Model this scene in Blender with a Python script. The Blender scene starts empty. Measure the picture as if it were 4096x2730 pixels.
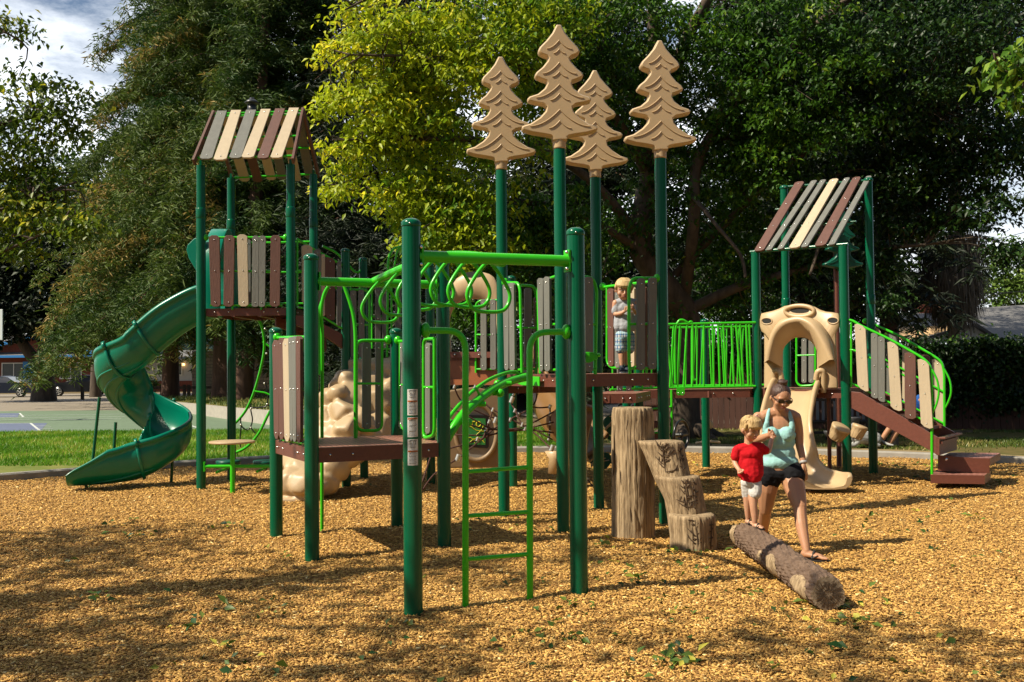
import bpy, math, random
import numpy as np
from mathutils import Vector, Matrix
random.seed(7)
RS = np.random.RandomState(11)
R = math.radians
sc = bpy.context.scene
col = sc.collection
# ---------------------------------------------------------------- camera
CAM = Vector((0, 0, 1.68)); FPX = 3982.0
_p, _r = R(1.5), R(0.5)
FW = Vector((0, math.cos(_p), math.sin(_p)))
_r0 = Vector((1, 0, 0)); _u0 = Vector((0, -math.sin(_p), math.cos(_p)))
RT = _r0*math.cos(_r) - _u0*math.sin(_r)
UP = _u0*math.cos(_r) + _r0*math.sin(_r)
cd = bpy.data.cameras.new('camera'); cam = bpy.data.objects.new('camera', cd); col.objects.link(cam)
cam.matrix_world = Matrix(((RT.x, UP.x, -FW.x, CAM.x), (RT.y, UP.y, -FW.y, CAM.y), (RT.z, UP.z, -FW.z, CAM.z), (0, 0, 0, 1)))
cd.sensor_width = 36; cd.lens = 35.0; cd.clip_start = .1; cd.clip_end = 2000
sc.camera = cam
# ---------------------------------------------------------------- light
SUN_AZ = Vector((-.93, -.37)).normalized(); SUN_EL = R(47)
SUN_DIR = Vector((SUN_AZ.x*math.cos(SUN_EL), SUN_AZ.y*math.cos(SUN_EL), math.sin(SUN_EL)))
ld = bpy.data.lights.new('sun', 'SUN'); ld.energy = 5.0; ld.angle = R(.5); ld.color = (1, .90, .72)
lo = bpy.data.objects.new('sun', ld); col.objects.link(lo)
lo.rotation_euler = SUN_DIR.to_track_quat('Z', 'Y').to_euler()
w = bpy.data.worlds.new('World'); sc.world = w; w.use_nodes = True
nt = w.node_tree; N = nt.nodes; L = nt.links
bg = N['Background']
sky = N.new('ShaderNodeTexSky'); sky.sky_type = 'NISHITA'; sky.sun_disc = False
sky.sun_elevation = SUN_EL; sky.sun_rotation = math.atan2(SUN_DIR.x, SUN_DIR.y)
tc = N.new('ShaderNodeTexCoord'); mp = N.new('ShaderNodeMapping'); mp.inputs['Scale'].default_value = (1, 1, 2.6)
L.new(tc.outputs['Generated'], mp.inputs[0])
n1 = N.new('ShaderNodeTexNoise'); n1.inputs['Scale'].default_value = 4.2; n1.inputs['Detail'].default_value = 9; n1.inputs['Roughness'].default_value = .62
L.new(mp.outputs[0], n1.inputs['Vector'])
rp = N.new('ShaderNodeValToRGB'); rp.color_ramp.elements[0].position = .36; rp.color_ramp.elements[1].position = .58
L.new(n1.outputs['Fac'], rp.inputs[0])
mx = N.new('ShaderNodeMix'); mx.data_type = 'RGBA'
# a cloud bank lies toward the far left, open blue overhead and behind
dp = N.new('ShaderNodeVectorMath'); dp.operation = 'DOT_PRODUCT'; dp.inputs[1].default_value = (-.35, .93, .12); sb_ = N.new('ShaderNodeMapRange'); sb_.inputs[1].default_value = .25; sb_.inputs[2].default_value = .75
nv = N.new('ShaderNodeVectorMath'); nv.operation = 'NORMALIZE'; L.new(tc.outputs['Generated'], nv.inputs[0]); L.new(nv.outputs[0], dp.inputs[0]); L.new(dp.outputs['Value'], sb_.inputs[0])
cm = N.new('ShaderNodeMath'); cm.operation = 'MULTIPLY'; L.new(rp.outputs[0], cm.inputs[0]); L.new(sb_.outputs[0], cm.inputs[1])
L.new(cm.outputs[0], mx.inputs[0]); L.new(sky.outputs[0], mx.inputs[6]); mx.inputs[7].default_value = (15.0, 15.6, 16.4, 1)
L.new(mx.outputs[2], bg.inputs['Color']); bg.inputs['Strength'].default_value = .065
sc.view_settings.view_transform = 'Standard'; sc.view_settings.look = 'None'
sc.view_settings.exposure = 0.62; sc.view_settings.gamma = 1.0
sc.cycles.max_bounces = 6; sc.cycles.diffuse_bounces = 3; sc.cycles.glossy_bounces = 3; sc.cycles.transmission_bounces = 3; sc.cycles.transparent_max_bounces = 4
sc.cycles.use_denoising = True; sc.cycles.caustics_reflective = False; sc.cycles.caustics_refractive = False

# ---------------------------------------------------------------- helpers
def V(*a): return Vector(a)
def P(px, py, Y):
    "world point on the plane y = Y that the photograph shows at (px, py) of 4096 x 2730"
    d = FW*FPX + RT*(px-2048) + UP*(1365-py)
    return CAM + d*(Y/d.y)
def X_(px, Y, py=1500): return P(px, py, Y).x
def Z_(py, Y, px=2048): return P(px, py, Y).z

class MB:
    def __init__(s): s.v = []; s.f = []; s.s = []; s.m = []; s.mi = 0
    def add(s, vs, fs, smooth=False):
        o = len(s.v); s.v.extend([tuple(q) for q in vs]); s.f.extend([tuple(i+o for i in f) for f in fs]); s.s.extend([smooth]*len(fs)); s.m.extend([s.mi]*len(fs)); return s
    def box(s, c, size, rz=0, M=None):
        c = Vector(c); h = [q/2 for q in size]
        if M is None: M = Matrix.Rotation(rz, 3, 'Z')
        vs = [c + M @ Vector((x*h[0], y*h[1], z*h[2])) for x in (-1, 1) for y in (-1, 1) for z in (-1, 1)]
        s.add(vs, [(0, 1, 3, 2), (4, 6, 7, 5), (0, 4, 5, 1), (2, 3, 7, 6), (0, 2, 6, 4), (1, 5, 7, 3)]); return s
    def bar(s, a, b, w, t, up=(0, 0, 1)):
        "rectangular bar from a to b, w wide across, t thick along up"
        a = Vector(a); b = Vector(b); d = (b-a); l = d.length; d.normalize(); up = Vector(up)
        sd = d.cross(up)
        if sd.length < 1e-4: sd = d.cross(Vector((1, 0, 0)))
        sd.normalize(); u = sd.cross(d)
        M = Matrix((d, sd, u)).transposed()
        return s.box((a+b)/2, (l, w, t), M=M)
    def ring(s, c, ax, r, n, ref=None, ry=None):
        ax = ax.normalized(); ref = ref or Vector((0, 0, 1))
        if abs(ax.dot(ref)) > .95: ref = Vector((1, 0, 0)) if abs(ax.x) < .9 else Vector((0, 1, 0))
        e1 = ax.cross(ref).normalized(); e2 = ax.cross(e1).normalized(); ry = r if ry is None else ry
        return [c + e1*(r*math.cos(2*math.pi*i/n)) + e2*(ry*math.sin(2*math.pi*i/n)) for i in range(n)]
    def tube(s, pts, r, n=10, caps=True, closed=False, rad=None):
        pts = [Vector(p) for p in pts]; m = len(pts); vs = []; e1 = None
        for i, p in enumerate(pts):
            if closed: d = pts[(i+1) % m]-pts[i-1]
            else: d = pts[min(i+1, m-1)]-pts[max(i-1, 0)]
            d.normalize()
            if e1 is None:
                e1 = d.cross(Vector((0, 0, 1)))
                if e1.length < .05: e1 = d.cross(Vector((0, 1, 0)))
            else: e1 = e1 - d*e1.dot(d)
            e1.normalize(); e2 = d.cross(e1); q = rad[i] if rad else r
            vs += [p + e1*(q*math.cos(2*math.pi*k/n)) + e2*(q*math.sin(2*math.pi*k/n)) for k in range(n)]
        fs = []
        for i in range(m if closed else m-1):
            j = (i+1) % m
            fs += [(i*n+k, i*n+(k+1) % n, j*n+(k+1) % n, j*n+k) for k in range(n)]
        s.add(vs, fs, True)
        if caps and not closed:
            s.add(vs[:n], [tuple(range(n))[::-1]]); s.add(vs[-n:], [tuple(range(n))])
        return s
    def cyl(s, a, b, r, n=16, r2=None):
        return s.tube([a, b], r, n, rad=[r, r if r2 is None else r2])
    def lathe(s, prof, c, axis=(0, 0, 1), n=20, smooth=True):
        "prof: list of (radius, height along axis)"
        c = Vector(c); ax = Vector(axis).normalized(); vs = []
        for r, h in prof: vs += s.ring(c+ax*h, ax, max(r, 1e-4), n)
        m = len(prof); fs = []
        for i in range(m-1): fs += [(i*n+k, (i+1)*n+k, (i+1)*n+(k+1) % n, i*n+(k+1) % n) for k in range(n)]
        fs.append(tuple(range(n))); fs.append(tuple(range((m-1)*n, m*n))[::-1])
        s.add(vs, fs, smooth); return s
    def ball(s, c, r, n=12, m=8, sc3=(1, 1, 1), M=None):
        c = Vector(c); vs = []; fs = []
        for i in range(m+1):
            t = math.pi*i/m
            for k in range(n):
                q = Vector((math.sin(t)*math.cos(2*math.pi*k/n)*sc3[0], math.sin(t)*math.sin(2*math.pi*k/n)*sc3[1], math.cos(t)*sc3[2]))*r
                vs.append(c + (M @ q if M else q))
        for i in range(m): fs += [(i*n+k, (i+1)*n+k, (i+1)*n+(k+1) % n, i*n+(k+1) % n) for k in range(n)]
        s.add(vs, fs, True); return s
    def prism(s, outline, ext):
        "closed 3D outline pushed along ext"
        a = [Vector(q) for q in outline]; e = Vector(ext); n = len(a)
        s.add(a+[q+e for q in a], [tuple(range(n))[::-1], tuple(range(n, 2*n))] + [(i, (i+1) % n, (i+1) % n+n, i+n) for i in range(n)]); return s
    def grid(s, rows, smooth=True, closed=False):
        n = len(rows[0]); vs = [q for r in rows for q in r]; fs = []
        for i in range(len(rows)-1):
            for k in range(n if closed else n-1): fs.append((i*n+k, i*n+(k+1) % n, (i+1)*n+(k+1) % n, (i+1)*n+k))
        s.add(vs, fs, smooth); return s
    def build(s, name, mat, parent=None, bevel=0, label=None, fix=True):
        me = bpy.data.meshes.new(name); me.from_pydata(s.v, [], s.f); me.polygons.foreach_set('use_smooth', s.s)
        if fix:
            import bmesh
            bm = bmesh.new(); bm.from_mesh(me); bmesh.ops.recalc_face_normals(bm, faces=bm.faces); bm.to_mesh(me); bm.free()
        me.update(); o = bpy.data.objects.new(name, me); col.objects.link(o)
        for q in (mat if isinstance(mat, (list, tuple)) else [mat]): me.materials.append(q)
        me.polygons.foreach_set('material_index', s.m)
        if parent: adopt(o, parent)
        if label: o['label'] = label
        if bevel:
            b = o.modifiers.new('b', 'BEVEL'); b.width = bevel; b.segments = 2; b.limit_method = 'ANGLE'; b.angle_limit = R(50)
        return o
def tag(o, label=None, cat=None, group=None, kind=None):
    for k, v in (('label', label), ('category', cat), ('group', group), ('kind', kind)):
        if v: o[k] = v
    return o
def empty(name, parent=None, loc=(0, 0, 0), label=None):
    o = bpy.data.objects.new(name, None); col.objects.link(o); o.location = loc; o.empty_display_size = .1
    WL[o.name] = Vector(loc)
    if parent: adopt(o, parent)
    if label: o['label'] = label
    return o
WL = {}
def adopt(o, parent):
    o.parent = parent; o.matrix_parent_inverse = Matrix.Translation(-WL.get(parent.name, Vector((0, 0, 0))))
def smooth_path(pts, k=6, closed=False):
    "Catmull-Rom through the points"
    pts = [Vector(p) for p in pts]; n = len(pts); out = []
    for i in range(n if closed else n-1):
        if closed: a, b, c, d = pts[i-1], pts[i], pts[(i+1) % n], pts[(i+2) % n]
        else: a, b, c, d = pts[max(i-1, 0)], pts[i], pts[i+1], pts[min(i+2, n-1)]
        for j in range(k):
            t = j/k; out.append(.5*((2*b)+(c-a)*t+(2*a-5*b+4*c-d)*t*t+(3*b-a-3*c+d)*t**3))
    if not closed: out.append(pts[-1])
    return out
def round_path(pts, r=.08, k=5):
    "polyline with rounded corners"
    pts = [Vector(p) for p in pts]; out = [pts[0]]
    for i in range(1, len(pts)-1):
        a, b, c = pts[i-1], pts[i], pts[i+1]; d1 = (a-b); d2 = (c-b); q = min(r, d1.length*.49, d2.length*.49)
        p0 = b+d1.normalized()*q; p2 = b+d2.normalized()*q
        for j in range(k+1):
            t = j/k; out.append(p0*(1-t)**2+b*2*t*(1-t)+p2*t*t)
    out.append(pts[-1]); return out

def mesh_np(name, verts, faces, mat, parent=None, tint=None, smooth=False):
    "verts (N,3), faces (M,k) arrays, optional per-vertex tint"
    me = bpy.data.meshes.new(name); nv = len(verts); nf, k = faces.shape
    me.vertices.add(nv); me.vertices.foreach_set('co', np.asarray(verts, np.float32).ravel())
    me.loops.add(nf*k); me.loops.foreach_set('vertex_index', faces.astype(np.int32).ravel())
    me.polygons.add(nf); me.polygons.foreach_set('loop_start', np.arange(0, nf*k, k, dtype=np.int32))
    try: me.polygons.foreach_set('loop_total', np.full(nf, k, np.int32))
    except Exception: pass
    if smooth: me.polygons.foreach_set('use_smooth', np.ones(nf, bool))
    me.update(calc_edges=True)
    if tint is not None:
        a = me.attributes.new('tint', 'FLOAT', 'POINT'); a.data.foreach_set('value', np.asarray(tint, np.float32))
    me.materials.append(mat)
    o = bpy.data.objects.new(name, me); col.objects.link(o)
    if parent: adopt(o, parent)
    return o

# ---------------------------------------------------------------- materials
def mat(name, rgb, rough=.5, var=.12, nscale=8, bump=0, bscale=60, metal=0, coat=0, spec=.5, stretch=(1, 1, 1), rgb2=None, sub=0):
    m = bpy.data.materials.new(name); m.use_nodes = True; t = m.node_tree; n = t.nodes; l = t.links
    b = n['Principled BSDF']; b.inputs['Roughness'].default_value = rough; b.inputs['Metallic'].default_value = metal
    b.inputs['Coat Weight'].default_value = coat; b.inputs['Coat Roughness'].default_value = .12
    b.inputs['Specular IOR Level'].default_value = spec
    if sub: b.inputs['Subsurface Weight'].default_value = sub; b.inputs['Subsurface Scale'].default_value = .01
    tc = n.new('ShaderNodeTexCoord'); mp = n.new('ShaderNodeMapping'); mp.inputs['Scale'].default_value = stretch
    l.new(tc.outputs['Object'], mp.inputs[0])
    no = n.new('ShaderNodeTexNoise'); no.inputs['Scale'].default_value = nscale; no.inputs['Detail'].default_value = 6; no.inputs['Roughness'].default_value = .65
    l.new(mp.outputs[0], no.inputs['Vector'])
    cr = n.new('ShaderNodeValToRGB'); cr.color_ramp.elements[0].position = .3; cr.color_ramp.elements[1].position = .7
    c2 = rgb2 or tuple(min(1, q*(1+var)) for q in rgb)
    c1 = tuple(q*(1-var) for q in rgb) if not rgb2 else rgb
    cr.color_ramp.elements[0].color = (*c1, 1); cr.color_ramp.elements[1].color = (*c2, 1)
    l.new(no.outputs['Fac'], cr.inputs[0]); l.new(cr.outputs[0], b.inputs['Base Color'])
    if bump:
        n2 = n.new('ShaderNodeTexNoise'); n2.inputs['Scale'].default_value = bscale; n2.inputs['Detail'].default_value = 5
        l.new(mp.outputs[0], n2.inputs['Vector'])
        bp = n.new('ShaderNodeBump'); bp.inputs['Strength'].default_value = bump; bp.inputs['Distance'].default_value = .01
        l.new(n2.outputs['Fac'], bp.inputs['Height']); l.new(bp.outputs[0], b.inputs['Normal'])
    return m
def leaf_mat(name, c1, c2, c3=None, trans=.35, rough=.45):
    m = bpy.data.materials.new(name); m.use_nodes = True; t = m.node_tree; n = t.nodes; l = t.links
    b = n['Principled BSDF']; b.inputs['Roughness'].default_value = rough; b.inputs['Specular IOR Level'].default_value = .35
    a = n.new('ShaderNodeAttribute'); a.attribute_name = 'tint'
    cr = n.new('ShaderNodeValToRGB'); cr.color_ramp.elements[0].color = (*c1, 1); cr.color_ramp.elements[1].color = (*c2, 1)
    if c3:
        e = cr.color_ramp.elements.new(.93); e.color = (*c2, 1); cr.color_ramp.elements[-1].color = (*c3, 1)
    l.new(a.outputs['Fac'], cr.inputs[0]); l.new(cr.outputs[0], b.inputs['Base Color'])
    if trans:
        tr = n.new('ShaderNodeBsdfTranslucent'); l.new(cr.outputs[0], tr.inputs['Color'])
        mx = n.new('ShaderNodeMixShader'); mx.inputs[0].default_value = trans
        l.new(b.outputs[0], mx.inputs[1]); l.new(tr.outputs[0], mx.inputs[2]); l.new(mx.outputs[0], n['Material Output'].inputs[0])
    return m
M = {}
M['post'] = mat('post_green', (.0, .088, .038), .2, .06, 5, .03, 220, coat=.0, spec=.36)
M['lime'] = mat('lime_green', (.035, .47, .008), .25, .06, 5, .03, 200, coat=.0, spec=.45)
M['deck'] = mat('deck_brown', (.135, .042, .026), .42, .15, 30, .25, 260)
M['brown'] = mat('plank_brown', (.105, .043, .028), .62, .16, 14, .35, 110, stretch=(1, 1, .12))
M['grey'] = mat('plank_grey', (.135, .135, .115), .62, .14, 14, .35, 110, stretch=(1, 1, .12))
M['cream'] = mat('plank_cream', (.44, .355, .235), .6, .07, 14, .3, 110, stretch=(1, 1, .12))
M['tan'] = mat('tan_plastic', (.47, .335, .185), .38, .05, 4, .05, 180)
M['slide'] = mat('slide_green', (.0, .17, .105), .28, .05, 4, .03, 150)
M['metal'] = mat('bolt_metal', (.72, .72, .7), .25, .05, metal=1)
M['rope'] = mat('rope_brown', (.075, .028, .02), .8, .3, 90, .8, 300)
M['chrome'] = mat('connector', (.62, .60, .55), .3, .1, metal=.7)
M['tubebrown'] = mat('tube_brown', (.20, .105, .035), .35, .06, 4)
M['black'] = mat('black_plastic', (.012, .012, .014), .3, .2)
M['darkgreen'] = mat('dark_green_plastic', (.0, .075, .045), .35, .08)
M['white'] = mat('white_paint', (.75, .75, .72), .5, .05)
M['bark'] = mat('bark', (.035, .024, .016), .9, .4, 6, 1.0, 12, rgb2=(.10, .072, .05), stretch=(1, 1, .25))
M['redbark'] = mat('redwood_bark', (.05, .026, .016), .9, .4, 4, 1.0, 9, rgb2=(.14, .07, .045), stretch=(1, 1, .12))
M['greybark'] = mat('grey_bark', (.06, .05, .038), .9, .4, 9, 1.0, 22, rgb2=(.15, .125, .095), stretch=(1, 1, .3))

# ---------------------------------------------------------------- ground height
_GP = [(-4.2, 13.5, .06), (-3, 14.7, .04), (-1.76, 8.75, .0), (-.65, 9.28, .03), (-2.3, 9.85, .04), (-1.2, 10.4, .07), (.51, 10.16, -.03), (1.63, 10.7, -.02),
       (-.69, 6.85, -.02), (.48, 7.29, .04), (-.1, 11.2, 0), (1.02, 11.76, .02), (4.54, 13.6, .10), (5.26, 14.6, .09), (3.1, 16, .04), (-2.3, 14.05, 0), (2.6, 9.0, .0), (6, 13.3, .06), (0, 5, 0), (-5, 7, 0), (5, 7, 0)]
def gz(x, y):
    a = b = 0.
    for (px, py, h) in _GP:
        w_ = math.exp(-((x-px)**2+(y-py)**2)/1.6); a += w_*h; b += w_
    return a/(b+.15) + .012*math.sin(x*3.1+1.3*math.sin(y*2.2))*math.sin(y*2.7+.8*math.cos(x*1.9)) + .006*math.sin(x*7.3+y*5.1) + .010*math.sin(x*4.1+2*math.sin(y*3.3))*math.sin(y*5.2+1.5*math.sin(x*2.7))
# ================================================================ play structure
def PV(px, py, A, B, off=0.):
    "world point on the vertical plane through A and B (x, y), moved off metres toward the camera side"
    A = Vector((A[0], A[1], 0)); B = Vector((B[0], B[1], 0)); n = Vector((-(B-A).y, (B-A).x, 0)).normalized()
    if n.dot(A-Vector((CAM.x, CAM.y, 0))) > 0: n = -n
    d = FW*FPX + RT*(px-2048) + UP*(1365-py)
    t = n.dot(A+n*off-CAM)/n.dot(d); return CAM + d*t
def PN(A, B):
    n = Vector((-(B[1]-A[1]), B[0]-A[0], 0)).normalized()
    if n.dot(Vector((A[0], A[1], 0))) > 0: n = -n
    return n
PS = empty('play_structure', loc=(0, 11, 0))
tag(PS, 'large green posted playground structure with brown decks, slides, plank panels and tree shaped toppers', 'play structure')
TL = {'FL': (X_(804.5, 13.5), 13.5), 'FR': (X_(1165, 13.5), 13.5), 'BL': (X_(926, 14.72), 14.72), 'BR': (X_(1257, 14.72), 14.72)}
SB = {'B': (X_(1246, 8.75), 8.75), 'D': (X_(1773, 9.28), 9.28), 'A': (X_(1104, 9.87), 9.87), 'E': (X_(1585, 10.37), 10.37)}
FC = {'C': (X_(1648, 6.85), 6.85), 'F': (X_(2308, 7.29), 7.29)}
CT = {'G': (X_(2247, 10.16), 10.16), 'K': (X_(2652, 10.7), 10.7), 'H': (X_(2012, 11.22), 11.22), 'J': (X_(2390, 11.76), 11.76)}
MD = {'L': (X_(1384, 14.05), 14.05), 'M': (X_(1455, 15.1), 15.1), 'O': (X_(1722, 14.45), 14.45), 'N': (X_(2048, 14.0), 14.0), 'Q': (X_(2553, 13.8), 13.8), 'S': (X_(2505, 15.0), 15.0)}
TR = {'FL': (X_(3029, 14.4), 14.4), 'FR': (X_(3382, 13.6), 13.6), 'BL': (X_(3148, 15.3), 15.3), 'BR': (X_(3487, 14.59), 14.59)}
BP = {'P': (X_(2820, 16.0), 16.0)}
TOPK = {}
def post(xy, ytop, r=.0635, cap=True, topr=None, joint=None, name='post'):
    x, y = xy; zt = Z_(ytop, y, 2048) if ytop > 50 else ytop
    zb = gz(x, y)-.06; m = MB()
    if joint:
        m.tube([V(x, y, zb), V(x, y, joint-.04), V(x, y, joint), V(x, y, zt)], r, 24, rad=[r, r, r*.93, r*.93])
        m.lathe([(r*1.02, joint-.14), (r*1.06, joint-.13), (r*1.06, joint-.01), (r*.95, joint+.005)], (x, y, 0), n=24)
    else: m.tube([V(x, y, zb), V(x, y, zt)], r, 24)
    o = m.build(name, M['post'], PS)
    if cap:
        c = MB(); c.lathe([(r*1.04, -.035), (r*1.07, -.03), (r*1.07, -.006), (r*.95, .006), (r*.6, .02), (r*.15, .026), (.001, .026)], (x, y, zt), n=24)
        c.mi = 1; c.ball(V(x, y, zt-.018)+V(-.03, -1, 0).normalized()*r*1.07, .007, 8, 5)
        c.build('post_cap', [M['post'], M['metal']], o)
    TOPK[(x, y)] = zt
    return o
H_ = lambda py, Y, px: P(px, py, Y).z
for k, (px, py) in {'FL': (804, 664), 'FR': (1163, 660), 'BL': (926, 715), 'BR': (1256, 700)}.items():
    xy = TL[k]; post(xy, H_(py, xy[1], px), cap=False, joint=H_({'FL': 835, 'FR': 830, 'BL': 880, 'BR': 873}[k], xy[1], px))
for k, (px, py) in {'B': (1238, 1026), 'D': (1770, 1046), 'A': (1100, 1320), 'E': (1577, 1322)}.items(): post(SB[k], H_(py, SB[k][1], px))
for k, (px, py) in {'C': (1646, 888), 'F': (2288, 924)}.items(): post(FC[k], H_(py, FC[k][1], px), r=.0655)
for k, (px, py) in {'G': (2232, 560), 'K': (2648, 600), 'H': (2005, 645), 'J': (2393, 680)}.items(): post(CT[k], H_(py, CT[k][1], px), cap=False)
for k, (px, py) in {'L': (1378, 1000), 'M': (1452, 1035), 'O': (1722, 1060), 'N': (2048, 1110), 'Q': (2547, 1290), 'S': (2505, 1340)}.items(): post(MD[k], H_(py, MD[k][1], px))
for k, (px, py) in {'FL': (3020, 1012), 'FR': (3378, 985), 'BL': (3140, 748), 'BR': (3470, 717)}.items():
    xy = TR[k]; post(xy, H_(py, xy[1], px), cap=(k[0] == 'B'), joint=H_({'BL': 1195, 'BR': 1180}.get(k, 1), xy[1], px) if k[0] == 'B' else None)
post(BP['P'], H_(1282, 16, 2815))

# ---- decks
def deck_mats():
    m = mat('deck_top', (.155, .05, .033), .38, .1, 30, .2, 260); t = m.node_tree; n = t.nodes; l = t.links
    b = n['Principled BSDF']; tc = n.new('ShaderNodeTexCoord'); mp = n.new('ShaderNodeMapping'); mp.inputs['Rotation'].default_value = (0, 0, R(71)); mp.inputs['Scale'].default_value = (1, 1, 0)
    l.new(tc.outputs['Object'], mp.inputs[0]); br = n.new('ShaderNodeTexBrick'); br.inputs['Scale'].default_value = 5; br.inputs['Mortar Size'].default_value = .11; br.inputs['Mortar Smooth'].default_value = .2
    br.inputs['Color1'].default_value = (.03, .012, .01, 1); br.inputs['Color2'].default_value = (.045, .016, .012, 1); br.inputs['Mortar'].default_value = (.34, .15, .11, 1)  # pale mortar paints glints between dark cells that stand for the open slots
    l.new(mp.outputs[0], br.inputs['Vector']); l.new(br.outputs['Color'], b.inputs['Base Color'])
    bp = n.new('ShaderNodeBump'); bp.inputs['Strength'].default_value = .6; bp.inputs['Distance'].default_value = .01; l.new(br.outputs['Fac'], bp.inputs['Height']); l.new(bp.outputs[0], b.inputs['Normal'])
    return m
M['decktop'] = deck_mats()
def deck(pts, z, th=.13, inset=0, name='deck', label=None):
    c = sum((Vector((p[0], p[1], 0)) for p in pts), Vector())/len(pts)
    q = [Vector((p[0], p[1], 0)) for p in pts]; q = [c+(p-c)*(1-inset/((p-c).length)) for p in q]
    n = len(q); t = .012; m = MB(); m.mi = 1
    m.add([V(p.x, p.y, z) for p in q], [tuple(range(n))]); m.mi = 0
    # folded edge channel
    for i in range(n):
        a, b = q[i], q[(i+1) % n]; m.add([V(a.x, a.y, z), V(b.x, b.y, z), V(b.x, b.y, z-th), V(a.x, a.y, z-th)], [(0, 1, 2, 3)])
    inn = [c+(p-c)*(1-.04/((p-c).length)) for p in q]
    m.add([V(p.x, p.y, z-th) for p in q]+[V(p.x, p.y, z-th) for p in inn], [(i, (i+1) % n, (i+1) % n+n, i+n) for i in range(n)])
    m.add([V(p.x, p.y, z-.02) for p in inn], [tuple(range(n))])
    m.add([V(p.x, p.y, z-th) for p in inn]+[V(p.x, p.y, z-.02) for p in inn], [(i, (i+1) % n, (i+1) % n+n, i+n) for i in range(n)])
    for k in (.35, .65):
        a = q[0].lerp(q[1], k); b = q[3 % n].lerp(q[2], k); m.bar(V(a.x, a.y, z-.07), V(b.x, b.y, z-.07), .05, .09)
    o = m.build(name, [M['deck'], M['decktop']], PS, label=label, fix=False); bo = MB()
    for i in range(n):
        a, b = q[i], q[(i+1) % n]; nn = Vector((b.y-a.y, a.x-b.x, 0)).normalized()
        if nn.dot(a-c) < 0: nn = -nn
        for k in (.14, .3, .7, .86): p = a.lerp(b, k); bo.ball(V(p.x, p.y, z-th*.5)+nn*.004, .011, 8, 5)
    bo.build('bolt', M['metal'], o); return o
Z1, Z2, Z3, ZT, ZR = .985, 1.60, 1.9, 2.51, 1.335
deck([TL['FL'], TL['FR'], TL['BR'], TL['BL']], ZT, .10, .02)
deck([SB['B'], SB['D'], SB['E'], SB['A']], Z1, .13, -.03)
deck([CT['G'], CT['K'], CT['J'], CT['H']], Z2, .13, .02)
M2 = (-1.15, 15.5); N2 = (.05, 15.2)
deck([MD['L'], MD['O'], M2, MD['M']], Z3-.13, .12, .02)
deck([MD['O'], MD['N'], N2, M2], Z3, .12, .02)
deck([CT['H'], CT['J'], (MD['N'][0]+.9, 13.2), (MD['N'][0], 13.6)], 1.50, .12, .05)
deck([(1.0, 12.5), (1.55, 12.5), (1.9, 13.7), (1.3, 13.7)], ZR, .12)
deck([(1.65, 14.25), (3.42, 14.35), TR['BL'], (2.3, 15.5)], ZR, .12, name='bridge_deck')
deck([TR['FL'], TR['FR'], TR['BR'], TR['BL']], ZR, .12, .02)
m = MB()  # brown risers between the middle decks
for a, b, z0, z1 in ((MD['O'], MD['N'], 1.5, 1.78), ):
    m.add([V(a[0], a[1]+.03, z0), V(b[0], b[1]+.03, z0), V(b[0], b[1]+.03, z1), V(a[0], a[1]+.03, z1)], [(0, 1, 2, 3)])
    m.bar(V(a[0], a[1], z0-.03), V(b[0], b[1], z0-.03), .04, .08)
m.build('step_riser', mat('riser_orange_brown', (.27, .085, .03), .4, .08), PS)

# ---- plank panels
def plank(parent, A, B, c4, colr, off=.02, th=.03, bolts=3, chamfer=(1, 1), ends=.28):
    "c4: (x left top, x right top, y top, x left bottom, x right bottom, y bottom[, y top right, y bottom right])"
    xl, xr, yt, bl, br_, yb = c4[:6]; ytr = c4[6] if len(c4) > 6 else yt; ybr = c4[7] if len(c4) > 7 else yb
    n = PN(A, B); TLp = PV(xl, yt, A, B, off); TRp = PV(xr, ytr, A, B, off); BLp = PV(bl, yb, A, B, off); BRp = PV(br_, ybr, A, B, off)
    w_ = (TRp-TLp); e = ends; up = (TLp-BLp).normalized(); cw = w_.length*.30
    o_ = []
    o_ += [BLp+up*cw*chamfer[1]*.6, BLp.lerp(BRp, e), BLp.lerp(BRp, 1-e), BRp+up*cw*chamfer[1]*.6] if chamfer[1] else [BLp, BRp]
    o_ += [TRp-up*cw*chamfer[0]*.6, TLp.lerp(TRp, 1-e), TLp.lerp(TRp, e), TLp-up*cw*chamfer[0]*.6] if chamfer[0] else [TRp, TLp]
    m = MB(); m.prism(o_, n*th); m.mi = 1
    for k in ([.06, .5, .94] if bolts == 3 else [.06, .94] if bolts == 2 else []):
        c = (BLp.lerp(BRp, .5)).lerp(TLp.lerp(TRp, .5), k)+n*(th+.001); m.ball(c, .0085, 8, 5)
    nm = {'brown': 'brown', 'grey': 'grey', 'cream': 'cream'}[colr]
    return m.build('plank', [M[colr], M['metal']], parent, bevel=.003, label=nm + ' plank')
def tubep(parent, pts, r=.017, n=10, name='frame', material='lime', closed=False):
    return MB().tube(pts, r, n, closed=closed).build(name, M[material], parent)
def frame(parent, A, B, pts, r=.0175, rr=.08, off=0, extra=(), clamps=(), name='frame'):
    m = MB()
    def T(poly, rad): m.tube(round_path([PV(x, y, A, B, off) for x, y in poly], rr), rad, 10)
    T(pts, r)
    for e in extra: T(e, r*.85)
    for (x, y) in clamps:
        c = PV(x, y, A, B, off); m.ball(c, .042, 12, 8, (1, 1, 1.15)); 
    return m.build(name, M['lime'], parent)
def panel(A, B, planks, fr=None, extra=(), clamps=(), off=.02, label=None, name='guard_panel', rr=.08, r=.0175):
    e = empty(name, PS, (*((Vector(A)+Vector(B))/2), 1), label=label)
    for pk in planks: plank(e, A, B, pk[1:], pk[0], off)
    if fr: frame(e, A, B, fr, extra=extra, clamps=clamps, rr=rr, r=r)
    return e
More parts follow.
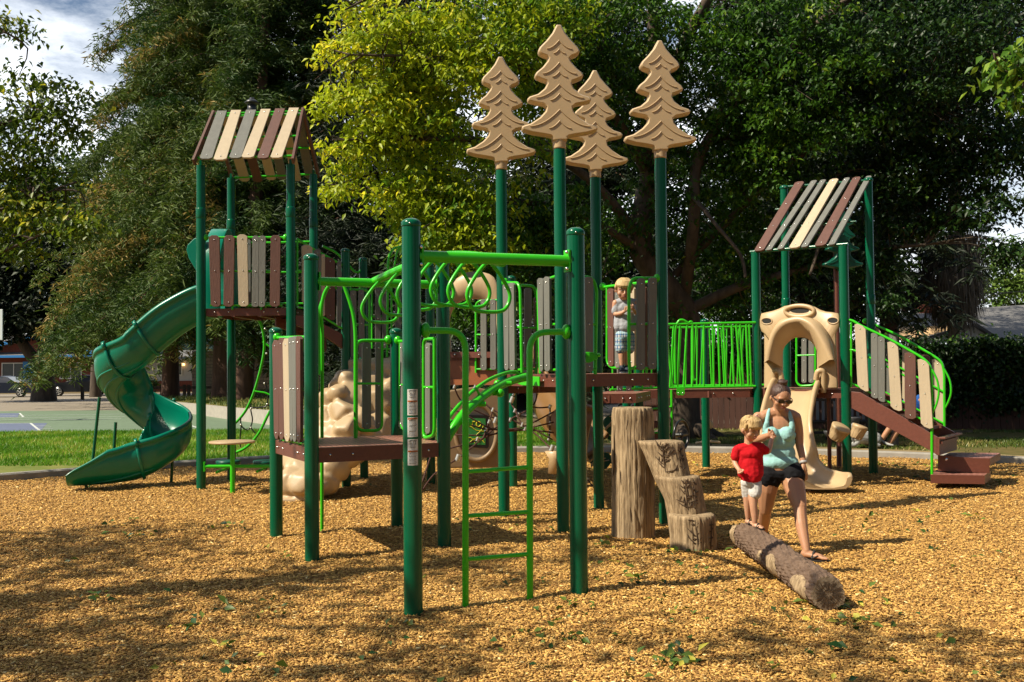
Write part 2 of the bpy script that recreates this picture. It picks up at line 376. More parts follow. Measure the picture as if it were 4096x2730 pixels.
# left tower front
A, B = TL['FL'], TL['FR']
panel(A, B, [('brown', 837, 880, 943, 846, 885, 1228), ('brown', 899, 940, 943, 896, 936, 1228), ('cream', 950, 991, 940, 957, 996, 1227),
      ('grey', 1012, 1038, 945, 1009, 1036, 1229), ('grey', 1039, 1065, 945, 1037, 1062, 1229), ('brown', 1085, 1124, 943, 1081, 1121, 1228)],
      [(825, 951), (1145, 951)], extra=[[(840, 1222), (1130, 1222)], [(850, 1085), (1125, 1085)], [(930, 1225), (930, 1240)], [(1045, 1225), (1045, 1240)]], clamps=[(822, 951), (1143, 951)],
      label='six plank guard panel on the tall left tower')
A, B = TL['BL'], TL['BR']
panel(A, B, [('grey', 985, 1005, 960, 985, 1005, 1215)], [(945, 975), (1240, 968)], extra=[[(945, 1215), (1240, 1215)], [(1005, 1090), (1240, 1090)]])
# left tower stair
A, B = TL['FR'], MD['L']
e = panel(A, B, [('cream', 1205, 1246, 978, 1207, 1246, 1215, 985, 1240), ('grey', 1254, 1279, 998, 1254, 1279, 1262), ('cream', 1282, 1296, 1018, 1282, 1296, 1265),
      ('brown', 1296, 1336, 1027, 1297, 1336, 1268, 1037, 1288), ('grey', 1346, 1362, 1047, 1346, 1362, 1305)],
      [(1186, 955), (1232, 985), (1385, 1070)], extra=[[(1186, 1085), (1230, 1085), (1380, 1175)], [(1190, 1230), (1235, 1235), (1380, 1322)], [(1189, 960), (1189, 1225)]], label='sloping plank panel beside the left tower steps', name='stair_panel', off=0)
m = MB(); q = [PV(x, y, A, B, .01) for x, y in ((1180, 1262), (1225, 1262), (1384, 1345), (1384, 1405), (1300, 1345), (1180, 1300))]; m.prism(q, PN(A, B)*-.04)
q = [p-PN(A, B)*.55 for p in q]; m.prism(q, PN(A, B)*-.04)
for k, (x, y) in enumerate(((1235, 1278), (1300, 1318))): p = PV(x, y, A, B, .0); m.bar(p, p-PN(A, B)*.55, .24, .03)
m.build('stair', M['deck'], PS, label='short brown stair down from the left tower')
frame(PS, TL['BR'], MD['M'], [(1290, 985), (1345, 1010), (1420, 1090), (1440, 1090)], name='handrail', clamps=[(1446, 1086)])
# middle deck panels
A, B = MD['L'], MD['O']
panel(A, B, [('grey', 1399, 1424, 1163, 1402, 1424, 1435), ('grey', 1433, 1455, 1160, 1435, 1458, 1432)],
      [(1396, 1160), (1470, 1160), (1477, 1195), (1477, 1440)], extra=[[(1425, 1300), (1478, 1300)], [(1410, 1425), (1478, 1425)]], clamps=[(1396, 1158)])
panel((MD['L'][0], 14.6), (MD['O'][0], 14.9), [('grey', 1500, 1522, 1150, 1500, 1522, 1400), ('grey', 1528, 1548, 1160, 1528, 1548, 1395), ('grey', 1580, 1604, 1152, 1580, 1604, 1400)],
      [(1440, 1145), (1480, 1148), (1700, 1148)], extra=[[(1440, 1145), (1440, 1400)], [(1488, 1150), (1488, 1395)], [(1490, 1267), (1560, 1267)], [(1530, 1397), (1560, 1397)]])
panel((MD['L'][0]+.3, 14.2), (MD['O'][0], 14.45), [], [(1548, 1430), (1552, 1040), (1568, 995), (1612, 985)], extra=[[(1566, 1425), (1566, 1120), (1590, 1000), (1612, 985)], [(1535, 1397), (1560, 1397)]])
panel(MD['O'], MD['N'], [('grey', 1925, 1948, 1198, 1925, 1949, 1482), ('grey', 1964, 1985, 1198, 1964, 1987, 1480)],
      [(1904, 1492), (1904, 1215), (1925, 1202), (1995, 1202)], extra=[[(1905, 1340), (1990, 1340)], [(1905, 1478), (1995, 1478)]], clamps=())
# small deck panels
A, B = SB['A'], SB['B']
panel(A, B, [('brown', 1100, 1125, 1362, 1108, 1127, 1755, 1360, 1757), ('brown', 1124, 1147, 1352, 1128, 1148, 1757, 1352, 1760), ('cream', 1142, 1168, 1356, 1150, 1171, 1766, 1354, 1767),
      ('grey', 1165, 1181, 1349, 1171, 1183, 1764), ('grey', 1180, 1195, 1346, 1184, 1197, 1768), ('brown', 1195, 1213, 1345, 1200, 1214, 1770)],
      [(1108, 1352), (1230, 1350)], extra=[[(1125, 1760), (1230, 1776)], [(1112, 1555), (1232, 1560)], [(1151, 1762), (1151, 1775)], [(1199, 1765), (1199, 1785)]], clamps=[(1108, 1349)], label='six plank side panel on the low front deck', off=.025)
A, B = SB['A'], SB['E']
panel(A, B, [('grey', 1447, 1482, 1372, 1447, 1482, 1716), ('grey', 1500, 1523, 1372, 1500, 1523, 1714)],
      [(1555, 1363), (1425, 1363), (1425, 1723), (1527, 1723), (1527, 1370)], extra=[[(1428, 1535), (1525, 1535)], [(1425, 1363), (1426, 1755)]], clamps=[(1553, 1360)], off=-.02)
panel(SB['E'], SB['D'], [('grey', 1711, 1730, 1372, 1711, 1730, 1735)],
      [(1738, 1356), (1695, 1357), (1695, 1755), (1738, 1742), (1738, 1356)], extra=[[(1697, 1550), (1736, 1550)]], off=-.02)
panel(SB['E'], SB['D'], [('grey', 1606, 1624, 1372, 1606, 1624, 1715)], [(1588, 1366), (1640, 1366)], extra=[[(1601, 1366), (1601, 1690), (1615, 1722), (1640, 1724)], [(1601, 1540), (1640, 1540)]], clamps=[(1591, 1362)], off=-.02)
# entry arch over the back of the low deck
e = empty('grab_rail', PS, (-1.6, 10.1, 1.5))
Yb = 9.95
tubep(e, smooth_path([P(1288, 2125, 10.15), P(1288, 1700, 10.1), P(1289, 1350, 10.0), P(1284, 1250, Yb), P(1296, 1180, Yb), P(1318, 1140, Yb)]), .018, name='rail')
tubep(e, smooth_path([P(1277, 1500, Yb), P(1275, 1320, Yb), P(1278, 1240, Yb), P(1305, 1165, Yb), P(1316, 1140, Yb)]), .016, name='rail')
tubep(e, smooth_path([P(1376, 1142, Yb), P(1398, 1205, Yb), P(1415, 1270, Yb), P(1422, 1350, Yb), P(1422, 1500, Yb), P(1422, 1730, Yb), P(1424, 1756, Yb)]), .019, name='rail')
# central deck panels
A, B = CT['H'], CT['G']
panel(A, B, [('grey', 2019, 2043, 1135, 2026, 2043, 1482), ('grey', 2043, 2064, 1132, 2047, 2068, 1484)],
      [(2018, 1132), (2072, 1132), (2081, 1160), (2088, 1492)], extra=[[(2065, 1310), (2084, 1310)], [(2068, 1480), (2088, 1480)]], clamps=[(2020, 1130)], off=.02)
panel(A, B, [('grey', 2157, 2181, 1114, 2168, 2181, 1487), ('grey', 2183, 2206, 1108, 2187, 2209, 1486)],
      [(2162, 1495), (2152, 1160), (2162, 1128), (2225, 1106)], extra=[[(2158, 1300), (2225, 1298)], [(2165, 1482), (2228, 1480)]], off=.02)
A, B = CT['H'], CT['J']
panel(A, B, [('grey', 2095, 2123, 1153, 2095, 2123, 1470), ('brown', 2134, 2142, 1192, 2134, 2142, 1470)],
      [(2085, 1142), (2135, 1145), (2145, 1175), (2145, 1500)], extra=[[(2085, 1312), (2145, 1312)], [(2085, 1475), (2145, 1478)]], off=-.02)
A, B = CT['G'], CT['K']
panel(A, B, [('grey', 2333, 2367, 1109, 2336, 2368, 1489)], [(2318, 1110), (2350, 1108), (2375, 1120), (2387, 1160), (2381, 1498)],
      extra=[[(2330, 1298), (2384, 1298)], [(2330, 1480), (2385, 1480)]], label='single dark plank panel on the central deck front')
panel(A, B, [('grey', 2545, 2575, 1115, 2544, 2574, 1481), ('grey', 2590, 2622, 1112, 2590, 2620, 1478)],
      [(2520, 1496), (2516, 1420), (2516, 1150), (2530, 1114), (2632, 1114)], extra=[[(2520, 1297), (2592, 1297)], [(2522, 1474), (2620, 1474)], [(2586, 1476), (2586, 1494)]], clamps=[(2629, 1114)], label='two dark plank panel on the central deck front')
A, B = CT['J'], CT['K']
panel(A, B, [('brown', 2436, 2461, 1155, 2440, 2462, 1466), ('grey', 2467, 2486, 1160, 2467, 2486, 1472), ('cream', 2526, 2545, 1150, 2526, 2545, 1468), ('brown', 2576, 2590, 1148, 2576, 2590, 1476)],
      [(2412, 1150), (2440, 1146), (2600, 1128)], extra=[[(2428, 1152), (2428, 1452), (2445, 1472), (2475, 1472), (2545, 1472), (2590, 1476)], [(2430, 1311), (2595, 1295)]], clamps=[(2411, 1147)], off=-.01)
# little lime plate on post F
m = MB(); A = (FC['F'][0]+.05, 7.4); q = [P(x, y, 7.4) for x, y in ((2325, 1409), (2372, 1409), (2385, 1415), (2397, 1424), (2390, 1436), (2372, 1446), (2355, 1452), (2325, 1450))]; m.prism(q, (0, .025, 0))
m.ball(P(2395, 1421, 7.38), .016); m.build('hand_plate', M['lime'], PS, bevel=.003)
# ---- climbers and overhead loop ladder at the front
oh = empty('overhead_ladder', PS, (-.6, 8.2, 2.4), label='lime green overhead ladder of hanging loops')
def on(xy, z): return V(xy[0], xy[1], z)
zb = 2.452
Bb, Db, Cb, Fb = (Vector((*k, zb)) for k in (SB['B'], SB['D'], FC['C'], FC['F']))
for a_, b_, r_ in ((Bb, Db, .040), (Cb, Fb, .042)):
    m = MB(); m.tube([a_, b_], r_, 16)
    for c in (a_.lerp(b_, .055), b_.lerp(a_, .055)): m.box(c, (.014, .085, .16), rz=R(26))
    m.build('cross_beam', M['lime'], oh)
bo = MB()
for c in (Fb.lerp(Cb, .06), Cb.lerp(Fb, .06)):
    for dz in (-.06, .06): bo.ball(c+V(0, -.045, dz), .014, 8, 5)
bo.build('bolt', M['metal'], oh)
ra, rb = P(1497, 1128, 9.0), P(2010, 1047, 7.12); rm = [ra, ra.lerp(rb, .25)+V(.04, 0, .085), ra.lerp(rb, .5)+V(.05, 0, .125), ra.lerp(rb, .75)+V(.04, 0, .085), rb]
rail = smooth_path(rm, 8); tubep(oh, rail, .041, 16, 'rail')
rd = (rb-ra); rd.z = 0; rd.normalize(); side = Vector((rd.y, -rd.x, 0)); side = side if side.x > 0 else -side
for i, k in enumerate(np.linspace(.07, .88, 7)):
    f = k*(len(rail)-1); j = int(f); c = rail[j].lerp(rail[min(j+1, len(rail)-1)], f-j)
    sh = [(-.02, -.03), (-.09, -.10), (-.175, -.22), (-.185, -.30), (-.13, -.375), (0, -.392), (.13, -.375), (.185, -.30), (.175, -.22), (.09, -.10), (.02, -.03)]
    tubep(oh, smooth_path([c+side*a*.97+V(0, 0, b*1.0) for a, b in sh], 4), .0145, 10, 'hanging_loop')
ld_ = empty('ladder', PS, (0, 7.1, 1), label='lime green vertical ladder between the two tallest front posts')
A, B = FC['C'], FC['F']
for (x0, xa, xb, yb_, yc) in ((1702, 1825, 1862, 2437, 1322), (2265, 2150, 2118, 2397, 1328)):
    tubep(ld_, round_path([PV(x0, yc, A, B), PV(xb, yc+2, A, B), PV(xb+2*(xb > 2000)-0, yb_+25, A, B)], .16, 8), .0235, 12, 'side_rail')
    MB().ball(PV(x0, yc, A, B), .048, 14, 10, (.75, .9, 1.15)).build('clamp', M['lime'], ld_)
for y0, y1 in ((1888, 1869), (2065, 2048), (2238, 2217)): tubep(ld_, [PV(1862, y0, A, B), PV(2114, y1, A, B)], .015, 10, 'rung')
cl = empty('arch_climber', PS, (-.2, 9.8, 1.2), label='curved lime green climber with peg steps up to the central deck')
ta = [(1768, 1800, 9.35), (1800, 1735, 9.4), (1850, 1662, 9.5), (1910, 1604, 9.7), (1975, 1556, 9.95), (2045, 1524, 10.25), (2110, 1508, 10.5)]
tubep(cl, smooth_path([P(*q) for q in ta], 6), .044, 16, 'main_tube')
tb = [(1775, 1700, 9.4), (1820, 1640, 9.5), (1880, 1575, 9.65), (1950, 1523, 9.9), (2020, 1494, 10.2), (2060, 1489, 10.35), (2077, 1500, 10.4), (2083, 1518, 10.42)]
tubep(cl, smooth_path([P(*q) for q in tb], 6), .018, 10, 'handrail'); tubep(cl, [P(1905, 1555, 9.72), P(1922, 1588, 9.74)], .014, 8, 'strut')
for x, y, Y, fl in ((1872, 1690, 9.45, 1), (2000, 1573, 9.95, 1), (1990, 1535, 10.1, -1), (1885, 1618, 9.7, -1)):
    c = P(x, y, Y); m = MB(); b = c - V(.17, -.04, 0)*fl if fl > 0 else c+V(.14, .02, -.0)
    m.tube([b, c], .026, 12); m.ball(c, .043 if fl > 0 else .038, 14, 10); m.build('step_peg', M['lime'], cl)
m = MB(); q = [PV(x, y, CT['H'], CT['G'], .03) for x, y in ((2075, 1503), (2161, 1508), (2161, 1545), (2090, 1542), (2075, 1536))]; m.prism(q, PN(CT['H'], CT['G'])*.012); m.build('bracket', M['lime'], cl, bevel=.003)

# ---- warning stickers on the front post
def sticker(y0, y1, tilt, lines, big=True):
    "printed sheet wrapped round the post, its print as thin raised strips in other colours"
    x, y = FC['C']; r = .0655; e = empty('warning_sticker', post_C, (x, y, 1)); ang0 = -R(90)+R(8); hw = .55
    zt, zb_ = H_(y0, 6.78, 1660), H_(y1, 6.78, 1660)
    def patch(m, u0, u1, v0, v1, rr):
        n = 6; rows = []
        for v in (v0, v1): rows.append([V(x+rr*math.cos(ang0+hw*(2*(u0+(u1-u0)*i/n)-1)), y+rr*math.sin(ang0+hw*(2*(u0+(u1-u0)*i/n)-1)), zt+(zb_-zt)*v+tilt*(u0+(u1-u0)*i/n)) for i in range(n+1)])
        m.grid(rows)
    m = MB(); patch(m, 0, 1, 0, 1, r+.0010); m.build('paper', mat('sticker_white', (.62, .62, .58), .5, .03), e, fix=False)
    m = MB()
    for (u0, u1, v0, v1, kind) in lines:
        m.mi = kind; patch(m, u0, u1, v0, v1, r+.0016+.0004*(kind == 0))
    m.build('print', [M['black'], mat('sticker_orange', (.55, .14, .01), .5, .05), mat('sticker_grey_text', (.2, .22, .25), .6, .2)], e, fix=False)
    return e, zt, zb_, ang0
post_C = [o for o in bpy.data.objects if o.name.startswith('post') and o.type == 'MESH' and o.parent == PS and abs(sum(v.co.x for v in o.data.vertices)/len(o.data.vertices)-FC['C'][0]) < .01][0]
def textlines(v0, v1, n, seed):
    rr = random.Random(seed); o = []
    for i in range(n):
        v = v0+(v1-v0)*i/n; head = i % 5 == 0
        u = .1; e_ = .62+.3*rr.random()
        if head: o.append((.14, .8, v, v+(v1-v0)/n*.5, 0)); continue
        while u < e_:
            l_ = .05+.1*rr.random(); o.append((u, min(u+l_, .93), v, v+(v1-v0)/n*.42, 2)); u += l_+.03
    return o
def txt(s_, e, zc, size, ang, material):
    c = bpy.data.curves.new('lettering', 'FONT'); c.body = s_; c.size = size; c.align_x = 'CENTER'; c.align_y = 'CENTER'; c.extrude = .0004
    o = bpy.data.objects.new('lettering', c); col.objects.link(o); x, y = FC['C']; r = .0655+.0022
    p = V(x+r*math.cos(ang), y+r*math.sin(ang), zc); o.matrix_world = Matrix.Translation(p) @ Matrix.Rotation(ang+R(90), 4, 'Z') @ Matrix.Rotation(R(90), 4, 'X')
    c.materials.append(material); mw = o.matrix_world.copy(); bpy.context.view_layer.update(); me = bpy.data.meshes.new_from_object(o.evaluated_get(bpy.context.evaluated_depsgraph_get())); bpy.data.objects.remove(o)
    me.name = 'lettering'; me.transform(mw); o = bpy.data.objects.new('lettering', me); col.objects.link(o); adopt(o, e); return o
half = [(.2, .85, .035, .05, 0), (.1, .92, .06, .072, 0), (.2, .8, .2, .215, 2), (.28, .72, .235, .25, 2), (.22, .78, .275, .28, 0), (.22, .78, .325, .33, 0), (.22, .235, .28, .325, 0), (.765, .78, .28, .325, 0), (.3, .7, .293, .312, 0), (.35, .65, .36, .375, 2)]
for (y0, y1, w1, w2) in ((1558, 1662, 'WARNING', 1), (1758, 1863, 'ADVERTENCIA', 1)):
    e, zt, zb_, an = sticker(y0, y1, 0, half+[(.04, .96, .43, .49, 1)]+textlines(.51, .97, 17, y0)); h = zt-zb_
    txt('5-12', e, zt-h*.138, .027, an, M['black']); txt(w1, e, zt-h*.462, .0115, an, M['black'])
e, zt, zb_, an = sticker(1671, 1750, .003, [(.04, .96, .03, .11, 1)]+textlines(.14, .97, 15, 5)); txt('WARNING', e, zt-(zt-zb_)*.068, .0125, an, M['black'])
# ---- tree toppers
_half = [(14, 3), (24, 18), (45, 60), (85, 110), (125, 150), (137, 172), (134, 190), (112, 206), (84, 216), (70, 228), (78, 244), (110, 285), (148, 316), (161, 336), (155, 352), (118, 370), (86, 380), (82, 394), (98, 425), (140, 460), (195, 478), (210, 492), (204, 512), (158, 524), (108, 533), (86, 548), (94, 575), (130, 615), (190, 655), (245, 672), (251, 690), (240, 705), (180, 722), (100, 734), (60, 742), (50, 748), (48, 770)]
def topper(cx, Y, ztop, H, material, parent, name='tree_topper', rot=0, label=None, post_r=None):
    k = H/770; m = MB(); out = [(a, b) for a, b in _half]+[(-a, b) for a, b in _half[::-1]]
    out = [(a*k, -b*k) for a, b in out]; n = len(out)
    area = sum(out[i][0]*out[(i+1) % n][1]-out[(i+1) % n][0]*out[i][1] for i in range(n)); sg = 1 if area > 0 else -1
    def off(d):
        r_ = []
        for i in range(n):
            a = Vector(out[i-1]); b = Vector(out[i]); c = Vector(out[(i+1) % n])
            t = (c-a).normalized(); nn = Vector((t.y, -t.x))*sg; r_.append(b-nn*d)
        return r_
    ca, sa = math.cos(rot), math.sin(rot)
    def W(p, d): return V(cx+p[0]*ca+d*sa, Y+p[0]*sa-d*ca, ztop+p[1])
    T = .075; rows = []
    for d, o_ in ((-T+.0, .019), (-T+.010, .010), (-T+.028, .002), (T-.028, .002), (T-.010, .010), (T, .019)):
        rows.append([W(p, d) for p in off(o_)])
    m.grid(rows, True, closed=True)
    from mathutils.geometry import tessellate_polygon
    tris = tessellate_polygon([[V(p[0], p[1], 0) for p in off(.019)]]); m.add(rows[0], [tuple(t) for t in tris], False); m.add(rows[-1], [tuple(t)[::-1] for t in tris], False)
    for (yy, wd, dr) in ((112, 82, 56), (170, 38, 28), (258, 110, 74), (318, 48, 34), (402, 155, 88), (462, 62, 44), (568, 195, 110), (640, 72, 50)):
        for sd in (1, -1):
            for face in (T, -T):
                pts = [W((sd*wd*k*t, -(yy+dr*(1-(1-t)**1.9))*k), face*1.02) for t in np.linspace(0, 1, 9)]
                m.tube(pts, .0065, 6)
    if post_r: m.lathe([(post_r*1.12, -.075), (post_r*1.14, -.06), (post_r*1.14, .02), (post_r*1.2, .05)], W((0, -770*k), 0), n=20)
    return m.build(name, material, parent, label=label)
for k, (px, pt, pb) in {'G': (2232, 104, 569), 'K': (2650, 166, 608), 'H': (1996, 231, 655), 'J': (2386, 285, 687)}.items():
    x, y = CT[k]; zt = P(px, pt, y).z; topper(x, y, zt, zt-P(px, pb, y).z, M['tan'], PS, rot=R(3), post_r=.06)

# ---- left tower roof
rf = empty('gable_roof', PS, ((TL['FL'][0]+TL['FR'][0])/2, 14.1, 4.6), label='open gable roof of grey, cream and brown slats on the tall left tower')
Ye, Yr, Yk = 13.28, 14.1, 14.95
def slat(parent, c4, Yt, Yb_, colr, th=.028, name='slat', ends=.25, ch=(0, 1)):
    xl, xr, yt, bl, br_, yb = c4; a, b, c, d = P(bl, yb, Yb_), P(br_, yb, Yb_), P(xr, yt, Yt), P(xl, yt, Yt)
    n = (b-a).cross(d-a).normalized(); n = n if n.z > 0 else -n
    up = (d-a).normalized(); w_ = (b-a).length*.16
    o_ = [a+up*w_, a.lerp(b, ends), a.lerp(b, 1-ends), b+up*w_] if ch[1] else [a, b]
    o_ += [c-up*w_, d.lerp(c, 1-ends), d.lerp(c, ends), d-up*w_] if ch[0] else [c, d]
    m = MB(); m.prism(o_, n*th); m.mi = 1
    for k in (.06, .93): m.ball(a.lerp(b, .5).lerp(d.lerp(c, .5), k)+n*(th+.001), .01, 8, 5)
    return m.build(name, [M[colr], M['metal']], parent, bevel=.003, label=colr+' roof slat')
for colr, *c4 in (('grey', 870, 909, 450, 799, 849, 642), ('cream', 926, 966, 447, 854, 906, 646), ('grey', 986, 1026, 446, 917, 966, 639), ('cream', 1045, 1084, 443, 966, 1015, 637), ('brown', 1102, 1141, 441, 1029, 1073, 640), ('cream', 1158, 1197, 438, 1081, 1128, 638)):
    slat(rf, c4, Yr, Ye, colr)
for colr, *c4 in (('cream', 884, 924, 470, 960, 1000, 727), ('brown', 940, 980, 470, 1015, 1050, 730), ('cream', 1000, 1040, 466, 1068, 1104, 722), ('grey', 1060, 1100, 462, 1112, 1146, 720), ('cream', 1115, 1150, 458, 1168, 1205, 725), ('grey', 1170, 1208, 455, 1222, 1258, 716)):
    slat(rf, c4, Yr+.05, Yk, colr)
for (a, b) in (((775, 650, Ye), (856, 452, Yr)), ((1172, 645, Ye), (1213, 440, Yr)), ((1213, 440, Yr), (1274, 705, Yk)), ((856, 452, Yr), (930, 722, Yk))):
    MB().bar(P(*a), P(*b), .035, .09).build('rafter', M['brown'], rf, bevel=.004)
m = MB()
for (xa, xb, ya, yb, Y, dz) in ((790, 1175, 632, 624, 13.38, 0), (820, 1190, 553, 545, 13.68, 0), (858, 1212, 466, 458, 14.04, 0), (862, 1216, 456, 446, 14.12, 0), (905, 1235, 606, 592, 14.55, 0), (935, 1262, 711, 697, 14.9, 0)):
    m.tube([P(xa, ya, Y), P(xb, yb, Y)], .016, 8)
m.build('roof_rail', M['lime'], rf)
for k in TL:
    x, y = TL[k]; zt = TOPK[(x, y)]; m = MB(); m.lathe([(.058, -.05), (.058, -.002), (.01, 0)], (x, y, zt+.004)); m.box((x, y, zt+.02), (.03, .05, .1)); m.build('roof_bracket', M['post'], rf)
m = MB(); ch = P(1008, 440, 14.3); m.lathe([(.062, -.1), (.062, .07), (.05, .075)], ch); m.lathe([(.10, 0), (.105, .012), (.06, .05), (.035, .06), (.03, .085), (.001, .09)], ch+V(0, 0, .09))
m.build('roof_vent', mat('vent_black', (.02, .022, .025), .4, .2), rf, label='small black roof vent')

# ---- right tower roof: one slope of slats
rr_ = empty('slope_roof', PS, (4.4, 14.5, 3.3), label='single sloping roof of brown, grey and cream slats on the right tower')
eA, eB = P(3001, 1009, 14.43), P(3392, 977, 13.55); gA, gB = P(3150, 748, 15.3), P(3478, 722, 14.62)
m = MB(); m.tube([eA, eB], .024, 12); m.tube([gA, gB], .02, 12)
for k in (.36, .66): m.tube([eA.lerp(gA, k)+V(0, 0, -.02), eB.lerp(gB, k)+V(0, 0, -.02)], .013, 8)
m.build('roof_rail', M['post'], rr_)
def slat2(u0, u1, v0, v1, colr):
    def Q(u, t): return eA.lerp(eB, u).lerp(gA.lerp(gB, u), t)
    a, b, c, d = Q(u0, -.03), Q(u1, -.03), Q(v1, 1.03), Q(v0, 1.03); n = (b-a).cross(d-a).normalized(); n = n if n.z > 0 else -n
    a, b, c, d = (q+n*.022 for q in (a, b, c, d)); up = (d-a).normalized(); w_ = (b-a).length*.18
    m = MB(); m.prism([a+up*w_, a.lerp(b, .25), a.lerp(b, .75), b+up*w_, c-up*w_, d.lerp(c, .75), d.lerp(c, .25), d-up*w_], n*.028); m.mi = 1
    for k in (.04, .34, .66, .96): m.ball(a.lerp(b, .5).lerp(d.lerp(c, .5), k)+n*.029, .0095, 8, 5)
    m.build('slat', [M[colr], M['metal']], rr_, bevel=.003, label=colr+' roof slat')
for u0, u1, v0, v1, colr in ((.06, .165, .10, .215, 'brown'), (.185, .245, .30, .375, 'grey'), (.305, .365, .415, .485, 'grey'), (.425, .535, .535, .64, 'cream'), (.55, .615, .705, .775, 'grey'), (.685, .795, .81, .905, 'brown'), (.82, .885, .965, 1.03, 'grey')): slat2(u0, u1, v0, v1, colr)

# ---- channels (slides)
def channel(name, path, prof, mat_, parent, label=None, bank=None, k=6, scale=None):
    "prof: closed list of (side, up); path: points of the channel bottom"
    pts = smooth_path(path, k); n = len(pts); rows = []
    for i, p in enumerate(pts):
        d = pts[min(i+1, n-1)]-pts[max(i-1, 0)]; dh = Vector((d.x, d.y, 0)).normalized(); sd = Vector((dh.y, -dh.x, 0)); up = sd.cross(d.normalized()); f = i/(n-1)
        up = up.lerp(V(0, 0, 1), .35).normalized()
        if bank: a = bank(f); sd, up = sd*math.cos(a)+up*math.sin(a), up*math.cos(a)-sd*math.sin(a)
        s_ = scale(f) if scale else (1, 1)
        rows.append([p+sd*u*s_[0]+up*v*s_[1] for u, v in prof])
    m = MB(); m.grid(rows, True, closed=True)
    for rw in (rows[0], rows[-1]):
        h = len(rw)//2; m.add(rw, [(j, j+1, len(rw)-2-j, len(rw)-1-j) for j in range(h-1)])
    o = m.build(name, mat_, parent, label=label); return o, pts, rows
def uprof(hw, h, t=.018, roll=.03, n=10):
    "U section with rolled rims, outer then inner"
    arc = [(hw*math.sin(a)*1.0, h-(h)*math.cos(a)**.8 if math.cos(a) > 0 else h) for a in np.linspace(-math.pi/2, math.pi/2, n*2+1)]
    out = [(-hw-.005, h+.01), (-hw-roll*1.2, h+.012), (-hw-roll*1.5, h-roll), (-hw-roll*.9, h-roll*2), (-hw-t*.6, h-roll*1.9)]
    lo_ = [(u*(1+t/hw), v-t) for u, v in arc[1:-1]]; outer = out+lo_+[(-u, v) for u, v in out[::-1]]
    inner = [(u, v) for u, v in arc[::-1]]; k = len(outer)-len(inner)
    a = inner[:len(inner)//2]; b = inner[len(inner)//2:]; mid = inner[len(inner)//2]
    while len(inner) < len(outer): inner.insert(len(inner)//2, mid); 
    return outer+inner
ss = empty('spiral_slide', PS, (-5.1, 14.4, 1), label='dark green spiral slide curling down from the tall left tower')
cx, cy, rad = -5.33, 14.44, .42
path = [(-4.10, 14.08, 2.43), (-4.30, 14.06, 2.40), (-4.65, 14.04, 2.21), (-4.95, 14.03, 1.97), (-5.2, 14.02, 1.74)]
zz = [(-112, 1.58), (-140, 1.45), (-170, 1.31), (-200, 1.13), (-230, .96), (-260, .79), (-290, .67), (-320, .56), (-350, .46), (-380, .36), (-410, .26), (-436, .19)]
for a, z in zz: path.append((cx+rad*math.cos(R(a)), cy+rad*math.sin(R(a)), z))
path += [(-5.45, 13.98, .14), (-5.78, 13.88, .11), (-6.12, 13.78, .10)]
pf = uprof(.31, .42)
def bk(f): return R(-4) if f < .2 else R(-16)*math.sin(min(1, (f-.2)/.2)*math.pi/2) if f < .85 else R(-16)*(1-f)/.15
def sc_(f): return (1, 1) if f < .92 else (1+.04*(f-.92)/.08, 1-.6*(f-.92)/.08)
o, pts, rows = channel('slide_chute', path, pf, M['slide'], ss, bank=bk, scale=sc_)
npf = len(pf)
for idx, f0, f1, r_ in ((9, .22, .60, .020), (12, .20, .58, .024), (15, .24, .56, .022), (11, .80, .97, .016)):
    i0, i1 = int(f0*(len(rows)-1)), int(f1*(len(rows)-1)); q = [rows[i][idx] for i in range(i0, i1)]; MB().tube(q, r_, 10, rad=[r_*math.sin(math.pi*(k+.5)/len(q))**.4 for k in range(len(q))]).build('moulded_rib', M['slide'], ss)
for f in (.17, .26, .56, .84):
    i = int(f*(len(rows)-1)); m = MB(); c = sum(rows[i], Vector())/npf
    g = [[c+(q-c)*1.045+(pts[i+d]-pts[i]).normalized()*s_ if d else c+(q-c)*1.05 for q in rows[i][:npf//2]] for d, s_ in ((-1, .02), (0, 0), (1, .02))]
    m.grid(g); oo = m.build('joint_flange', M['slide'], ss); so = oo.modifiers.new('s', 'SOLIDIFY'); so.thickness = .022; so.offset = 1
for (px, yt, yb, Y, xb) in ((398, 1590, 1860, 14.3, 358), (463, 1690, 1800, 14.9, 447), (690, 1830, 1925, 14.5, 684), (343, 1915, 1938, 14.1, 347)):
    a = P(px, yt, Y); b = P(xb, yb, Y); b.z = -.05; MB().tube([a, b], .022, 10).build('support_leg', M['post'], ss)
m = MB(); hp = smooth_path([V(0, a, b) for a, b in ((13.66, 2.52), (13.64, 3.0), (13.74, 3.4), (14.1, 3.68), (14.46, 3.4), (14.56, 3.0), (14.54, 2.52))], 6)
hp2 = smooth_path([V(0, a, b) for a, b in ((13.78, 2.52), (13.78, 3.0), (13.88, 3.22), (14.1, 3.33), (14.32, 3.22), (14.42, 3.0), (14.42, 2.52))], 6)
def at_(l, x): return [V(x, q.y, q.z) for q in l]
m.grid([at_(hp2, -4.05), at_(hp, -4.0), at_(hp, -4.10), at_(hp, -4.24), at_(hp2, -4.26), at_(hp2, -4.05)], True)
m.prism([P(x, y, 13.68) for x, y in ((810, 943), (775, 955), (750, 980), (745, 1000), (755, 1035), (785, 1085), (797, 1150), (812, 1200))], (0, .08, 0))
m.build('slide_hood', M['slide'], ss, bevel=.01)

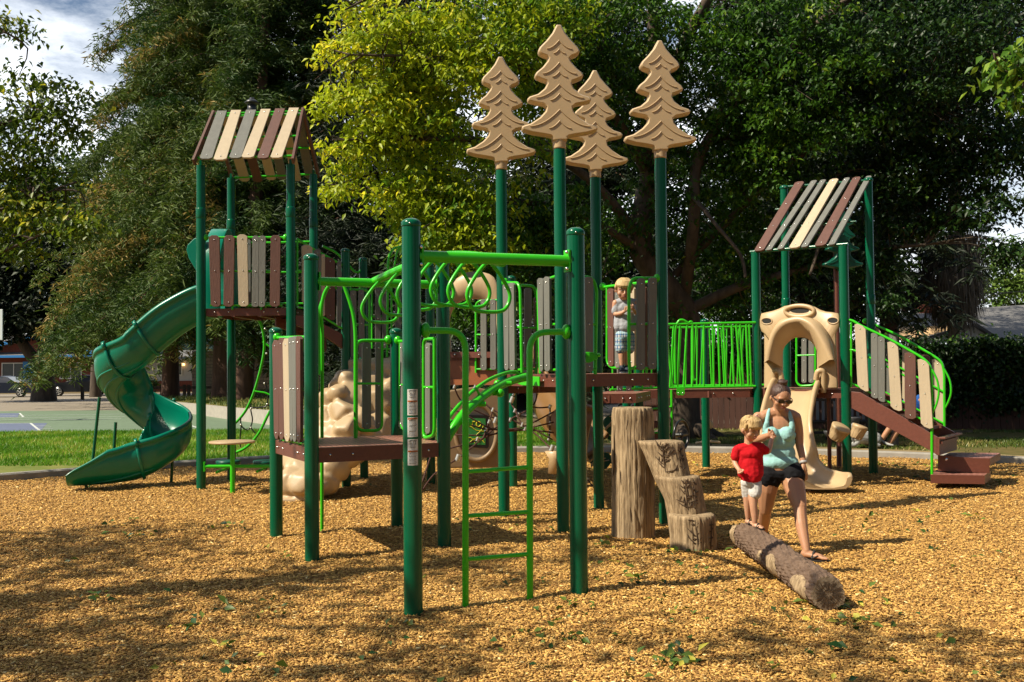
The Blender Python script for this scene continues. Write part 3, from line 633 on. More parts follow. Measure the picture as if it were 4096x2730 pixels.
# ---- right tower hood and tan slide
A, B = TR['FL'], TR['FR']; hs = empty('wave_slide', PS, (4.0, 13.4, 1), label='tan slide with moulded arch hood on the right tower')
def ringpts(l, n, off): return [PV(q.x, q.y, A, B, off) for q in resample(l, n)]
def resample(l, n):
    s_ = smooth_path([V(x, y, 0) for x, y in l], 8); d = [0]
    for i in range(1, len(s_)): d.append(d[-1]+(s_[i]-s_[i-1]).length)
    o_ = []; j = 0
    for i in range(n):
        t = d[-1]*i/(n-1)
        while j < len(d)-2 and d[j+1] < t: j += 1
        o_.append(s_[j].lerp(s_[j+1], (t-d[j])/max(1e-6, d[j+1]-d[j])))
    return o_
outer = [(3056, 1556), (3056, 1338), (3041, 1322), (3041, 1262), (3060, 1252), (3108, 1240), (3135, 1226), (3200, 1218), (3265, 1230), (3290, 1245), (3340, 1252), (3358, 1262), (3358, 1318), (3345, 1335), (3352, 1556)]
inner = [(3132, 1556), (3132, 1470), (3133, 1400), (3146, 1374), (3170, 1356), (3200, 1350), (3230, 1356), (3254, 1374), (3266, 1400), (3268, 1470), (3268, 1556)]
n_ = 40; m = MB(); g = [ringpts(inner, n_, -.02), ringpts(outer, n_, -.02), ringpts(outer, n_, .02), ringpts([(x+(3200-x)*.04, y+(1420-y)*.04) for x, y in outer], n_, .05), ringpts([(x-(3200-x)*.06, y-4) for x, y in inner], n_, .05), ringpts(inner, n_, .0), ringpts(inner, n_, -.02)]
m.grid(g, True)
r0 = [(3066, 1452), (3078, 1350), (3115, 1287), (3155, 1272), (3200, 1268), (3250, 1274), (3290, 1302), (3328, 1370), (3340, 1452)]
r1 = [(3056, 1452), (3064, 1400), (3088, 1325), (3120, 1288), (3165, 1270), (3205, 1270), (3255, 1298), (3290, 1350), (3318, 1400), (3335, 1440)]
r2 = [(3074, 1440), (3085, 1390), (3105, 1335), (3140, 1300), (3180, 1288), (3205, 1288), (3240, 1308), (3275, 1360), (3298, 1400), (3318, 1440)]
m.grid([ringpts(r0, n_, .04), ringpts(r0, n_, .10), ringpts(r1, n_, .34), ringpts(r2, n_, .34), ringpts([(3128, 1470), (3133, 1400), (3170, 1356), (3200, 1348), (3230, 1356), (3266, 1400), (3272, 1470)], n_, .05)], True)
ho = m.build('slide_hood', M['tan'], hs)
m = MB(); m.tube([PV(3198+58*math.cos(t), 1243-22*math.sin(t)+2, A, B, .06) for t in np.linspace(0, 2*math.pi, 28, endpoint=False)], .028, 10, closed=True)
for c, w_ in (((3067, 1285), 22), ((3332, 1283), 22)): m.tube([PV(c[0]+w_*math.cos(t), c[1]+13*math.sin(t), A, B, .05) for t in np.linspace(0, 2*math.pi, 16, endpoint=False)], .010, 8, closed=True)
m.build('hand_hold', M['tan'], hs)
m = MB()
for c, w_ in (((3067, 1285), 18), ((3332, 1283), 20), ((3198, 1243), 38)): m.add([PV(c[0]+w_*math.cos(t), c[1]+10*math.sin(t), A, B, .054) for t in np.linspace(0, 2*math.pi, 16, endpoint=False)], [tuple(range(16))])
m.build('hand_hole_shade', mat('hole_shade', (.012, .012, .01), .8), hs, label='flat dark disc painting the shade in a hand hold', fix=False)  # flat dark discs paint the shade of the hand openings
for c in ((3112, 1500), (3278, 1500)):
    q = [PV(c[0]+x, c[1]+y, A, B, o_) for x, y, o_ in ((-16 if c[0] < 3200 else 16, 70, .05), (-16 if c[0] < 3200 else 16, 0, .09), (-8 if c[0] < 3200 else 8, -16, .11), (8 if c[0] < 3200 else -8, -10, .13), (14 if c[0] < 3200 else -14, 20, .12))]
    MB().tube(smooth_path(q, 4), .038, 12).build('grab_bump', M['tan'], hs)
wp = [P(3190, 1566, 14.0), P(3176, 1592, 13.86), P(3155, 1668, 13.6), P(3142, 1762, 13.3), P(3158, 1850, 13.03), P(3205, 1908, 12.82), P(3262, 1936, 12.62), P(3290, 1946, 12.46), P(3300, 1953, 12.36)]
h_, w_ = .17, .26
pf2 = [(-.25, .16), (-.265, .185), (-.295, .185), (-.31, .15), (-.29, .06), (-.24, -.01), (-.12, -.025), (0, -.025), (.12, -.025), (.24, -.01), (.29, .06), (.31, .15), (.295, .185), (.265, .185), (.25, .16)]
pf2 += [(.235, .07), (.2, .02), (.1, 0), (.05, 0), (.02, 0), (.01, 0), (0, 0), (-.01, 0), (-.02, 0), (-.05, 0), (-.1, 0), (-.2, .02), (-.235, .07), (-.248, .14), (-.25, .158)]
channel('slide_bed', wp, [(u*1.14, v*1.1) for u, v in pf2], M['tan'], hs, bank=lambda f: 0 if f < .4 else R(10)*math.sin((f-.4)/.6*math.pi), scale=lambda f: (1, 1) if f < .88 else (1-.06*(f-.88)/.12, 1-.35*((f-.88)/.12)**1.5), k=8)
MB().tube([P(3240, 1955, 12.62), V(P(3240, 1955, 12.62).x, 12.62, -.05)], .03).build('support_leg', M['deck'], hs)
# dark green tree ornament on a brown pole behind the right tower
m = MB(); pp = P(3345, 1150, 15.6); m.cyl(V(pp.x, pp.y, -.05), V(pp.x, pp.y, P(3340, 900, 15.6).z), .04); q = m.build('ornament_pole', M['deck'], PS)
topper(P(3368, 1000, 15.5).x, 15.5, P(3362, 838, 15.5).z, .97, M['darkgreen'], PS, rot=R(4), label='dark green tree topper behind the right tower roof', name='tree_topper')
MB().cyl(V(P(3316, 1700, 13.9).x, 13.9, -.03), V(P(3316, 1700, 13.9).x, 13.9, 1.25), .028).build('support_pole', M['deck'], PS)

# ---- right tower panels, stair
A, B = TR['BL'], TR['BR']
panel(A, B, [('grey', 3208, 3228, 1355, 3208, 3228, 1532), ('grey', 3218+18, 3258, 1360, 3236, 3258, 1532)], [(3186, 1350), (3186, 1530), (3200, 1545), (3262, 1542), (3262, 1350)], extra=[[(3188, 1423), (3262, 1421)]], off=-.02)
sd = Vector((.808, -.588, 0)); A = TR['FR']; B = (A[0]+sd.x*2, A[1]+sd.y*2); A2 = TR['BR']; B2 = (A2[0]+sd.x*2, A2[1]+sd.y*2)
st = empty('stair', PS, (5.3, 13.6, .8), label='brown stair with plank sided handrails down from the right tower')
e = empty('stair_panel', PS, (5, 13.3, 1.2), label='near plank panel of the right stair with lime handrail')
for c, *c4 in (('cream', 3420, 3464, 1291, 3433, 3477, 1548, 1310, 1574), ('grey', 3486, 3513, 1331, 3487, 3514, 1590, 1338, 1597), ('grey', 3514, 3541, 1344, 3515, 3542, 1603, 1352, 1612), ('cream', 3551, 3594, 1362, 3565, 3611, 1633, 1382, 1650), ('brown', 3620, 3664, 1407, 3621, 3666, 1674, 1418, 1679), ('cream', 3672, 3717, 1431, 3686, 3734, 1702, 1452, 1721)):
    plank(e, A, B, c4, c, .02)
hr = [(3394, 1280), (3412, 1284), (3440, 1302), (3560, 1358), (3690, 1432), (3722, 1462), (3727, 1520), (3728, 1920)]
m = MB(); m.tube(round_path([PV(x, y, A, B) for x, y in hr], .12), .018, 10)
for l_ in ([(3394, 1405), (3440, 1412), (3724, 1560)], [(3394, 1540), (3430, 1545), (3727, 1700)], [(3405, 1290), (3405, 1550)], [(3727, 1478), (3748, 1520), (3755, 1570), (3745, 1620), (3730, 1650)]): m.tube(smooth_path([PV(x, y, A, B) for x, y in l_], 5), .014, 8)
m.build('handrail', M['lime'], e)
e = empty('stair_panel', PS, (5.8, 14.2, 1.2), label='far plank panel of the right stair')
for c, *c4 in (('cream', 3484, 3524, 1302, 3484, 3524, 1560, 1320, 1575), ('grey', 3548, 3590, 1335, 3548, 3590, 1600), ('cream', 3611, 3650, 1378, 3611, 3650, 1600, 1396, 1620), ('brown', 3680, 3720, 1420, 3680, 3720, 1660), ('cream', 3728, 3776, 1430, 3745, 3784, 1694, 1452, 1705)):
    plank(e, A2, B2, c4, c, -.05)
hr = [(3462, 1285), (3480, 1284), (3500, 1300), (3600, 1345), (3740, 1428), (3768, 1450), (3777, 1490), (3778, 1740)]
m = MB(); m.tube(round_path([PV(x, y, A2, B2) for x, y in hr], .1), .018, 10)
for l_ in ([(3470, 1400), (3778, 1570)], [(3475, 1535), (3775, 1695)], [(3775, 1475), (3798, 1520), (3804, 1570), (3792, 1610), (3778, 1636)]): m.tube(smooth_path([PV(x, y, A2, B2) for x, y in l_], 5), .014, 8)
m.ball(PV(3462, 1285, A2, B2), .045); m.ball(PV(3477, 1284, A2, B2), .04)
m.build('handrail', M['lime'], e)
m = MB(); nA = PN(A, B)
q = [PV(x, y, A, B, .0) for x, y in ((3395, 1566), (3440, 1570), (3748, 1748), (3748, 1822), (3725, 1805), (3395, 1628))]; m.prism(q, -nA*.035)
q2 = [p-nA*.98 for p in q]; m.prism(q2, -nA*.035)
m.build('stringer', M['deck'], st, bevel=.004)
for k, (x, y) in enumerate(((3475, 1625), (3560, 1672), (3645, 1722), (3725, 1770))):
    p = PV(x, y, A, B, 0); MB().bar(p-nA*.03, p-nA*.95, .26, .035).build('step', M['deck'], st)
p0 = PV(3748, 1749, A, B, 0); p1 = PV(3748, 1822, A, B, 0)
m = MB(); m.prism([p0, p0-nA*1.0, V(p1.x, p1.y, p1.z)-nA*1.0, p1], sd*.03)
m.prism([p0, p0-nA*1.0, p0-nA*1.0+sd*.10, p0+sd*.10], (0, 0, -.025)); m.build('landing_face', M['deck'], st, bevel=.004)
# two bottom steps
for (pts, th, name) in (([(3755, 1821, 13.15), (3960, 1840, 13.0), (4002, 1822, 13.75), (3800, 1806, 13.9)], .09, 'bottom_step'), ([(3722, 1896, 12.9), (3938, 1902, 12.75), (3962, 1888, 13.3), (3745, 1882, 13.45)], .11, 'bottom_step')):
    q = [P(*k) for k in pts]; z = sum(k.z for k in q)/4; q = [V(k.x, k.y, z) for k in q]; m = MB(); m.mi = 1; m.add([k+V(0, 0, .001) for k in q], [(0, 1, 2, 3)]); m.mi = 0; m.prism(q, (0, 0, -th)); m.build(name, [M['deck'], M['decktop']], st)
q = [P(3755, 1822, 13.14), P(3958, 1838, 13.0), P(3958, 1893, 13.0), P(3755, 1885, 13.14)]; m = MB(); m.prism(q, V(.0, .03, 0)); m.mi = 1
for x, y in ((3785, 1838), (3920, 1845)): m.ball(P(x, y, 13.05), .02, 8, 5)
m.build('riser', [M['deck'], M['metal']], st); MB().cyl(P(3840, 1915, 13.1), V(P(3840, 1915, 13.1).x, 13.1, -.05), .05).build('footing', M['deck'], st)

# ---- bridge railing: lime bars, each bar its own part
br = empty('bridge_railing', PS, (2.7, 14.3, 1.8), label='lime green barred bridge railing')
A, B = (1.6, 14.25), (3.45, 14.35)
m = MB()
for l_ in ([(2640, 1299), (3022, 1291)], [(2620, 1553), (3022, 1546)], [(2702, 1535), (2700, 1340), (2712, 1290), (2730, 1281), (2752, 1293), (2770, 1305), (2772, 1500), (2782, 1520)]):
    m.tube(smooth_path([PV(x, y, A, B) for x, y in l_], 6), .019, 10)
m.build('frame', M['lime'], br)
for i, (xt, xb) in enumerate(((2695, 2680), (2720, 2708), (2748, 2734), (2786, 2768), (2815, 2815), (2850, 2856), (2872, 2880), (2893, 2905), (2926, 2936), (2944, 2965), (2960, 2974), (2984, 2994), (2996, 3005))):
    tubep(br, [PV(xt, 1297, A, B), PV(xb, 1550, A, B)], .016, 8, 'bar')
for i, (xt, xb) in enumerate(((2640, 2664), (2662, 2690))): tubep(br, [PV(xt, 1300, A, B), PV(xb, 1550, A, B)], .016, 8, 'bar')
A, B = (1.9, 15.3), (4.1, 15.25)
m = MB(); m.tube([PV(2680, 1312, A, B), PV(3130, 1306, A, B)], .019, 10); m.tube([PV(2650, 1545, A, B), PV(3130, 1540, A, B)], .019, 10); m.build('frame', M['lime'], br)
for i in range(15):
    x = 2700+i*23+random.uniform(-3, 3); tubep(br, [PV(x, 1312, A, B), PV(x+random.uniform(-14, 14), 1542, A, B)], .0125, 8, 'bar')
q = [PV(x, y, (1.6, 14.2), (3.45, 14.3)) for x, y in ((2706, 1552), (2738, 1552), (2738, 1576), (2732, 1582), (2711, 1582), (2706, 1576))]; m = MB(); m.prism(q, (0, -.015, 0)); m.mi = 1
for x in (2713, 2731): m.ball(PV(x, 1573, (1.6, 14.17), (3.45, 14.27)), .012, 8, 5)
m.build('bracket', [M['lime'], M['metal']], br)
# lower railing seen under the central deck
br = empty('bridge_railing', PS, (1.6, 13.2, 1.5), label='lime green barred railing behind the central deck')
A, B = (.9, 12.9), (2.0, 13.3); m = MB(); m.tube([PV(2440, 1560, A, B), PV(2640, 1552, A, B)], .017, 8); m.tube([PV(2440, 1350, A, B), PV(2640, 1345, A, B)], .015, 8); m.build('frame', M['lime'], br)
for i in range(6): tubep(br, [PV(2449+32*i, 1350, A, B), PV(2449+32*i+random.uniform(-8, 8), 1556, A, B)], .0125, 8, 'bar')
panel((.9, 12.9), (2.0, 13.3), [('grey', 2467, 2487, 1440, 2467, 2487, 1566), ('grey', 2503, 2523, 1440, 2503, 2523, 1566)])
# stair to ground behind the bridge, lime sided
e = empty('stair', PS, (1.7, 13.6, .8), label='small brown step stack with lime frame behind the central deck')
m = MB()
for y0 in (1625, 1692, 1738): m.prism([P(2575, y0, 13.7), P(2665, y0-6, 13.7), P(2665, y0+18, 13.7), P(2575, y0+24, 13.7)], (0, .25, 0))
m.build('step', M['deck'], e); m = MB(); m.tube([P(2686, 1560, 13.7), P(2688, 1760, 13.7)], .017, 8); m.tube([P(2575, 1640, 13.68), P(2686, 1628, 13.68)], .014, 8); m.tube([P(2575, 1735, 13.68), P(2686, 1728, 13.68)], .014, 8); m.build('frame', M['lime'], e)

# ---- rock climbing slope of tan lumps
lm = [(1420, 1470, 14.1, .16), (1500, 1480, 14.15, .2), (1560, 1490, 14.2, .2), (1560, 1560, 14.0, .22), (1480, 1540, 13.95, .22), (1400, 1525, 13.85, .2), (1345, 1545, 13.8, .13), (1420, 1600, 13.7, .26), (1500, 1620, 13.75, .26), (1555, 1640, 13.85, .2),
      (1330, 1605, 13.6, .19), (1355, 1570, 13.5, .14), (1310, 1680, 13.5, .2), (1380, 1655, 13.4, .21), (1430, 1700, 13.4, .26), (1500, 1720, 13.5, .24), (1330, 1760, 13.3, .24), (1390, 1720, 13.15, .18), (1300, 1735, 13.3, .16), (1440, 1790, 13.3, .22), (1370, 1810, 13.1, .24),
      (1290, 1820, 13.1, .22), (1200, 1810, 13.3, .20), (1180, 1850, 13.1, .2), (1240, 1880, 12.9, .24), (1320, 1870, 13.0, .24), (1290, 1930, 12.9, .22), (1175, 1930, 12.7, .19), (1215, 1940, 12.6, .18), (1260, 1945, 12.8, .18), (1160, 1960, 12.75, .14), (1190, 1880, 12.9, .16)]
m = MB()
for px, py, Y, r in lm:
    c = P(px, py, Y); rg = random.Random(int(px*7+py)); nn_ = [Vector((rg.gauss(0, 1), rg.gauss(0, 1)-.3, rg.gauss(0, 1)+.2)).normalized() for _ in range(11)]+[V(0, -.3, 1).normalized(), V(0, 0, -1)]; hh_ = [rg.uniform(.62, .95) for _ in nn_]; vs_ = []; q_ = MB(); q_.ball((0, 0, 0), 1, 26, 18)
    for v0 in q_.v: d0 = Vector(v0); d0 = d0.normalized() if d0.length > 0 else V(0, 0, 1); vs_.append(c+d0*r*1.12*min([1.]+[h0/max(1e-3, d0.dot(n0)) for n0, h0 in zip(nn_, hh_)]))
    m.add(vs_, q_.f, True)
m.box(P(1190, 1998, 12.7), (.36, .4, .07)); q0, q1 = P(1485, 1560, 14.45), P(1210, 1960, 13.1); m.bar(q0, q1, .75, .22)
o = m.build('rock_climber', mat('rock_tan', (.43, .31, .175), .45, .06, 4, .1, 60), PS, label='tan moulded rock climbing slope')
r_ = o.modifiers.new('r', 'REMESH'); r_.mode = 'VOXEL'; r_.voxel_size = .018; r_.use_smooth_shade = True
sm = o.modifiers.new('s', 'SMOOTH'); sm.factor = .5; sm.iterations = 6

# ---- arch panel (tan) at the middle deck
A, B = (MD['O'][0]+.1, 14.9), (MD['N'][0], 14.6)
outer = [(1790, 1420), (1790, 1215), (1795, 1180), (1822, 1120), (1860, 1098), (1910, 1088), (1960, 1098), (1985, 1125), (2000, 1180), (2005, 1300), (2005, 1420)]
inner = [(1808, 1420), (1800, 1300), (1808, 1250), (1830, 1215), (1870, 1200), (1905, 1197), (1945, 1205), (1975, 1235), (1985, 1290), (1988, 1350), (1988, 1420)]
m = MB(); m.grid([ringpts(inner, 36, -.03), ringpts(outer, 36, -.03), ringpts(outer, 36, .03), ringpts([(x+(1897-x)*.05, y+8) for x, y in outer], 36, .06), ringpts([(x-(1897-x)*.1, y-6) for x, y in inner], 36, .08), ringpts(inner, 36, .02), ringpts(inner, 36, -.03)], True)
e = empty('arch_panel', PS, (-.6, 14.8, 2.2), label='tan crawl arch panel standing on the middle deck'); m.build('arch', M['tan'], e)
m = MB()
for x, y, w_, h_ in ((1894, 1100, 38, 13), (1796, 1155, 12, 14)): m.add([PV(x+w_*math.cos(t), y+h_*math.sin(t), A, B, .064) for t in np.linspace(0, 2*math.pi, 16, endpoint=False)], [tuple(range(16))])
m.build('hand_hole_shade', bpy.data.materials['hole_shade'], e, fix=False)  # dark discs again, painted shade for the arch's hand openings
m = MB(); q = [PV(x, y, (MD['O'][0], 14.4), (MD['N'][0], 13.95)) for x, y in ((1796, 1408), (1985, 1408), (1985, 1432), (1796, 1432))]; m.prism(q, (0, .03, 0)); m.mi = 1
for x in (1819, 1916): m.ball(PV(x, 1420, (MD['O'][0], 14.38), (MD['N'][0], 13.93)), .014, 8, 5)
m.build('deck_edge', [M['deck'], M['metal']], PS)

# ---- brown tube slide under the middle deck, activity panel, rope net
m = MB(); e = empty('tunnel_slide', PS, (.3, 14, .8), label='tan brown half pipe slide under the central deck')
tp = [P(2120, 1520, 15.0), P(2135, 1600, 14.6), P(2170, 1690, 14.2), P(2220, 1760, 13.8), P(2290, 1810, 13.4), P(2350, 1830, 13.3)]
channel('slide_chute', tp, uprof(.36, .55), M['tubebrown'], e, bank=lambda f: R(38), k=6)
MB().lathe([(.12, -.2), (.1, 0), (.16, .1)], P(2225, 1835, 13.8)).build('footing', M['tan'], e)
pa = empty('activity_panel', PS, (-.75, 14.6, .9), label='tan activity panel with round grey face and green maze board')
A, B = (X_(1790, 13.9), 13.9), (X_(2010, 13.9), 14.0)
hw = [(1785, 1575), (1800, 1562), (1860, 1552), (1900, 1548), (1950, 1560), (2000, 1582), (2005, 1870), (1790, 1872)]
M['panelgrey'] = mat('panel_grey', (.27, .25, .22), .5, .06)
m = MB(); m.prism([PV(x, y, A, B, 0) for x, y in hw], PN(A, B)*.06); m.build('backing', mat('panel_tan', (.24, .16, .085), .5, .06), pa, bevel=.02)
m = MB(); c = (1905, 1730); m.tube([PV(c[0]+82*math.cos(t), c[1]+112*math.sin(t), A, B, .08) for t in np.linspace(0, 2*math.pi, 40, endpoint=False)], .035, 10, closed=True); m.build('rim', bpy.data.materials['panel_tan'], pa)
m = MB(); m.prism([PV(c[0]+74*math.cos(t), c[1]+102*math.sin(t), A, B, .065) for t in np.linspace(0, 2*math.pi, 40, endpoint=False)], PN(A, B)*.01); m.build('round_face', M['panelgrey'], pa)
m = MB(); m.prism([PV(x, y, A, B, .08) for x, y in ((1855, 1660), (1950, 1662), (1955, 1670), (1955, 1788), (1950, 1794), (1855, 1788), (1850, 1780), (1850, 1668))], PN(A, B)*.02); m.build('maze_frame', M['black'], pa, bevel=.004)
m = MB(); m.prism([PV(x, y, A, B, .10) for x, y in ((1862, 1672), (1942, 1675), (1942, 1780), (1862, 1778))], PN(A, B)*.004); m.build('maze_board', mat('maze_green', (.03, .22, .05), .4, .1), pa)
m = MB(); T2 = lambda l_, r=.004: m.tube([PV(x, y, A, B, .107) for x, y in l_], r, 6)
m.tube([PV(1914+9*math.cos(t), 1697+10*math.sin(t), A, B, .107) for t in np.linspace(0, 2*math.pi, 20, endpoint=False)], .006, 6, closed=True)
T2([(1878, 1687), (1900, 1687)], .006); T2([(1889, 1687), (1889, 1706)], .006)
for l_ in ([(1866, 1703), (1885, 1708), (1905, 1722), (1935, 1726)], [(1935, 1700), (1925, 1722), (1905, 1740)], [(1866, 1756), (1880, 1750), (1895, 1760), (1910, 1748), (1935, 1762)], [(1880, 1770), (1895, 1755), (1900, 1774)], [(1915, 1772), (1922, 1755), (1938, 1772)]): T2(l_)
m.build('maze_lines', mat('maze_yellow', (.75, .62, .03), .4, .05), pa, label='yellow letters TO and branching lines')
rn = empty('rope_net', PS, (.2, 12.4, .9), label='brown rope climbing net with metal connectors under the central deck')
ctr = P(2040, 1712, 12.2)
rl = [[(1815, 1545, 11.9), (1850, 1610, 12), (1940, 1660, 12.1), (2040, 1690, 12.2)], [(1900, 1545, 12.2), (1945, 1620, 12.2), (2010, 1660, 12.2), (2120, 1720, 12.2), (2205, 1795, 12.0)], [(2150, 1570, 12.6), (2125, 1630, 12.5), (2000, 1700, 12.3), (1930, 1755, 12), (1835, 1832, 11.4), (1735, 1900, 11.3), (1670, 1995, 11.3)],
      [(2058, 1575, 12.4), (2045, 1610, 12.4), (2060, 1640, 12.3), (2090, 1700, 12.2), (2135, 1718, 12.2), (2210, 1760, 12.2)], [(1797, 1630, 12), (1870, 1665, 12), (1960, 1712, 12.1), (2060, 1722, 12.2), (2215, 1690, 12.3)], [(1797, 1690, 12), (1880, 1700, 12), (1950, 1718, 12.1), (2080, 1712, 12.2), (2215, 1648, 12.4)],
      [(1797, 1738, 12), (1870, 1742, 12), (1960, 1740, 12.1), (2040, 1725, 12.2), (2130, 1722, 12.2), (2215, 1732, 12.2)], [(1797, 1795, 11.9), (1870, 1775, 12), (1935, 1752, 12.1), (2040, 1715, 12.2)], [(2125, 1628, 12.5), (2160, 1632, 12.5), (2205, 1628, 12.5)], [(2200, 1625, 12.5), (2200, 1700, 12.4), (2195, 1765, 12.3)],
      [(1972, 1640, 12.1), (1957, 1685, 12.1), (1945, 1720, 12.1), (1930, 1760, 12)], [(2340, 1905, 12.2), (2395, 1978, 11.9)], [(1665, 2000, 11.2), (1745, 1760, 11.6)]]
for l_ in rl: MB().tube(smooth_path([P(*q) for q in l_], 5), .0095, 8).build('rope', M['rope'], rn)
m = MB()
for x, y, Y, r in ((1818, 1548, 11.9, .02), (1900, 1548, 12.2, .02), (1832, 1832, 11.38, .036), (1983, 1682, 12.1, .034), (1910, 1757, 12, .022), (1945, 1720, 12.1, .022), (1957, 1687, 12.1, .022), (1972, 1640, 12.1, .022), (2048, 1600, 12.35, .036), (2056, 1576, 12.4, .022), (2060, 1643, 12.3, .022), (2074, 1660, 12.3, .024), (2090, 1700, 12.2, .024), (2041, 1680, 12.2, .022), (2101, 1716, 12.2, .022), (2129, 1718, 12.2, .022), (2150, 1572, 12.6, .022), (2125, 1628, 12.5, .026), (2200, 1628, 12.5, .026), (2200, 1657, 12.4, .022), (2200, 1694, 12.4, .022), (2200, 1730, 12.3, .022), (2196, 1755, 12.3, .022), (2208, 1793, 12, .034), (2346, 1923, 12.15, .034), (1670, 1993, 11.25, .032)):
    c = P(x, y, Y); MB().tube([c+V(-.4*r, 0, -r), c+V(.4*r, 0, r)], r*.8, 10).build('connector', M['chrome'], rn)

# ---- table with two seats between the left tower posts
tb = empty('table', PS, (X_(932, 13.3), 13.3, 0), label='round tan table with two dark green seats on a lime rail')
m = MB(); c = P(928, 1769, 13.25); m.lathe([(.29, -.014), (.3, -.008), (.3, .008), (.29, .014)], c, n=32); m.build('table_top', mat('table_tan', (.42, .30, .17), .5, .08), tb)
m = MB(); c = P(930, 1775, 13.25); m.cyl(V(c.x, c.y, -.06), V(c.x, c.y, c.z), .032); m.build('leg', M['lime'], tb)
m = MB(); a, b = P(818, 1867, 13.42), P(1120, 1865, 13.45); m.tube([a, b], .023, 12); m.box(a+V(.0, 0, 0), (.012, .05, .13)); m.build('rail', M['lime'], tb)
for x, y, Y in ((913, 1845, 14.0), (1062, 1845, 13.9)):
    c = P(x, y, Y); MB().lathe([(.15, -.05), (.17, -.04), (.17, 0), (.16, .01)], c, n=28).build('seat', M['darkgreen'], tb); MB().cyl(V(c.x, c.y, c.z-.05), V(c.x, c.y, c.z-.12), .03).build('seat_post', M['black'], tb)
    MB().tube([V(c.x, c.y, c.z-.1), V(c.x, 13.45, c.z-.1)], .018).build('seat_arm', M['lime'], tb)
# ---- curved rope climber behind the left tower
rc = empty('arc_climber', PS, (-3.9, 15.3, 1), label='lime green curved rope climber behind the left tower')
tubep(rc, smooth_path([P(*q) for q in ((1033, 1277, 15), (1050, 1315, 15.1), (1058, 1380, 15.15), (1048, 1455, 15.2), (1018, 1565, 15.3), (985, 1640, 15.4), (945, 1690, 15.5), (915, 1710, 15.6))], 5), .021, 10, 'side_rail')
tubep(rc, smooth_path([P(*q) for q in ((1210, 1275, 14.9), (1215, 1330, 15), (1200, 1440, 15), (1140, 1560, 15), (1078, 1650, 15), (1035, 1735, 15), (985, 1790, 15.1), (925, 1818, 15.2))], 5), .021, 10, 'side_rail')
for l_ in ([(1050, 1368), (1082, 1390)], [(1018, 1566), (1060, 1572), (1090, 1585)]): tubep(rc, [P(x, y, 15.2) for x, y in l_], .015, 8, 'rung')
for l_ in ([(963, 1670), (965, 1702), (985, 1720), (1000, 1712), (1010, 1680), (1004, 1635), (1030, 1632), (1068, 1622), (1070, 1570), (1060, 1530)], [(965, 1702), (960, 1760), (962, 1790)], [(1003, 1712), (1022, 1735)], [(1004, 1635), (1003, 1615)], [(1070, 1620), (1100, 1640)]):
    tubep(rc, smooth_path([P(x, y, 15.25) for x, y in l_], 4), .0105, 8, 'rope', 'black')
m = MB()
for x, y in ((964, 1700), (1003, 1712), (1004, 1635), (1069, 1618), (1058, 1535), (1066, 1415), (1060, 1316)): MB().ball(P(x, y, 15.25), .018, 8, 5).build('connector', M['chrome'], rc)
# ---- drums on the right tower post
dr = empty('drum_pair', PS, (4.6, 13.3, .9), label='pair of tan drums clamped to the right tower post')
for x, y, r, ax, Y in ((3373, 1716, .127, (.35, -.42, .84), 13.25), (3448, 1711, .10, (.30, -.15, .9), 13.45)):
    c = P(x-6, y-8, Y); ax_ = Vector(ax).normalized(); h = .20 if r > .11 else .19
    m = MB(); m.lathe([(r*.62, -h), (r*.70, -h+.012), (r*.9, -h*.5), (r*.98, -.035), (r*1.03, -.03), (r*1.04, -.005), (r*.98, .0), (r*.92, .003), (.001, .003)], c, ax_, 28)
    for t in range(8):
        e1 = ax_.cross(V(0, 0, 1)).normalized(); e2 = ax_.cross(e1); an = t*math.pi/4
        f = lambda a_, rr2, hh: c+(e1*math.cos(a_)+e2*math.sin(a_))*rr2+ax_*hh
        m.tube([f(an, r*.985, -.04), f(an+.2, r*.87, -h*.55), f(an, r*.73, -h+.01)], .004, 5); m.tube([f(an+.4, r*.985, -.04), f(an+.2, r*.87, -h*.55)], .004, 5)
    m.build('drum', M['tan'], dr)
# ---- black hand wheel and other small bits
wh = empty('hand_wheel', PS, (2.2, 12.8, .9), label='black hand wheel behind the stump steps')
c = P(2725, 1742, 12.9); ax = V(.78, -.62, 0).normalized(); e1 = V(ax.y, -ax.x, 0); ring_ = [c+e1*(.19*math.cos(t))+V(0, 0, .19*math.sin(t)) for t in np.linspace(0, 2*math.pi, 32, endpoint=False)]
m = MB(); m.tube(ring_, .019, 10, closed=True); m.build('rim', M['black'], wh)
m = MB(); m.tube([c, ring_[0]], .016); m.tube([c, ring_[16]], .016); m.tube([c, ring_[24]], .016); m.ball(c, .035); m.tube([c, c-ax*.12], .03); m.build('spoke', M['black'], wh)
MB().tube([c-ax*.12, V(c.x-ax.x*.12, c.y-ax.y*.12, -.05)], .03).build('stand', M['post'], wh)
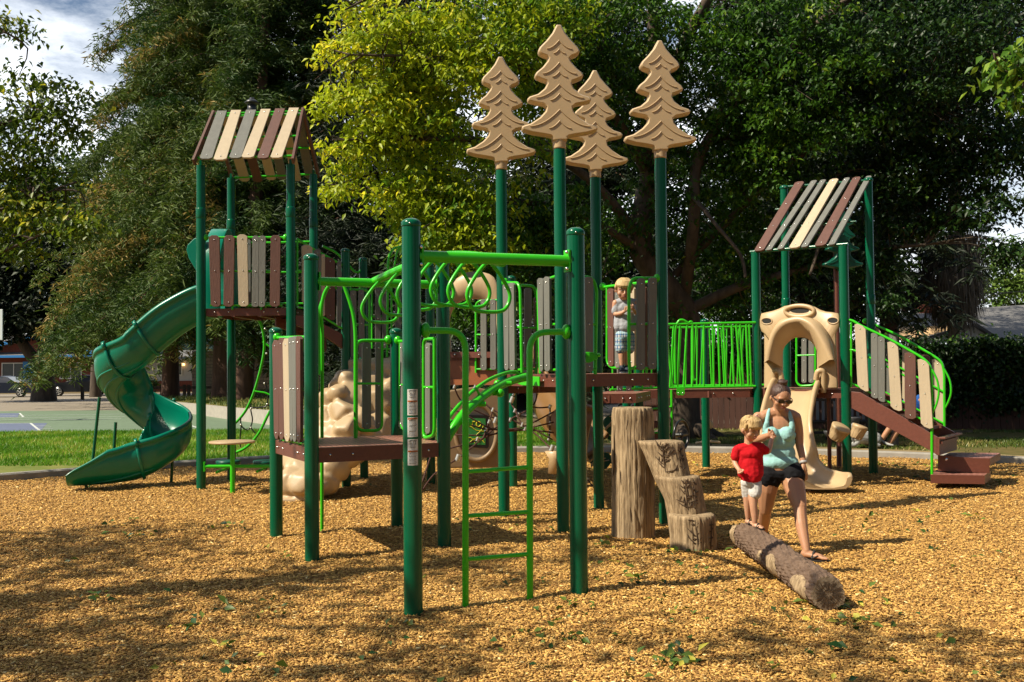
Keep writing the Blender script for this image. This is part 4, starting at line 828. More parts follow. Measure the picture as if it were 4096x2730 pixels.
# ================================================================ setting
def curb_y(x):
    "far edge of the wood chip bed"
    return 19.6-.0 - .055*(x-1.0)**2 + .0*x if x > 1 else 19.6-.055*(x-1)**2
def tex_ground():
    m = bpy.data.materials.new('wood_chip_bed'); m.use_nodes = True; t = m.node_tree; n = t.nodes; l = t.links; b = n['Principled BSDF']; b.inputs['Roughness'].default_value = .85; b.inputs['Specular IOR Level'].default_value = .2
    tc = n.new('ShaderNodeTexCoord'); rgb = None; hs = None
    nz = n.new('ShaderNodeTexNoise'); nz.inputs['Scale'].default_value = 14; l.new(tc.outputs['Object'], nz.inputs['Vector'])
    ad = n.new('ShaderNodeMixRGB'); ad.blend_type = 'ADD'; ad.inputs[0].default_value = .12; l.new(tc.outputs['Object'], ad.inputs[1]); l.new(nz.outputs['Color'], ad.inputs[2])
    outs = []
    for ang, sc_v in ((20, (70, 32, 30)), (110, (60, 28, 30))):
        mp = n.new('ShaderNodeMapping'); mp.inputs['Rotation'].default_value = (0, 0, R(ang)); mp.inputs['Scale'].default_value = sc_v; l.new(ad.outputs[0], mp.inputs[0])
        v = n.new('ShaderNodeTexVoronoi'); v.inputs['Scale'].default_value = 1; l.new(mp.outputs[0], v.inputs['Vector']); outs.append(v)
    cr = n.new('ShaderNodeValToRGB'); e = cr.color_ramp.elements; e[0].color = (.10, .048, .014, 1); e[1].color = (.55, .32, .09, 1); e[1].position = .8; q = e.new(.35); q.color = (.30, .165, .05, 1)
    s = n.new('ShaderNodeSeparateColor'); l.new(outs[0].outputs['Color'], s.inputs[0]); s2 = n.new('ShaderNodeSeparateColor'); l.new(outs[1].outputs['Color'], s2.inputs[0])
    mm = n.new('ShaderNodeMath'); mm.operation = 'ADD'; l.new(s.outputs[0], mm.inputs[0]); l.new(s2.outputs[0], mm.inputs[1]); m2 = n.new('ShaderNodeMath'); m2.operation = 'MULTIPLY'; m2.inputs[1].default_value = .5; l.new(mm.outputs[0], m2.inputs[0])
    l.new(m2.outputs[0], cr.inputs[0]); l.new(cr.outputs[0], b.inputs['Base Color'])
    bp = n.new('ShaderNodeBump'); bp.inputs['Strength'].default_value = 1; bp.inputs['Distance'].default_value = .03; l.new(m2.outputs[0], bp.inputs['Height']); l.new(bp.outputs[0], b.inputs['Normal']); return m
def grid_sheet(name, x0, x1, y0, y1, step, zf, mat_, inside=None):
    nx = int((x1-x0)/step)+1; ny = int((y1-y0)/step)+1; xs = np.linspace(x0, x1, nx); ys = np.linspace(y0, y1, ny)
    vs = [(x, min(y, inside(x)) if inside else y, 0) for y in ys for x in xs]; vs = [(x, y, zf(x, y)) for x, y, _ in vs]
    fs = np.array([(j*nx+i, j*nx+i+1, (j+1)*nx+i+1, (j+1)*nx+i) for j in range(ny-1) for i in range(nx-1)]); return tag(mesh_np(name, np.array(vs), fs, mat_, smooth=True), kind='structure')
grid_sheet('ground', -12, 14, -3, 20.5, .18, gz, tex_ground(), inside=curb_y)
# lawns
M['lawn'] = mat('lawn_soil', (.08, .13, .016), .9, .5, 1.6, .5, 60, rgb2=(.20, .19, .05), spec=.15)
M['soil'] = mat('dry_ground', (.10, .075, .04), .95, .4, 1.2, .4, 50, rgb2=(.19, .145, .075), spec=.1)
m = MB(); S_ = 900; m.add([V(-S_, -S_, -.11), V(S_, -S_, -.11), V(S_, S_, -.11), V(-S_, S_, -.11)], [(0, 1, 2, 3)]); tag(m.build('land', M['soil'], fix=False), kind='structure')
def patch(name, pts, z, m_): m = MB(); m.add([V(x, y, z) for x, y in pts], [tuple(range(len(pts)))]); return tag(m.build(name, m_, fix=False), kind='structure')
patch('left_lawn', [(-40, 15), (-6.4, 15.2)]+[(x, curb_y(x)-.1) for x in np.linspace(-6.3, 1.5, 14)]+[(1.5, 27), (-3, 28.2), (-40, 28.2)], -.03, M['lawn'])
patch('court_surface', [(-60, 28.2), (-2.0, 28.2), (-7, 36), (-12, 43.5), (-60, 43.5)], -.05, mat('court_green', (.12, .175, .105), .8, .1, 2, .2, 80))
cb = mat('court_blue', (.10, .125, .20), .8, .1, 2); wl = mat('court_line', (.5, .53, .5), .7, .1, 6)
patch('court_key', [(-40, 28.7), (P(160, 1718, 28.7).x, 28.7), (P(120, 1695, 32).x, 33.2), (-40, 33.4)], -.046, cb)
patch('court_key', [(-40, 37.5), (P(92, 1660, 38).x, 37.6), (P(68, 1645, 41).x, 41.2), (-40, 41.2)], -.046, cb)
m = MB()
def line(a, b, w_=.07): m.bar(V(*a, -.043), V(*b, -.043), w_, .004)
for a, b in (((P(162, 1718, 28.7).x, 28.7), (P(122, 1690, 33.2).x, 33.2)), ((-40, 33.45), (P(122, 1690, 33.2).x, 33.2)), ((P(94, 1660, 37.6).x, 37.6), (P(69, 1645, 41).x, 41.2)), ((-40, 37.4), (P(94, 1660, 37.6).x, 37.6)),
             ((-40, 34.6), (P(480, 1660, 35.5).x, 35.6)), ((-40, 35.9), (P(490, 1660, 37).x, 37.2)), ((-40, 36.6), (P(480, 1660, 38.9).x, 39.4)), ((P(730, 1678, 31.5).x, 31.8), (P(790, 1690, 29.5).x, 29.6))): line(a, b)
for i in range(4): yy = 29+i*.9; xx = P(150-i*5, 1700, yy).x; line((xx, yy), (xx+.5, yy), .05)
tag(m.build('court_markings', wl), kind='structure')
M['asphalt'] = mat('asphalt_tan', (.20, .17, .125), .9, .15, 1.5, .3, 120, rgb2=(.25, .21, .16))
patch('road', [(-120, 43.5), (-2, 43.5), (2, 30.5), (9, 29), (9, 24), (30, 24), (60, 74), (-120, 78)], -.06, M['asphalt'])
patch('far_pavement', [(-120, 78), (60, 74), (80, 220), (-120, 220)], -.065, M['soil'])
M['grassy'] = mat('mound_grass', (.07, .10, .018), .95, .5, .8, .4, 40, rgb2=(.19, .15, .05), spec=.1)
# raised grass mound behind a curved concrete wall
wallp = [P(575, 1612, 47), P(640, 1622, 44), P(760, 1640, 39.5), P(900, 1660, 35), P(1000, 1674, 32.6), P(1066, 1684, 31.2), P(1120, 1690, 30.6), P(1240, 1700, 30.8)]
wp_ = smooth_path([V(p.x, p.y, 0) for p in wallp], 4); m = MB()
zt_ = lambda i: .30+.12*i/len(wp_)
for i in range(len(wp_)-1):
    a, b = wp_[i], wp_[i+1]; n = V(-(b-a).y, (b-a).x, 0).normalized()*.3; n = n if n.y > 0 else -n
    m.add([V(a.x, a.y, -.08), V(b.x, b.y, -.08), V(b.x, b.y, zt_(i+1)), V(a.x, a.y, zt_(i)), V(a.x+n.x, a.y+n.y, zt_(i)), V(b.x+n.x, b.y+n.y, zt_(i+1))], [(0, 1, 2, 3), (3, 2, 5, 4)])
ww = m.build('retaining_wall', mat('concrete', (.34, .31, .26), .85, .15, 6, .4, 60)); tag(ww, 'low curved concrete retaining wall in front of the redwood mound', 'retaining wall')
rows = []
for t in range(9):
    f = t/8; rows.append([V(p.x+.28*f*0+(p.x+6-p.x)*f*3.2, p.y+.3+f*26, zt_(i)-.03+.35*math.sin(min(1, f*3)*math.pi/2)) for i, p in enumerate(wp_)])
m = MB(); m.grid(rows); tag(m.build('grass_mound', M['grassy']), kind='structure')
# playground kerb
pts = [V(x, curb_y(x), 0) for x in np.linspace(-11.5, 13.5, 60)]; m = MB()
rows = [[p+V(0, dy, dz) for p in pts] for dy, dz in ((0, -.12), (0, .09), (.03, .115), (.17, .115), (.2, .09), (.2, -.12))]; m.grid(rows, False)
tag(m.build('kerb', mat('kerb_concrete', (.27, .25, .215), .85, .15, 5, .4, 70)), kind='structure')
patch('path', [(x, curb_y(x)+.18) for x in np.linspace(.8, 14, 30)]+[(x, curb_y(x)+1.15) for x in np.linspace(14, .8, 30)], -.02, mat('path_asphalt', (.115, .115, .11), .9, .15, 3, .2, 90))
patch('sand_strip', [(x, curb_y(x)+1.15) for x in np.linspace(-1, 14, 30)]+[(x, curb_y(x)+2.6) for x in np.linspace(14, -1, 30)], -.024, mat('sandy_soil', (.24, .175, .075), .95, .25, 3, .4, 60))
patch('right_lawn', [(x, curb_y(x)+2.6) for x in np.linspace(-1, 15, 20)]+[(30, 15), (30, 27), (2, 27.5), (-1, 27.5)], -.03, mat('shade_lawn', (.05, .068, .014), .95, .5, 1.1, .4, 50, rgb2=(.17, .12, .05), spec=.1))

# ---------------- wood chips, leaf litter, grass as loose stuff
def boxes(P0, L_, W_, T_, yaw, pit, rol):
    n = len(P0); cy_, sy = np.cos(yaw), np.sin(yaw); cp, sp = np.cos(pit), np.sin(pit); cr_, sr = np.cos(rol), np.sin(rol)
    ex = np.stack([cy_*cp, sy*cp, sp], 1); ey = np.stack([-sy*cr_-cy_*sp*sr, cy_*cr_-sy*sp*sr, cp*sr], 1); ez = np.cross(ex, ey)
    vs = np.empty((n, 8, 3)); k = 0
    for a in (-.5, .5):
        for b in (-.5, .5):
            for c in (-.5, .5): vs[:, k] = P0+ex*(a*L_)[:, None]+ey*(b*W_*(1-.5*(a > 0)*(RS.rand(n))))[:, None]+ez*(c*T_)[:, None]; k += 1
    f = np.array([(4, 6, 7, 5), (0, 4, 5, 1), (2, 3, 7, 6), (0, 1, 3, 2), (1, 5, 7, 3)]); return vs.reshape(-1, 3), (f[None]+8*np.arange(n)[:, None, None]).reshape(-1, 4)
def chip_mat():
    m = leaf_mat('wood_chip', (.20, .085, .018), (.76, .455, .12), (.96, .74, .34), trans=0, rough=.8); return m
Nc = 270000; yy = 4.0*(20./4.0)**(RS.rand(Nc)**1.15); xx = (RS.rand(Nc)*2-1)*(yy*.56+.8)
ok = yy < np.array([curb_y(v) for v in xx]); xx, yy = xx[ok], yy[ok]; n_ = len(xx)
gx = np.array([gz(a, b) for a, b in zip(xx, yy)])
sz = .75+.04*yy
v_, f_ = boxes(np.stack([xx, yy, gx+.004+.012*RS.rand(n_)], 1), sz*(.014+.030*RS.rand(n_)**2), sz*(.005+.008*RS.rand(n_)), .0025+.003*RS.rand(n_), RS.rand(n_)*6.28, RS.randn(n_)*.2, RS.randn(n_)*.3)
tag(mesh_np('wood_chips', v_, f_, chip_mat(), tint=np.repeat(np.clip(RS.rand(n_)**1.15*.95+.1*RS.rand(n_)**3, 0, 1), 8)), kind='stuff', label='golden wood chips covering the playground floor', cat='wood chips')

def leaves_np(C, per, spread, size, asp, droop, rs, tint=None, tvar=.25, out=None, ctr=None, flat=.8):
    "C cluster centres (n,3); returns verts, faces, tint"
    n = len(C)*per; p = np.repeat(C, per, 0)+rs.randn(n, 3)*np.asarray(spread)
    a = rs.rand(n)*2*np.pi; d = np.stack([np.cos(a), np.sin(a), -droop+rs.randn(n)*.45], 1); d /= np.linalg.norm(d, axis=1)[:, None]
    nn = np.stack([rs.randn(n)*(1-flat)*1.6, rs.randn(n)*(1-flat)*1.6-.25, np.ones(n)*flat], 1); sd = np.cross(d, nn); sd /= np.linalg.norm(sd, axis=1)[:, None]+1e-6
    u = np.cross(sd, d); s = size*(.6+.7*rs.rand(n))[:, None]; w_ = s*asp
    vs = np.empty((n, 4, 3)); vs[:, 0] = p; vs[:, 1] = p+d*s*.42+sd*w_*.5+u*w_*.18; vs[:, 2] = p+d*s-u*s*.12; vs[:, 3] = p+d*s*.42-sd*w_*.5+u*w_*.18
    f = np.array([(0, 1, 2), (0, 2, 3)]); tt = np.repeat(tint if tint is not None else rs.rand(len(C)), per)+rs.randn(n)*tvar
    return vs.reshape(-1, 3), (f[None]+4*np.arange(n)[:, None, None]).reshape(-1, 3), np.repeat(np.clip(tt, 0, 1), 4)
def join(parts):
    o = 0; v, f, t = [], [], []
    for a, b, c in parts: v.append(a); f.append(b+o); t.append(c); o += len(a)
    return np.concatenate(v), np.concatenate(f), np.concatenate(t)
# litter
rs = np.random.RandomState(5)
cl = []
for px, py, n_, sp in ((3330, 2440, 9, .12), (3440, 2490, 10, .10), (2740, 2215, 14, .18), (2620, 2270, 6, .15), (2650, 2330, 8, .25), (2440, 2190, 5, .1), (2500, 2360, 6, .12), (2290, 2460, 4, .1), (2780, 2460, 12, .4), (2950, 2420, 10, .35), (3240, 2600, 3, .1), (2725, 2650, 12, .08), (2700, 2660, 8, .07), (520, 2105, 5, .15), (555, 2160, 7, .14), (960, 2125, 7, .12), (720, 2510, 3, .08), (430, 2405, 4, .07), (890, 2430, 2, .05), (1060, 2425, 7, .14), (1690, 2515, 3, .05), (1990, 2120, 8, .3), (1100, 2230, 3, .1), (2120, 2560, 8, .2), (2250, 2570, 5, .1), (3850, 1950, 22, .3), (3900, 1845, 26, .45), (3500, 1870, 20, .5), (3000, 1900, 24, .6), (2900, 1950, 20, .5), (3560, 1900, 16, .6), (3950, 2080, 5, .3), (3700, 2080, 6, .3), (3880, 2250, 4, .3), (3700, 2690, 3, .15), (3100, 2510, 5, .3), (860, 2600, 3, .1), (380, 2420, 2, .05), (990, 2640, 2, .06), (1130, 2690, 3, .1), (3400, 2150, 6, .4)):
    d = FW*FPX+RT*(px-2048)+UP*(1365-py); t = -CAM.z/d.z; g = CAM+d*t
    for _ in range(n_):
        x, y = g.x+rs.randn()*sp*1.3, g.y+rs.randn()*sp*.8; cl.append((x, y))
for _ in range(120):
    y = 4.5*(18/4.5)**rs.rand(); x = (rs.rand()*2-1)*y*.53
    if rs.rand() < .35+.5*(x > 0): cl.append((x, y))
cl = np.array([(x, y, gz(x, y)+.028) for x, y in cl if y < 19])
v_, f_, t_ = leaves_np(np.repeat(cl, 2, 0), 1, (.05, .05, .006), .075, .55, .05, rs, tint=rs.rand(2*len(cl))**1.3, flat=.75)
M['litter'] = leaf_mat('fallen_leaf', (.02, .07, .012), (.16, .22, .03), (.5, .46, .06), .25)
tag(mesh_np('fallen_leaves', v_, f_, M['litter'], tint=t_), kind='stuff', label='green and yellow leaves fallen on the wood chips', cat='fallen leaves')
def blades(name, n, xf, mt, h, w_, label, seed, cat='grass'):
    rs = np.random.RandomState(seed); p = np.array([xf(rs) for _ in range(n)]); a = rs.rand(n)*6.28; b = np.stack([np.cos(a), np.sin(a), 0*a], 1)*w_; hh = h*(.5+rs.rand(n)); ln = np.stack([rs.randn(n)*.35, rs.randn(n)*.35, np.ones(n)], 1)*hh[:, None]
    vs = np.stack([p-b, p+b, p+ln], 1).reshape(-1, 3); f = np.arange(3*n).reshape(-1, 3); pt = .5+.35*np.sin(p[:, 0]*1.7+np.sin(p[:, 1]*1.1)*2)+rs.randn(n)*.22
    return tag(mesh_np(name, vs, f, mt, tint=np.repeat(np.clip(pt, 0, 1), 3)), label, cat, kind='stuff')
M['grassb'] = leaf_mat('grass_blade', (.06, .19, .008), (.20, .38, .02), (.44, .42, .09), .4)
def gl(rs):
    while 1:
        y = 18+10.2*rs.rand(); x = -15.5+17*rs.rand()
        if y > curb_y(x)+.25 and x > -y*.56: return (x, y, -.03)
blades('grass', 60000, gl, M['grassb'], .06, .012, 'bright green mown grass between the chips and the ball court', 3)
M['grassd'] = leaf_mat('dry_grass_blade', (.05, .10, .012), (.15, .17, .035), (.34, .26, .09), .2)
def gr(rs):
    while 1:
        y = 18+9*rs.rand(); x = 1.+14*rs.rand()
        if y > curb_y(x)+2.7 and x < y*.56 and (math.sin(x*1.3+y*.9)+math.sin(x*.6-y*1.7)+rs.randn()*.6 > .1): return (x, y, -.03)
blades('grass', 26000, gr, M['grassd'], .05, .012, 'patchy dry grass under the big shade tree on the right', 4)
def gm(rs):
    i = int(rs.rand()*(len(wp_)-1)); p = wp_[i]; f = rs.rand()**1.5; return (p.x+6*f*3.2+rs.rand()*.6, p.y+.3+f*26+rs.rand(), zt_(i)-.03+.35*math.sin(min(1, f*3)*math.pi/2))
blades('grass', 26000, gm, M['grassd'], .12, .02, 'uneven grass on the mound behind the retaining wall', 6)

# ---------------- trees
def limb(m, pts, r0, r1, n=8, k=5):
    s_ = smooth_path(pts, k); q = len(s_); m.tube(s_, r0, n, rad=[r0+(r1-r0)*i/(q-1) for i in range(q)], caps=True)
def crown_blobs(blobs, rs):
    "blobs: (centre, radii, count) -> cluster centres biased to the shell"
    C = []
    for c, r, n in blobs:
        d = rs.randn(n, 3); d /= np.linalg.norm(d, axis=1)[:, None]; C.append(np.asarray(c)+d*np.asarray(r)*(rs.rand(n, 1)**.45))
    return np.concatenate(C)
def broadleaf(name, label, trunk, limbs, blobs, per, spread, size, asp, mt, seed, droop=.5, bark='bark', r0=.25, group=None, cat='tree', twigs=0, flat=.75, tvar=.16, tintf=None):
    rs = np.random.RandomState(seed); base = Vector(trunk[0]); e = empty(name, None, base); tag(e, label, cat, group)
    m = MB(); limb(m, trunk, r0, r0*.55, 14)
    for l_ in limbs: limb(m, l_[:-2], l_[-2], l_[-1], 8)
    C = crown_blobs(blobs, rs)
    if twigs:
        tw = m; pool = [Vector(p) for l_ in limbs for p in smooth_path(l_[:-2], 4)]+[Vector(trunk[-1])]
        for i in rs.choice(len(C), min(twigs, len(C)), replace=False):
            c = Vector(C[i]); q = min(pool, key=lambda p: (p-c).length_squared)
            if (q-c).length < 5: tw.tube(smooth_path([q, q.lerp(c, .5)+V(rs.randn()*.15, rs.randn()*.15, .12), c], 3), .01, 5, rad=[.02-.014*k/6 for k in range(7)])
    m.build('trunk', M[bark], e)
    tint = tintf(C, rs) if tintf else np.clip(.45+rs.randn(len(C))*.22, 0, 1)
    v_, f_, t_ = leaves_np(C, per, spread, size, asp, droop, rs, tint=tint, flat=flat, tvar=tvar)
    mesh_np('crown', v_, f_, mt, parent=e, tint=t_); return e
def conifer(name, label, x, y, z0, H, Rad, zc, nb, per, mt, seed, r0=.7, bark='redbark', size=.34, asp=.12, group=None, lean=0, drop=.35, shape=1., tcl=.5, cat='tree', dead=60):
    rs = np.random.RandomState(seed); e = empty(name, None, (x, y, z0)); tag(e, label, cat, group); m = MB()
    pts = [V(x, y, z0-.3), V(x+lean*.1, y, z0+H*.05), V(x+lean*.5, y, z0+H*.4), V(x+lean, y, z0+H)]
    q = smooth_path(pts, 8); m.tube(q, r0, 16, rad=[r0*(1.25-(min(i/3, 1))*.3)*(1-i/(len(q)-1))**.8+.03 for i in range(len(q))])
    C = []; T = []; tw = m
    for b in range(nb):
        f = rs.rand()**shape; z = zc+(H-zc)*f; a = rs.rand()*6.283; Lb = Rad*(1-f)**.75*(.7+.5*rs.rand())+.3
        base = np.array([x+lean*(z/H), y, z0+z]); dr = np.array([math.cos(a), math.sin(a), 0]); k = max(3, int(Lb*3.0)); tb = np.clip(tcl+rs.randn()*.28, 0, 1)
        for i in range(k):
            t = (i+1)/k; p = base+dr*Lb*t+np.array([0, 0, .25*Lb*math.sin(t*2.2)-drop*Lb*t*t]); wd = .16+.5*(1-t)*Lb*.25
            for _ in range(2): C.append(p+np.array([-dr[1], dr[0], 0])*rs.randn()*wd+np.array([0, 0, rs.randn()*.12])); T.append(tb+rs.randn()*.08)
        if b % 3 == 0 and b//3 < dead*3: limb(tw, [Vector(base), Vector(base+dr*Lb*.5+np.array([0, 0, .12*Lb])), Vector(base+dr*Lb*.92+np.array([0, 0, .25*Lb*.8-drop*Lb*.85]))], .05, .012, 5, 3)
    m.build('trunk', M[bark], e)
    C = np.array(C); v_, f_, t_ = leaves_np(C, per, (.17, .17, .13), size, asp, drop*1.2, rs, tint=np.array(T), flat=.35, tvar=.14)
    mesh_np('crown', v_, f_, mt, parent=e, tint=t_); return e
M['redleaf'] = leaf_mat('redwood_spray', (.020, .060, .008), (.12, .17, .022), (.34, .24, .06), .3, .6)
M['olive'] = leaf_mat('olive_leaf', (.03, .075, .006), (.15, .21, .012), (.48, .46, .03), .42)
M['darkleaf'] = leaf_mat('dark_leaf', (.005, .012, .005), (.02, .038, .010), (.05, .06, .015), .15, .6)  # near-black leaf colour stands in for deep shade behind the crowns
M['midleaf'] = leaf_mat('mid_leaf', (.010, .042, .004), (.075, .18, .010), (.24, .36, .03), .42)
M['limeleaf'] = leaf_mat('lime_leaf', (.10, .22, .010), (.55, .60, .020), (.86, .76, .04), .5)  # yellow leaves, albedo raised to carry the sunlight on this side
M['shadeleaf'] = leaf_mat('shade_leaf', (.006, .022, .004), (.03, .08, .010), (.09, .17, .02), .35)  # shade under the canopy put into a darker leaf colour
M['oakleaf'] = leaf_mat('far_green_leaf', (.05, .11, .02), (.16, .25, .04), (.30, .36, .08), .3)
RG = 'redwoods on the grass mound'
conifer('redwood', 'huge redwood with layered brown green boughs rising above the slatted gable roof', P(905, 1600, 46).x, 46, .3, 27, 6.6, 3.2, 330, 24, M['redleaf'], 21, r0=.85, group=RG, tcl=.42, drop=.42, shape=1.15, size=.34, asp=.17)
conifer('redwood', 'dark redwood with a long bare upper trunk behind the tall left tower', P(1225, 1600, 44).x, 44, .3, 26, 4.6, 2.5, 210, 24, M['redleaf'], 22, r0=.7, group=RG, tcl=.22, drop=.3, size=.34, asp=.17)
conifer('redwood', 'redwood with low drooping boughs behind the upper bend of the spiral slide', P(735, 1580, 52).x, 50, .3, 25, 6.6, 2.9, 280, 24, M['redleaf'], 23, r0=.55, group=RG, tcl=.66, drop=.5, shape=1.3, size=.34, asp=.17)
conifer('redwood', 'redwood with a leaning double trunk behind the rope climber', P(960, 1600, 42).x, 42, .3, 24, 3.4, 3.0, 110, 24, M['redleaf'], 24, r0=.6, group=RG, tcl=.3, lean=1.5, size=.34, asp=.17)
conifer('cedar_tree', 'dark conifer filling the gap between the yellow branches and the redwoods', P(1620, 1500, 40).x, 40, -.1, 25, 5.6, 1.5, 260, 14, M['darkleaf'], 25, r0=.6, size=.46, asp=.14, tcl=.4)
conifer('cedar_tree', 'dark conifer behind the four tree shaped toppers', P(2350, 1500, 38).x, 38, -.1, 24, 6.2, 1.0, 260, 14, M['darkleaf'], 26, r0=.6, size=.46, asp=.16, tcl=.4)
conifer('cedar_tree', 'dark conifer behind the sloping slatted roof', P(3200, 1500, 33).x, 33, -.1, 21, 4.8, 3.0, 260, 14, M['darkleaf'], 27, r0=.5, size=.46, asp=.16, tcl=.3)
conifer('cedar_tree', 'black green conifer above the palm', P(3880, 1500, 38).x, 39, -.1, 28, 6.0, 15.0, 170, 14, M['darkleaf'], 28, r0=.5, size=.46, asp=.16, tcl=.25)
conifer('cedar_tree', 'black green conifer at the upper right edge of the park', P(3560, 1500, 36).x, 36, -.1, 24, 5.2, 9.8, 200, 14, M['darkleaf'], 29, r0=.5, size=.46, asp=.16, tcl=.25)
def PB(px, py, Y): return tuple(P(px, py, Y))
# street tree at far left, dark
b0 = P(175, 1590, 58)
broadleaf('street_tree', 'broad dark tree with a forked trunk in front of the brick house', [(b0.x, 58, -.1), (b0.x, 58, 1.4), (b0.x+.1, 58, 3)], [[(b0.x, 58, 1.6), (b0.x-1.4, 58, 3.6), (b0.x-2.4, 58, 6), .45, .15], [(b0.x, 58, 1.6), (b0.x+.8, 58, 4), (b0.x+1.5, 58, 7), .4, .15]],
          [((b0.x-.5, 58, 8), (6.0, 3.6, 4.4), 420), ((b0.x-3.5, 57, 5.0), (3.2, 2.6, 2.2), 160), ((b0.x+2.8, 58, 5.4), (3.0, 2.6, 2.6), 180), ((b0.x, 56.5, 4.6), (4.5, 1.5, 1.3), 110)], 38, (.34, .34, .26), .34, .6, M['darkleaf'], 31, r0=.75, tintf=lambda C, rs: np.clip(.3+rs.randn(len(C))*.2, 0, 1))
b1 = P(330, 1580, 64)
broadleaf('street_tree', 'grey green tree rising behind the spiral slide bend', [(b1.x, 66, -.1), (b1.x, 66, 3)], [], [((b1.x-.5, 66, 12), (5.2, 3.2, 5.6), 300), ((b1.x-6.5, 68, 11), (4.5, 3, 4.6), 200)], 30, (.4, .4, .3), .42, .5, M['redleaf'], 32, r0=.4, tintf=lambda C, rs: np.clip(.15+rs.randn(len(C))*.15, 0, 1))
# near tree whose branches hang into the left edge
lt = (-11.2, 15.6)
lims = [[(-10.9, 15.6, 4.2), (-9.4, 15.8, 5.3), PB(140, 470, 16.2), .09, .02], [(-10.9, 15.6, 3.6), (-9.2, 16.2, 4.6), PB(170, 700, 16.5), .08, .015], [(-10.9, 15.6, 3.2), (-9, 15.4, 3.8), PB(220, 760, 15.6), .07, .012], [(-10.9, 15.6, 2.8), (-9.3, 15.2, 2.9), PB(250, 900, 15.2), .07, .012], [(-10.9, 15.6, 5.), (-9.6, 15.6, 6.4), PB(20, 130, 15.6), .06, .01]]
bl = [(PB(40, 520, 16), (1.0, .8, .5), 34), (PB(200, 440, 16.2), (.5, .5, .25), 16), (PB(90, 330, 16), (.75, .6, .22), 14), (PB(240, 545, 16.5), (.45, .4, .16), 9), (PB(60, 680, 16), (1.0, .8, .5), 40), (PB(170, 760, 16), (.6, .5, .35), 22), (PB(60, 850, 15.6), (1.1, .8, .45), 46), (PB(250, 880, 15.3), (.55, .5, .25), 16), (PB(330, 915, 15.2), (.28, .3, .15), 8), (PB(20, 100, 15.8), (.45, .4, .12), 8), (PB(30, 1000, 15.4), (.6, .5, .2), 10), ((-10.8, 15.6, 6.4), (2.0, 1.6, 1.7), 110), ((-10.2, 14.6, 4.6), (1.0, 1.2, 1.2), 50), (PB(330, 395, 16.4), (.25, .3, .15), 5)]
broadleaf('mulberry_tree', 'near leafy tree reaching in from the left edge, its yellow green leaves in the sun', [(lt[0], lt[1], -.1), (lt[0], lt[1], 2.2), (lt[0]+.3, lt[1], 5)], lims, bl, 30, (.17, .17, .09), .115, .5, M['olive'], 33, droop=.7, r0=.24, twigs=90, tintf=lambda C, rs: np.clip(.5+rs.randn(len(C))*.28, 0, 1))
# the big shade tree whose canopy fills the middle and right
tb_ = P(2738, 1745, 23.5)
trunk = [V(tb_.x, 23.5, -.15), P(2735, 1600, 23.4), P(2745, 1400, 23.2), P(2735, 1250, 23), P(2640, 1120, 22.6), P(2560, 980, 22.4), P(2590, 760, 22.4)]
def LB(pts, a, b): return [P(*q) for q in pts]+[a, b]
lims = [LB([(2590, 780, 22.4), (2620, 400, 22), (2615, 60, 21.6), (2600, -250, 21)], .24, .1), LB([(2640, 540, 22), (2722, 215, 21.5), (2829, 0, 21), (2900, -200, 20.5)], .17, .08), LB([(2740, 1180, 22.9), (2775, 900, 21.6), (2783, 674, 21.6), (2860, 520, 21.4), (2975, 383, 21.2), (3150, 207, 21), (3296, 77, 20.8), (3500, -90, 20.6)], .14, .07),
        LB([(2560, 960, 22.4), (2400, 760, 21.5), (2200, 620, 20.5), (1900, 560, 19.3), (1600, 560, 18.6), (1330, 560, 18)], .13, .015), LB([(2590, 700, 22.3), (2400, 400, 21), (2050, 260, 19.6), (1700, 230, 18.7), (1400, 220, 18)], .12, .015), LB([(2560, 1000, 22.4), (2300, 850, 21.2), (2000, 800, 20), (1700, 800, 19), (1400, 760, 18.4)], .10, .012),
        LB([(2600, 500, 22.2), (2350, 150, 20.6), (2000, 0, 19.4), (1600, -40, 18.5), (1380, 40, 18)], .11, .014), LB([(2745, 766, 21.8), (2800, 820, 20.9), (2867, 904, 20.5), (2960, 1018, 20.3), (2982, 1110, 20.2)], .05, .03), LB([(2740, 1250, 23), (2950, 1150, 22.4), (3200, 1080, 22), (3500, 1000, 21.6), (3700, 980, 21)], .14, .03),
        LB([(2860, 560, 21.4), (3200, 480, 21.6), (3550, 380, 21.6), (3900, 260, 21)], .06, .02), LB([(2700, 1100, 22.8), (3000, 800, 22), (3300, 560, 21.5), (3700, 420, 21)], .1, .03), LB([(3350, 700, 21.4), (3300, 830, 21.2), (3270, 1000, 21.2), (3240, 1100, 21)], .05, .03)]
broad_y = [((1950, 120), (2.2, 1.1, .9), 18.8, 70), ((2150, 60), (1.5, 1., .7), 19.2, 50), ((1650, 520), (1.0, .8, .6), 18.8, 56), ((1780, 330), (1.3, .9, .6), 18.9, 70), ((1700, 760), (.8, .8, .4), 18.9, 30), ((1880, 830), (1.1, .9, .5), 19.4, 60), ((1950, 620), (1.4, 1, .8), 19.7, 80), ((2150, 350), (1.4, .9, 1.0), 20, 80), ((1900, 200), (1.4, .9, .6), 19, 50), ((1760, 900), (.7, .7, .3), 19, 22)]
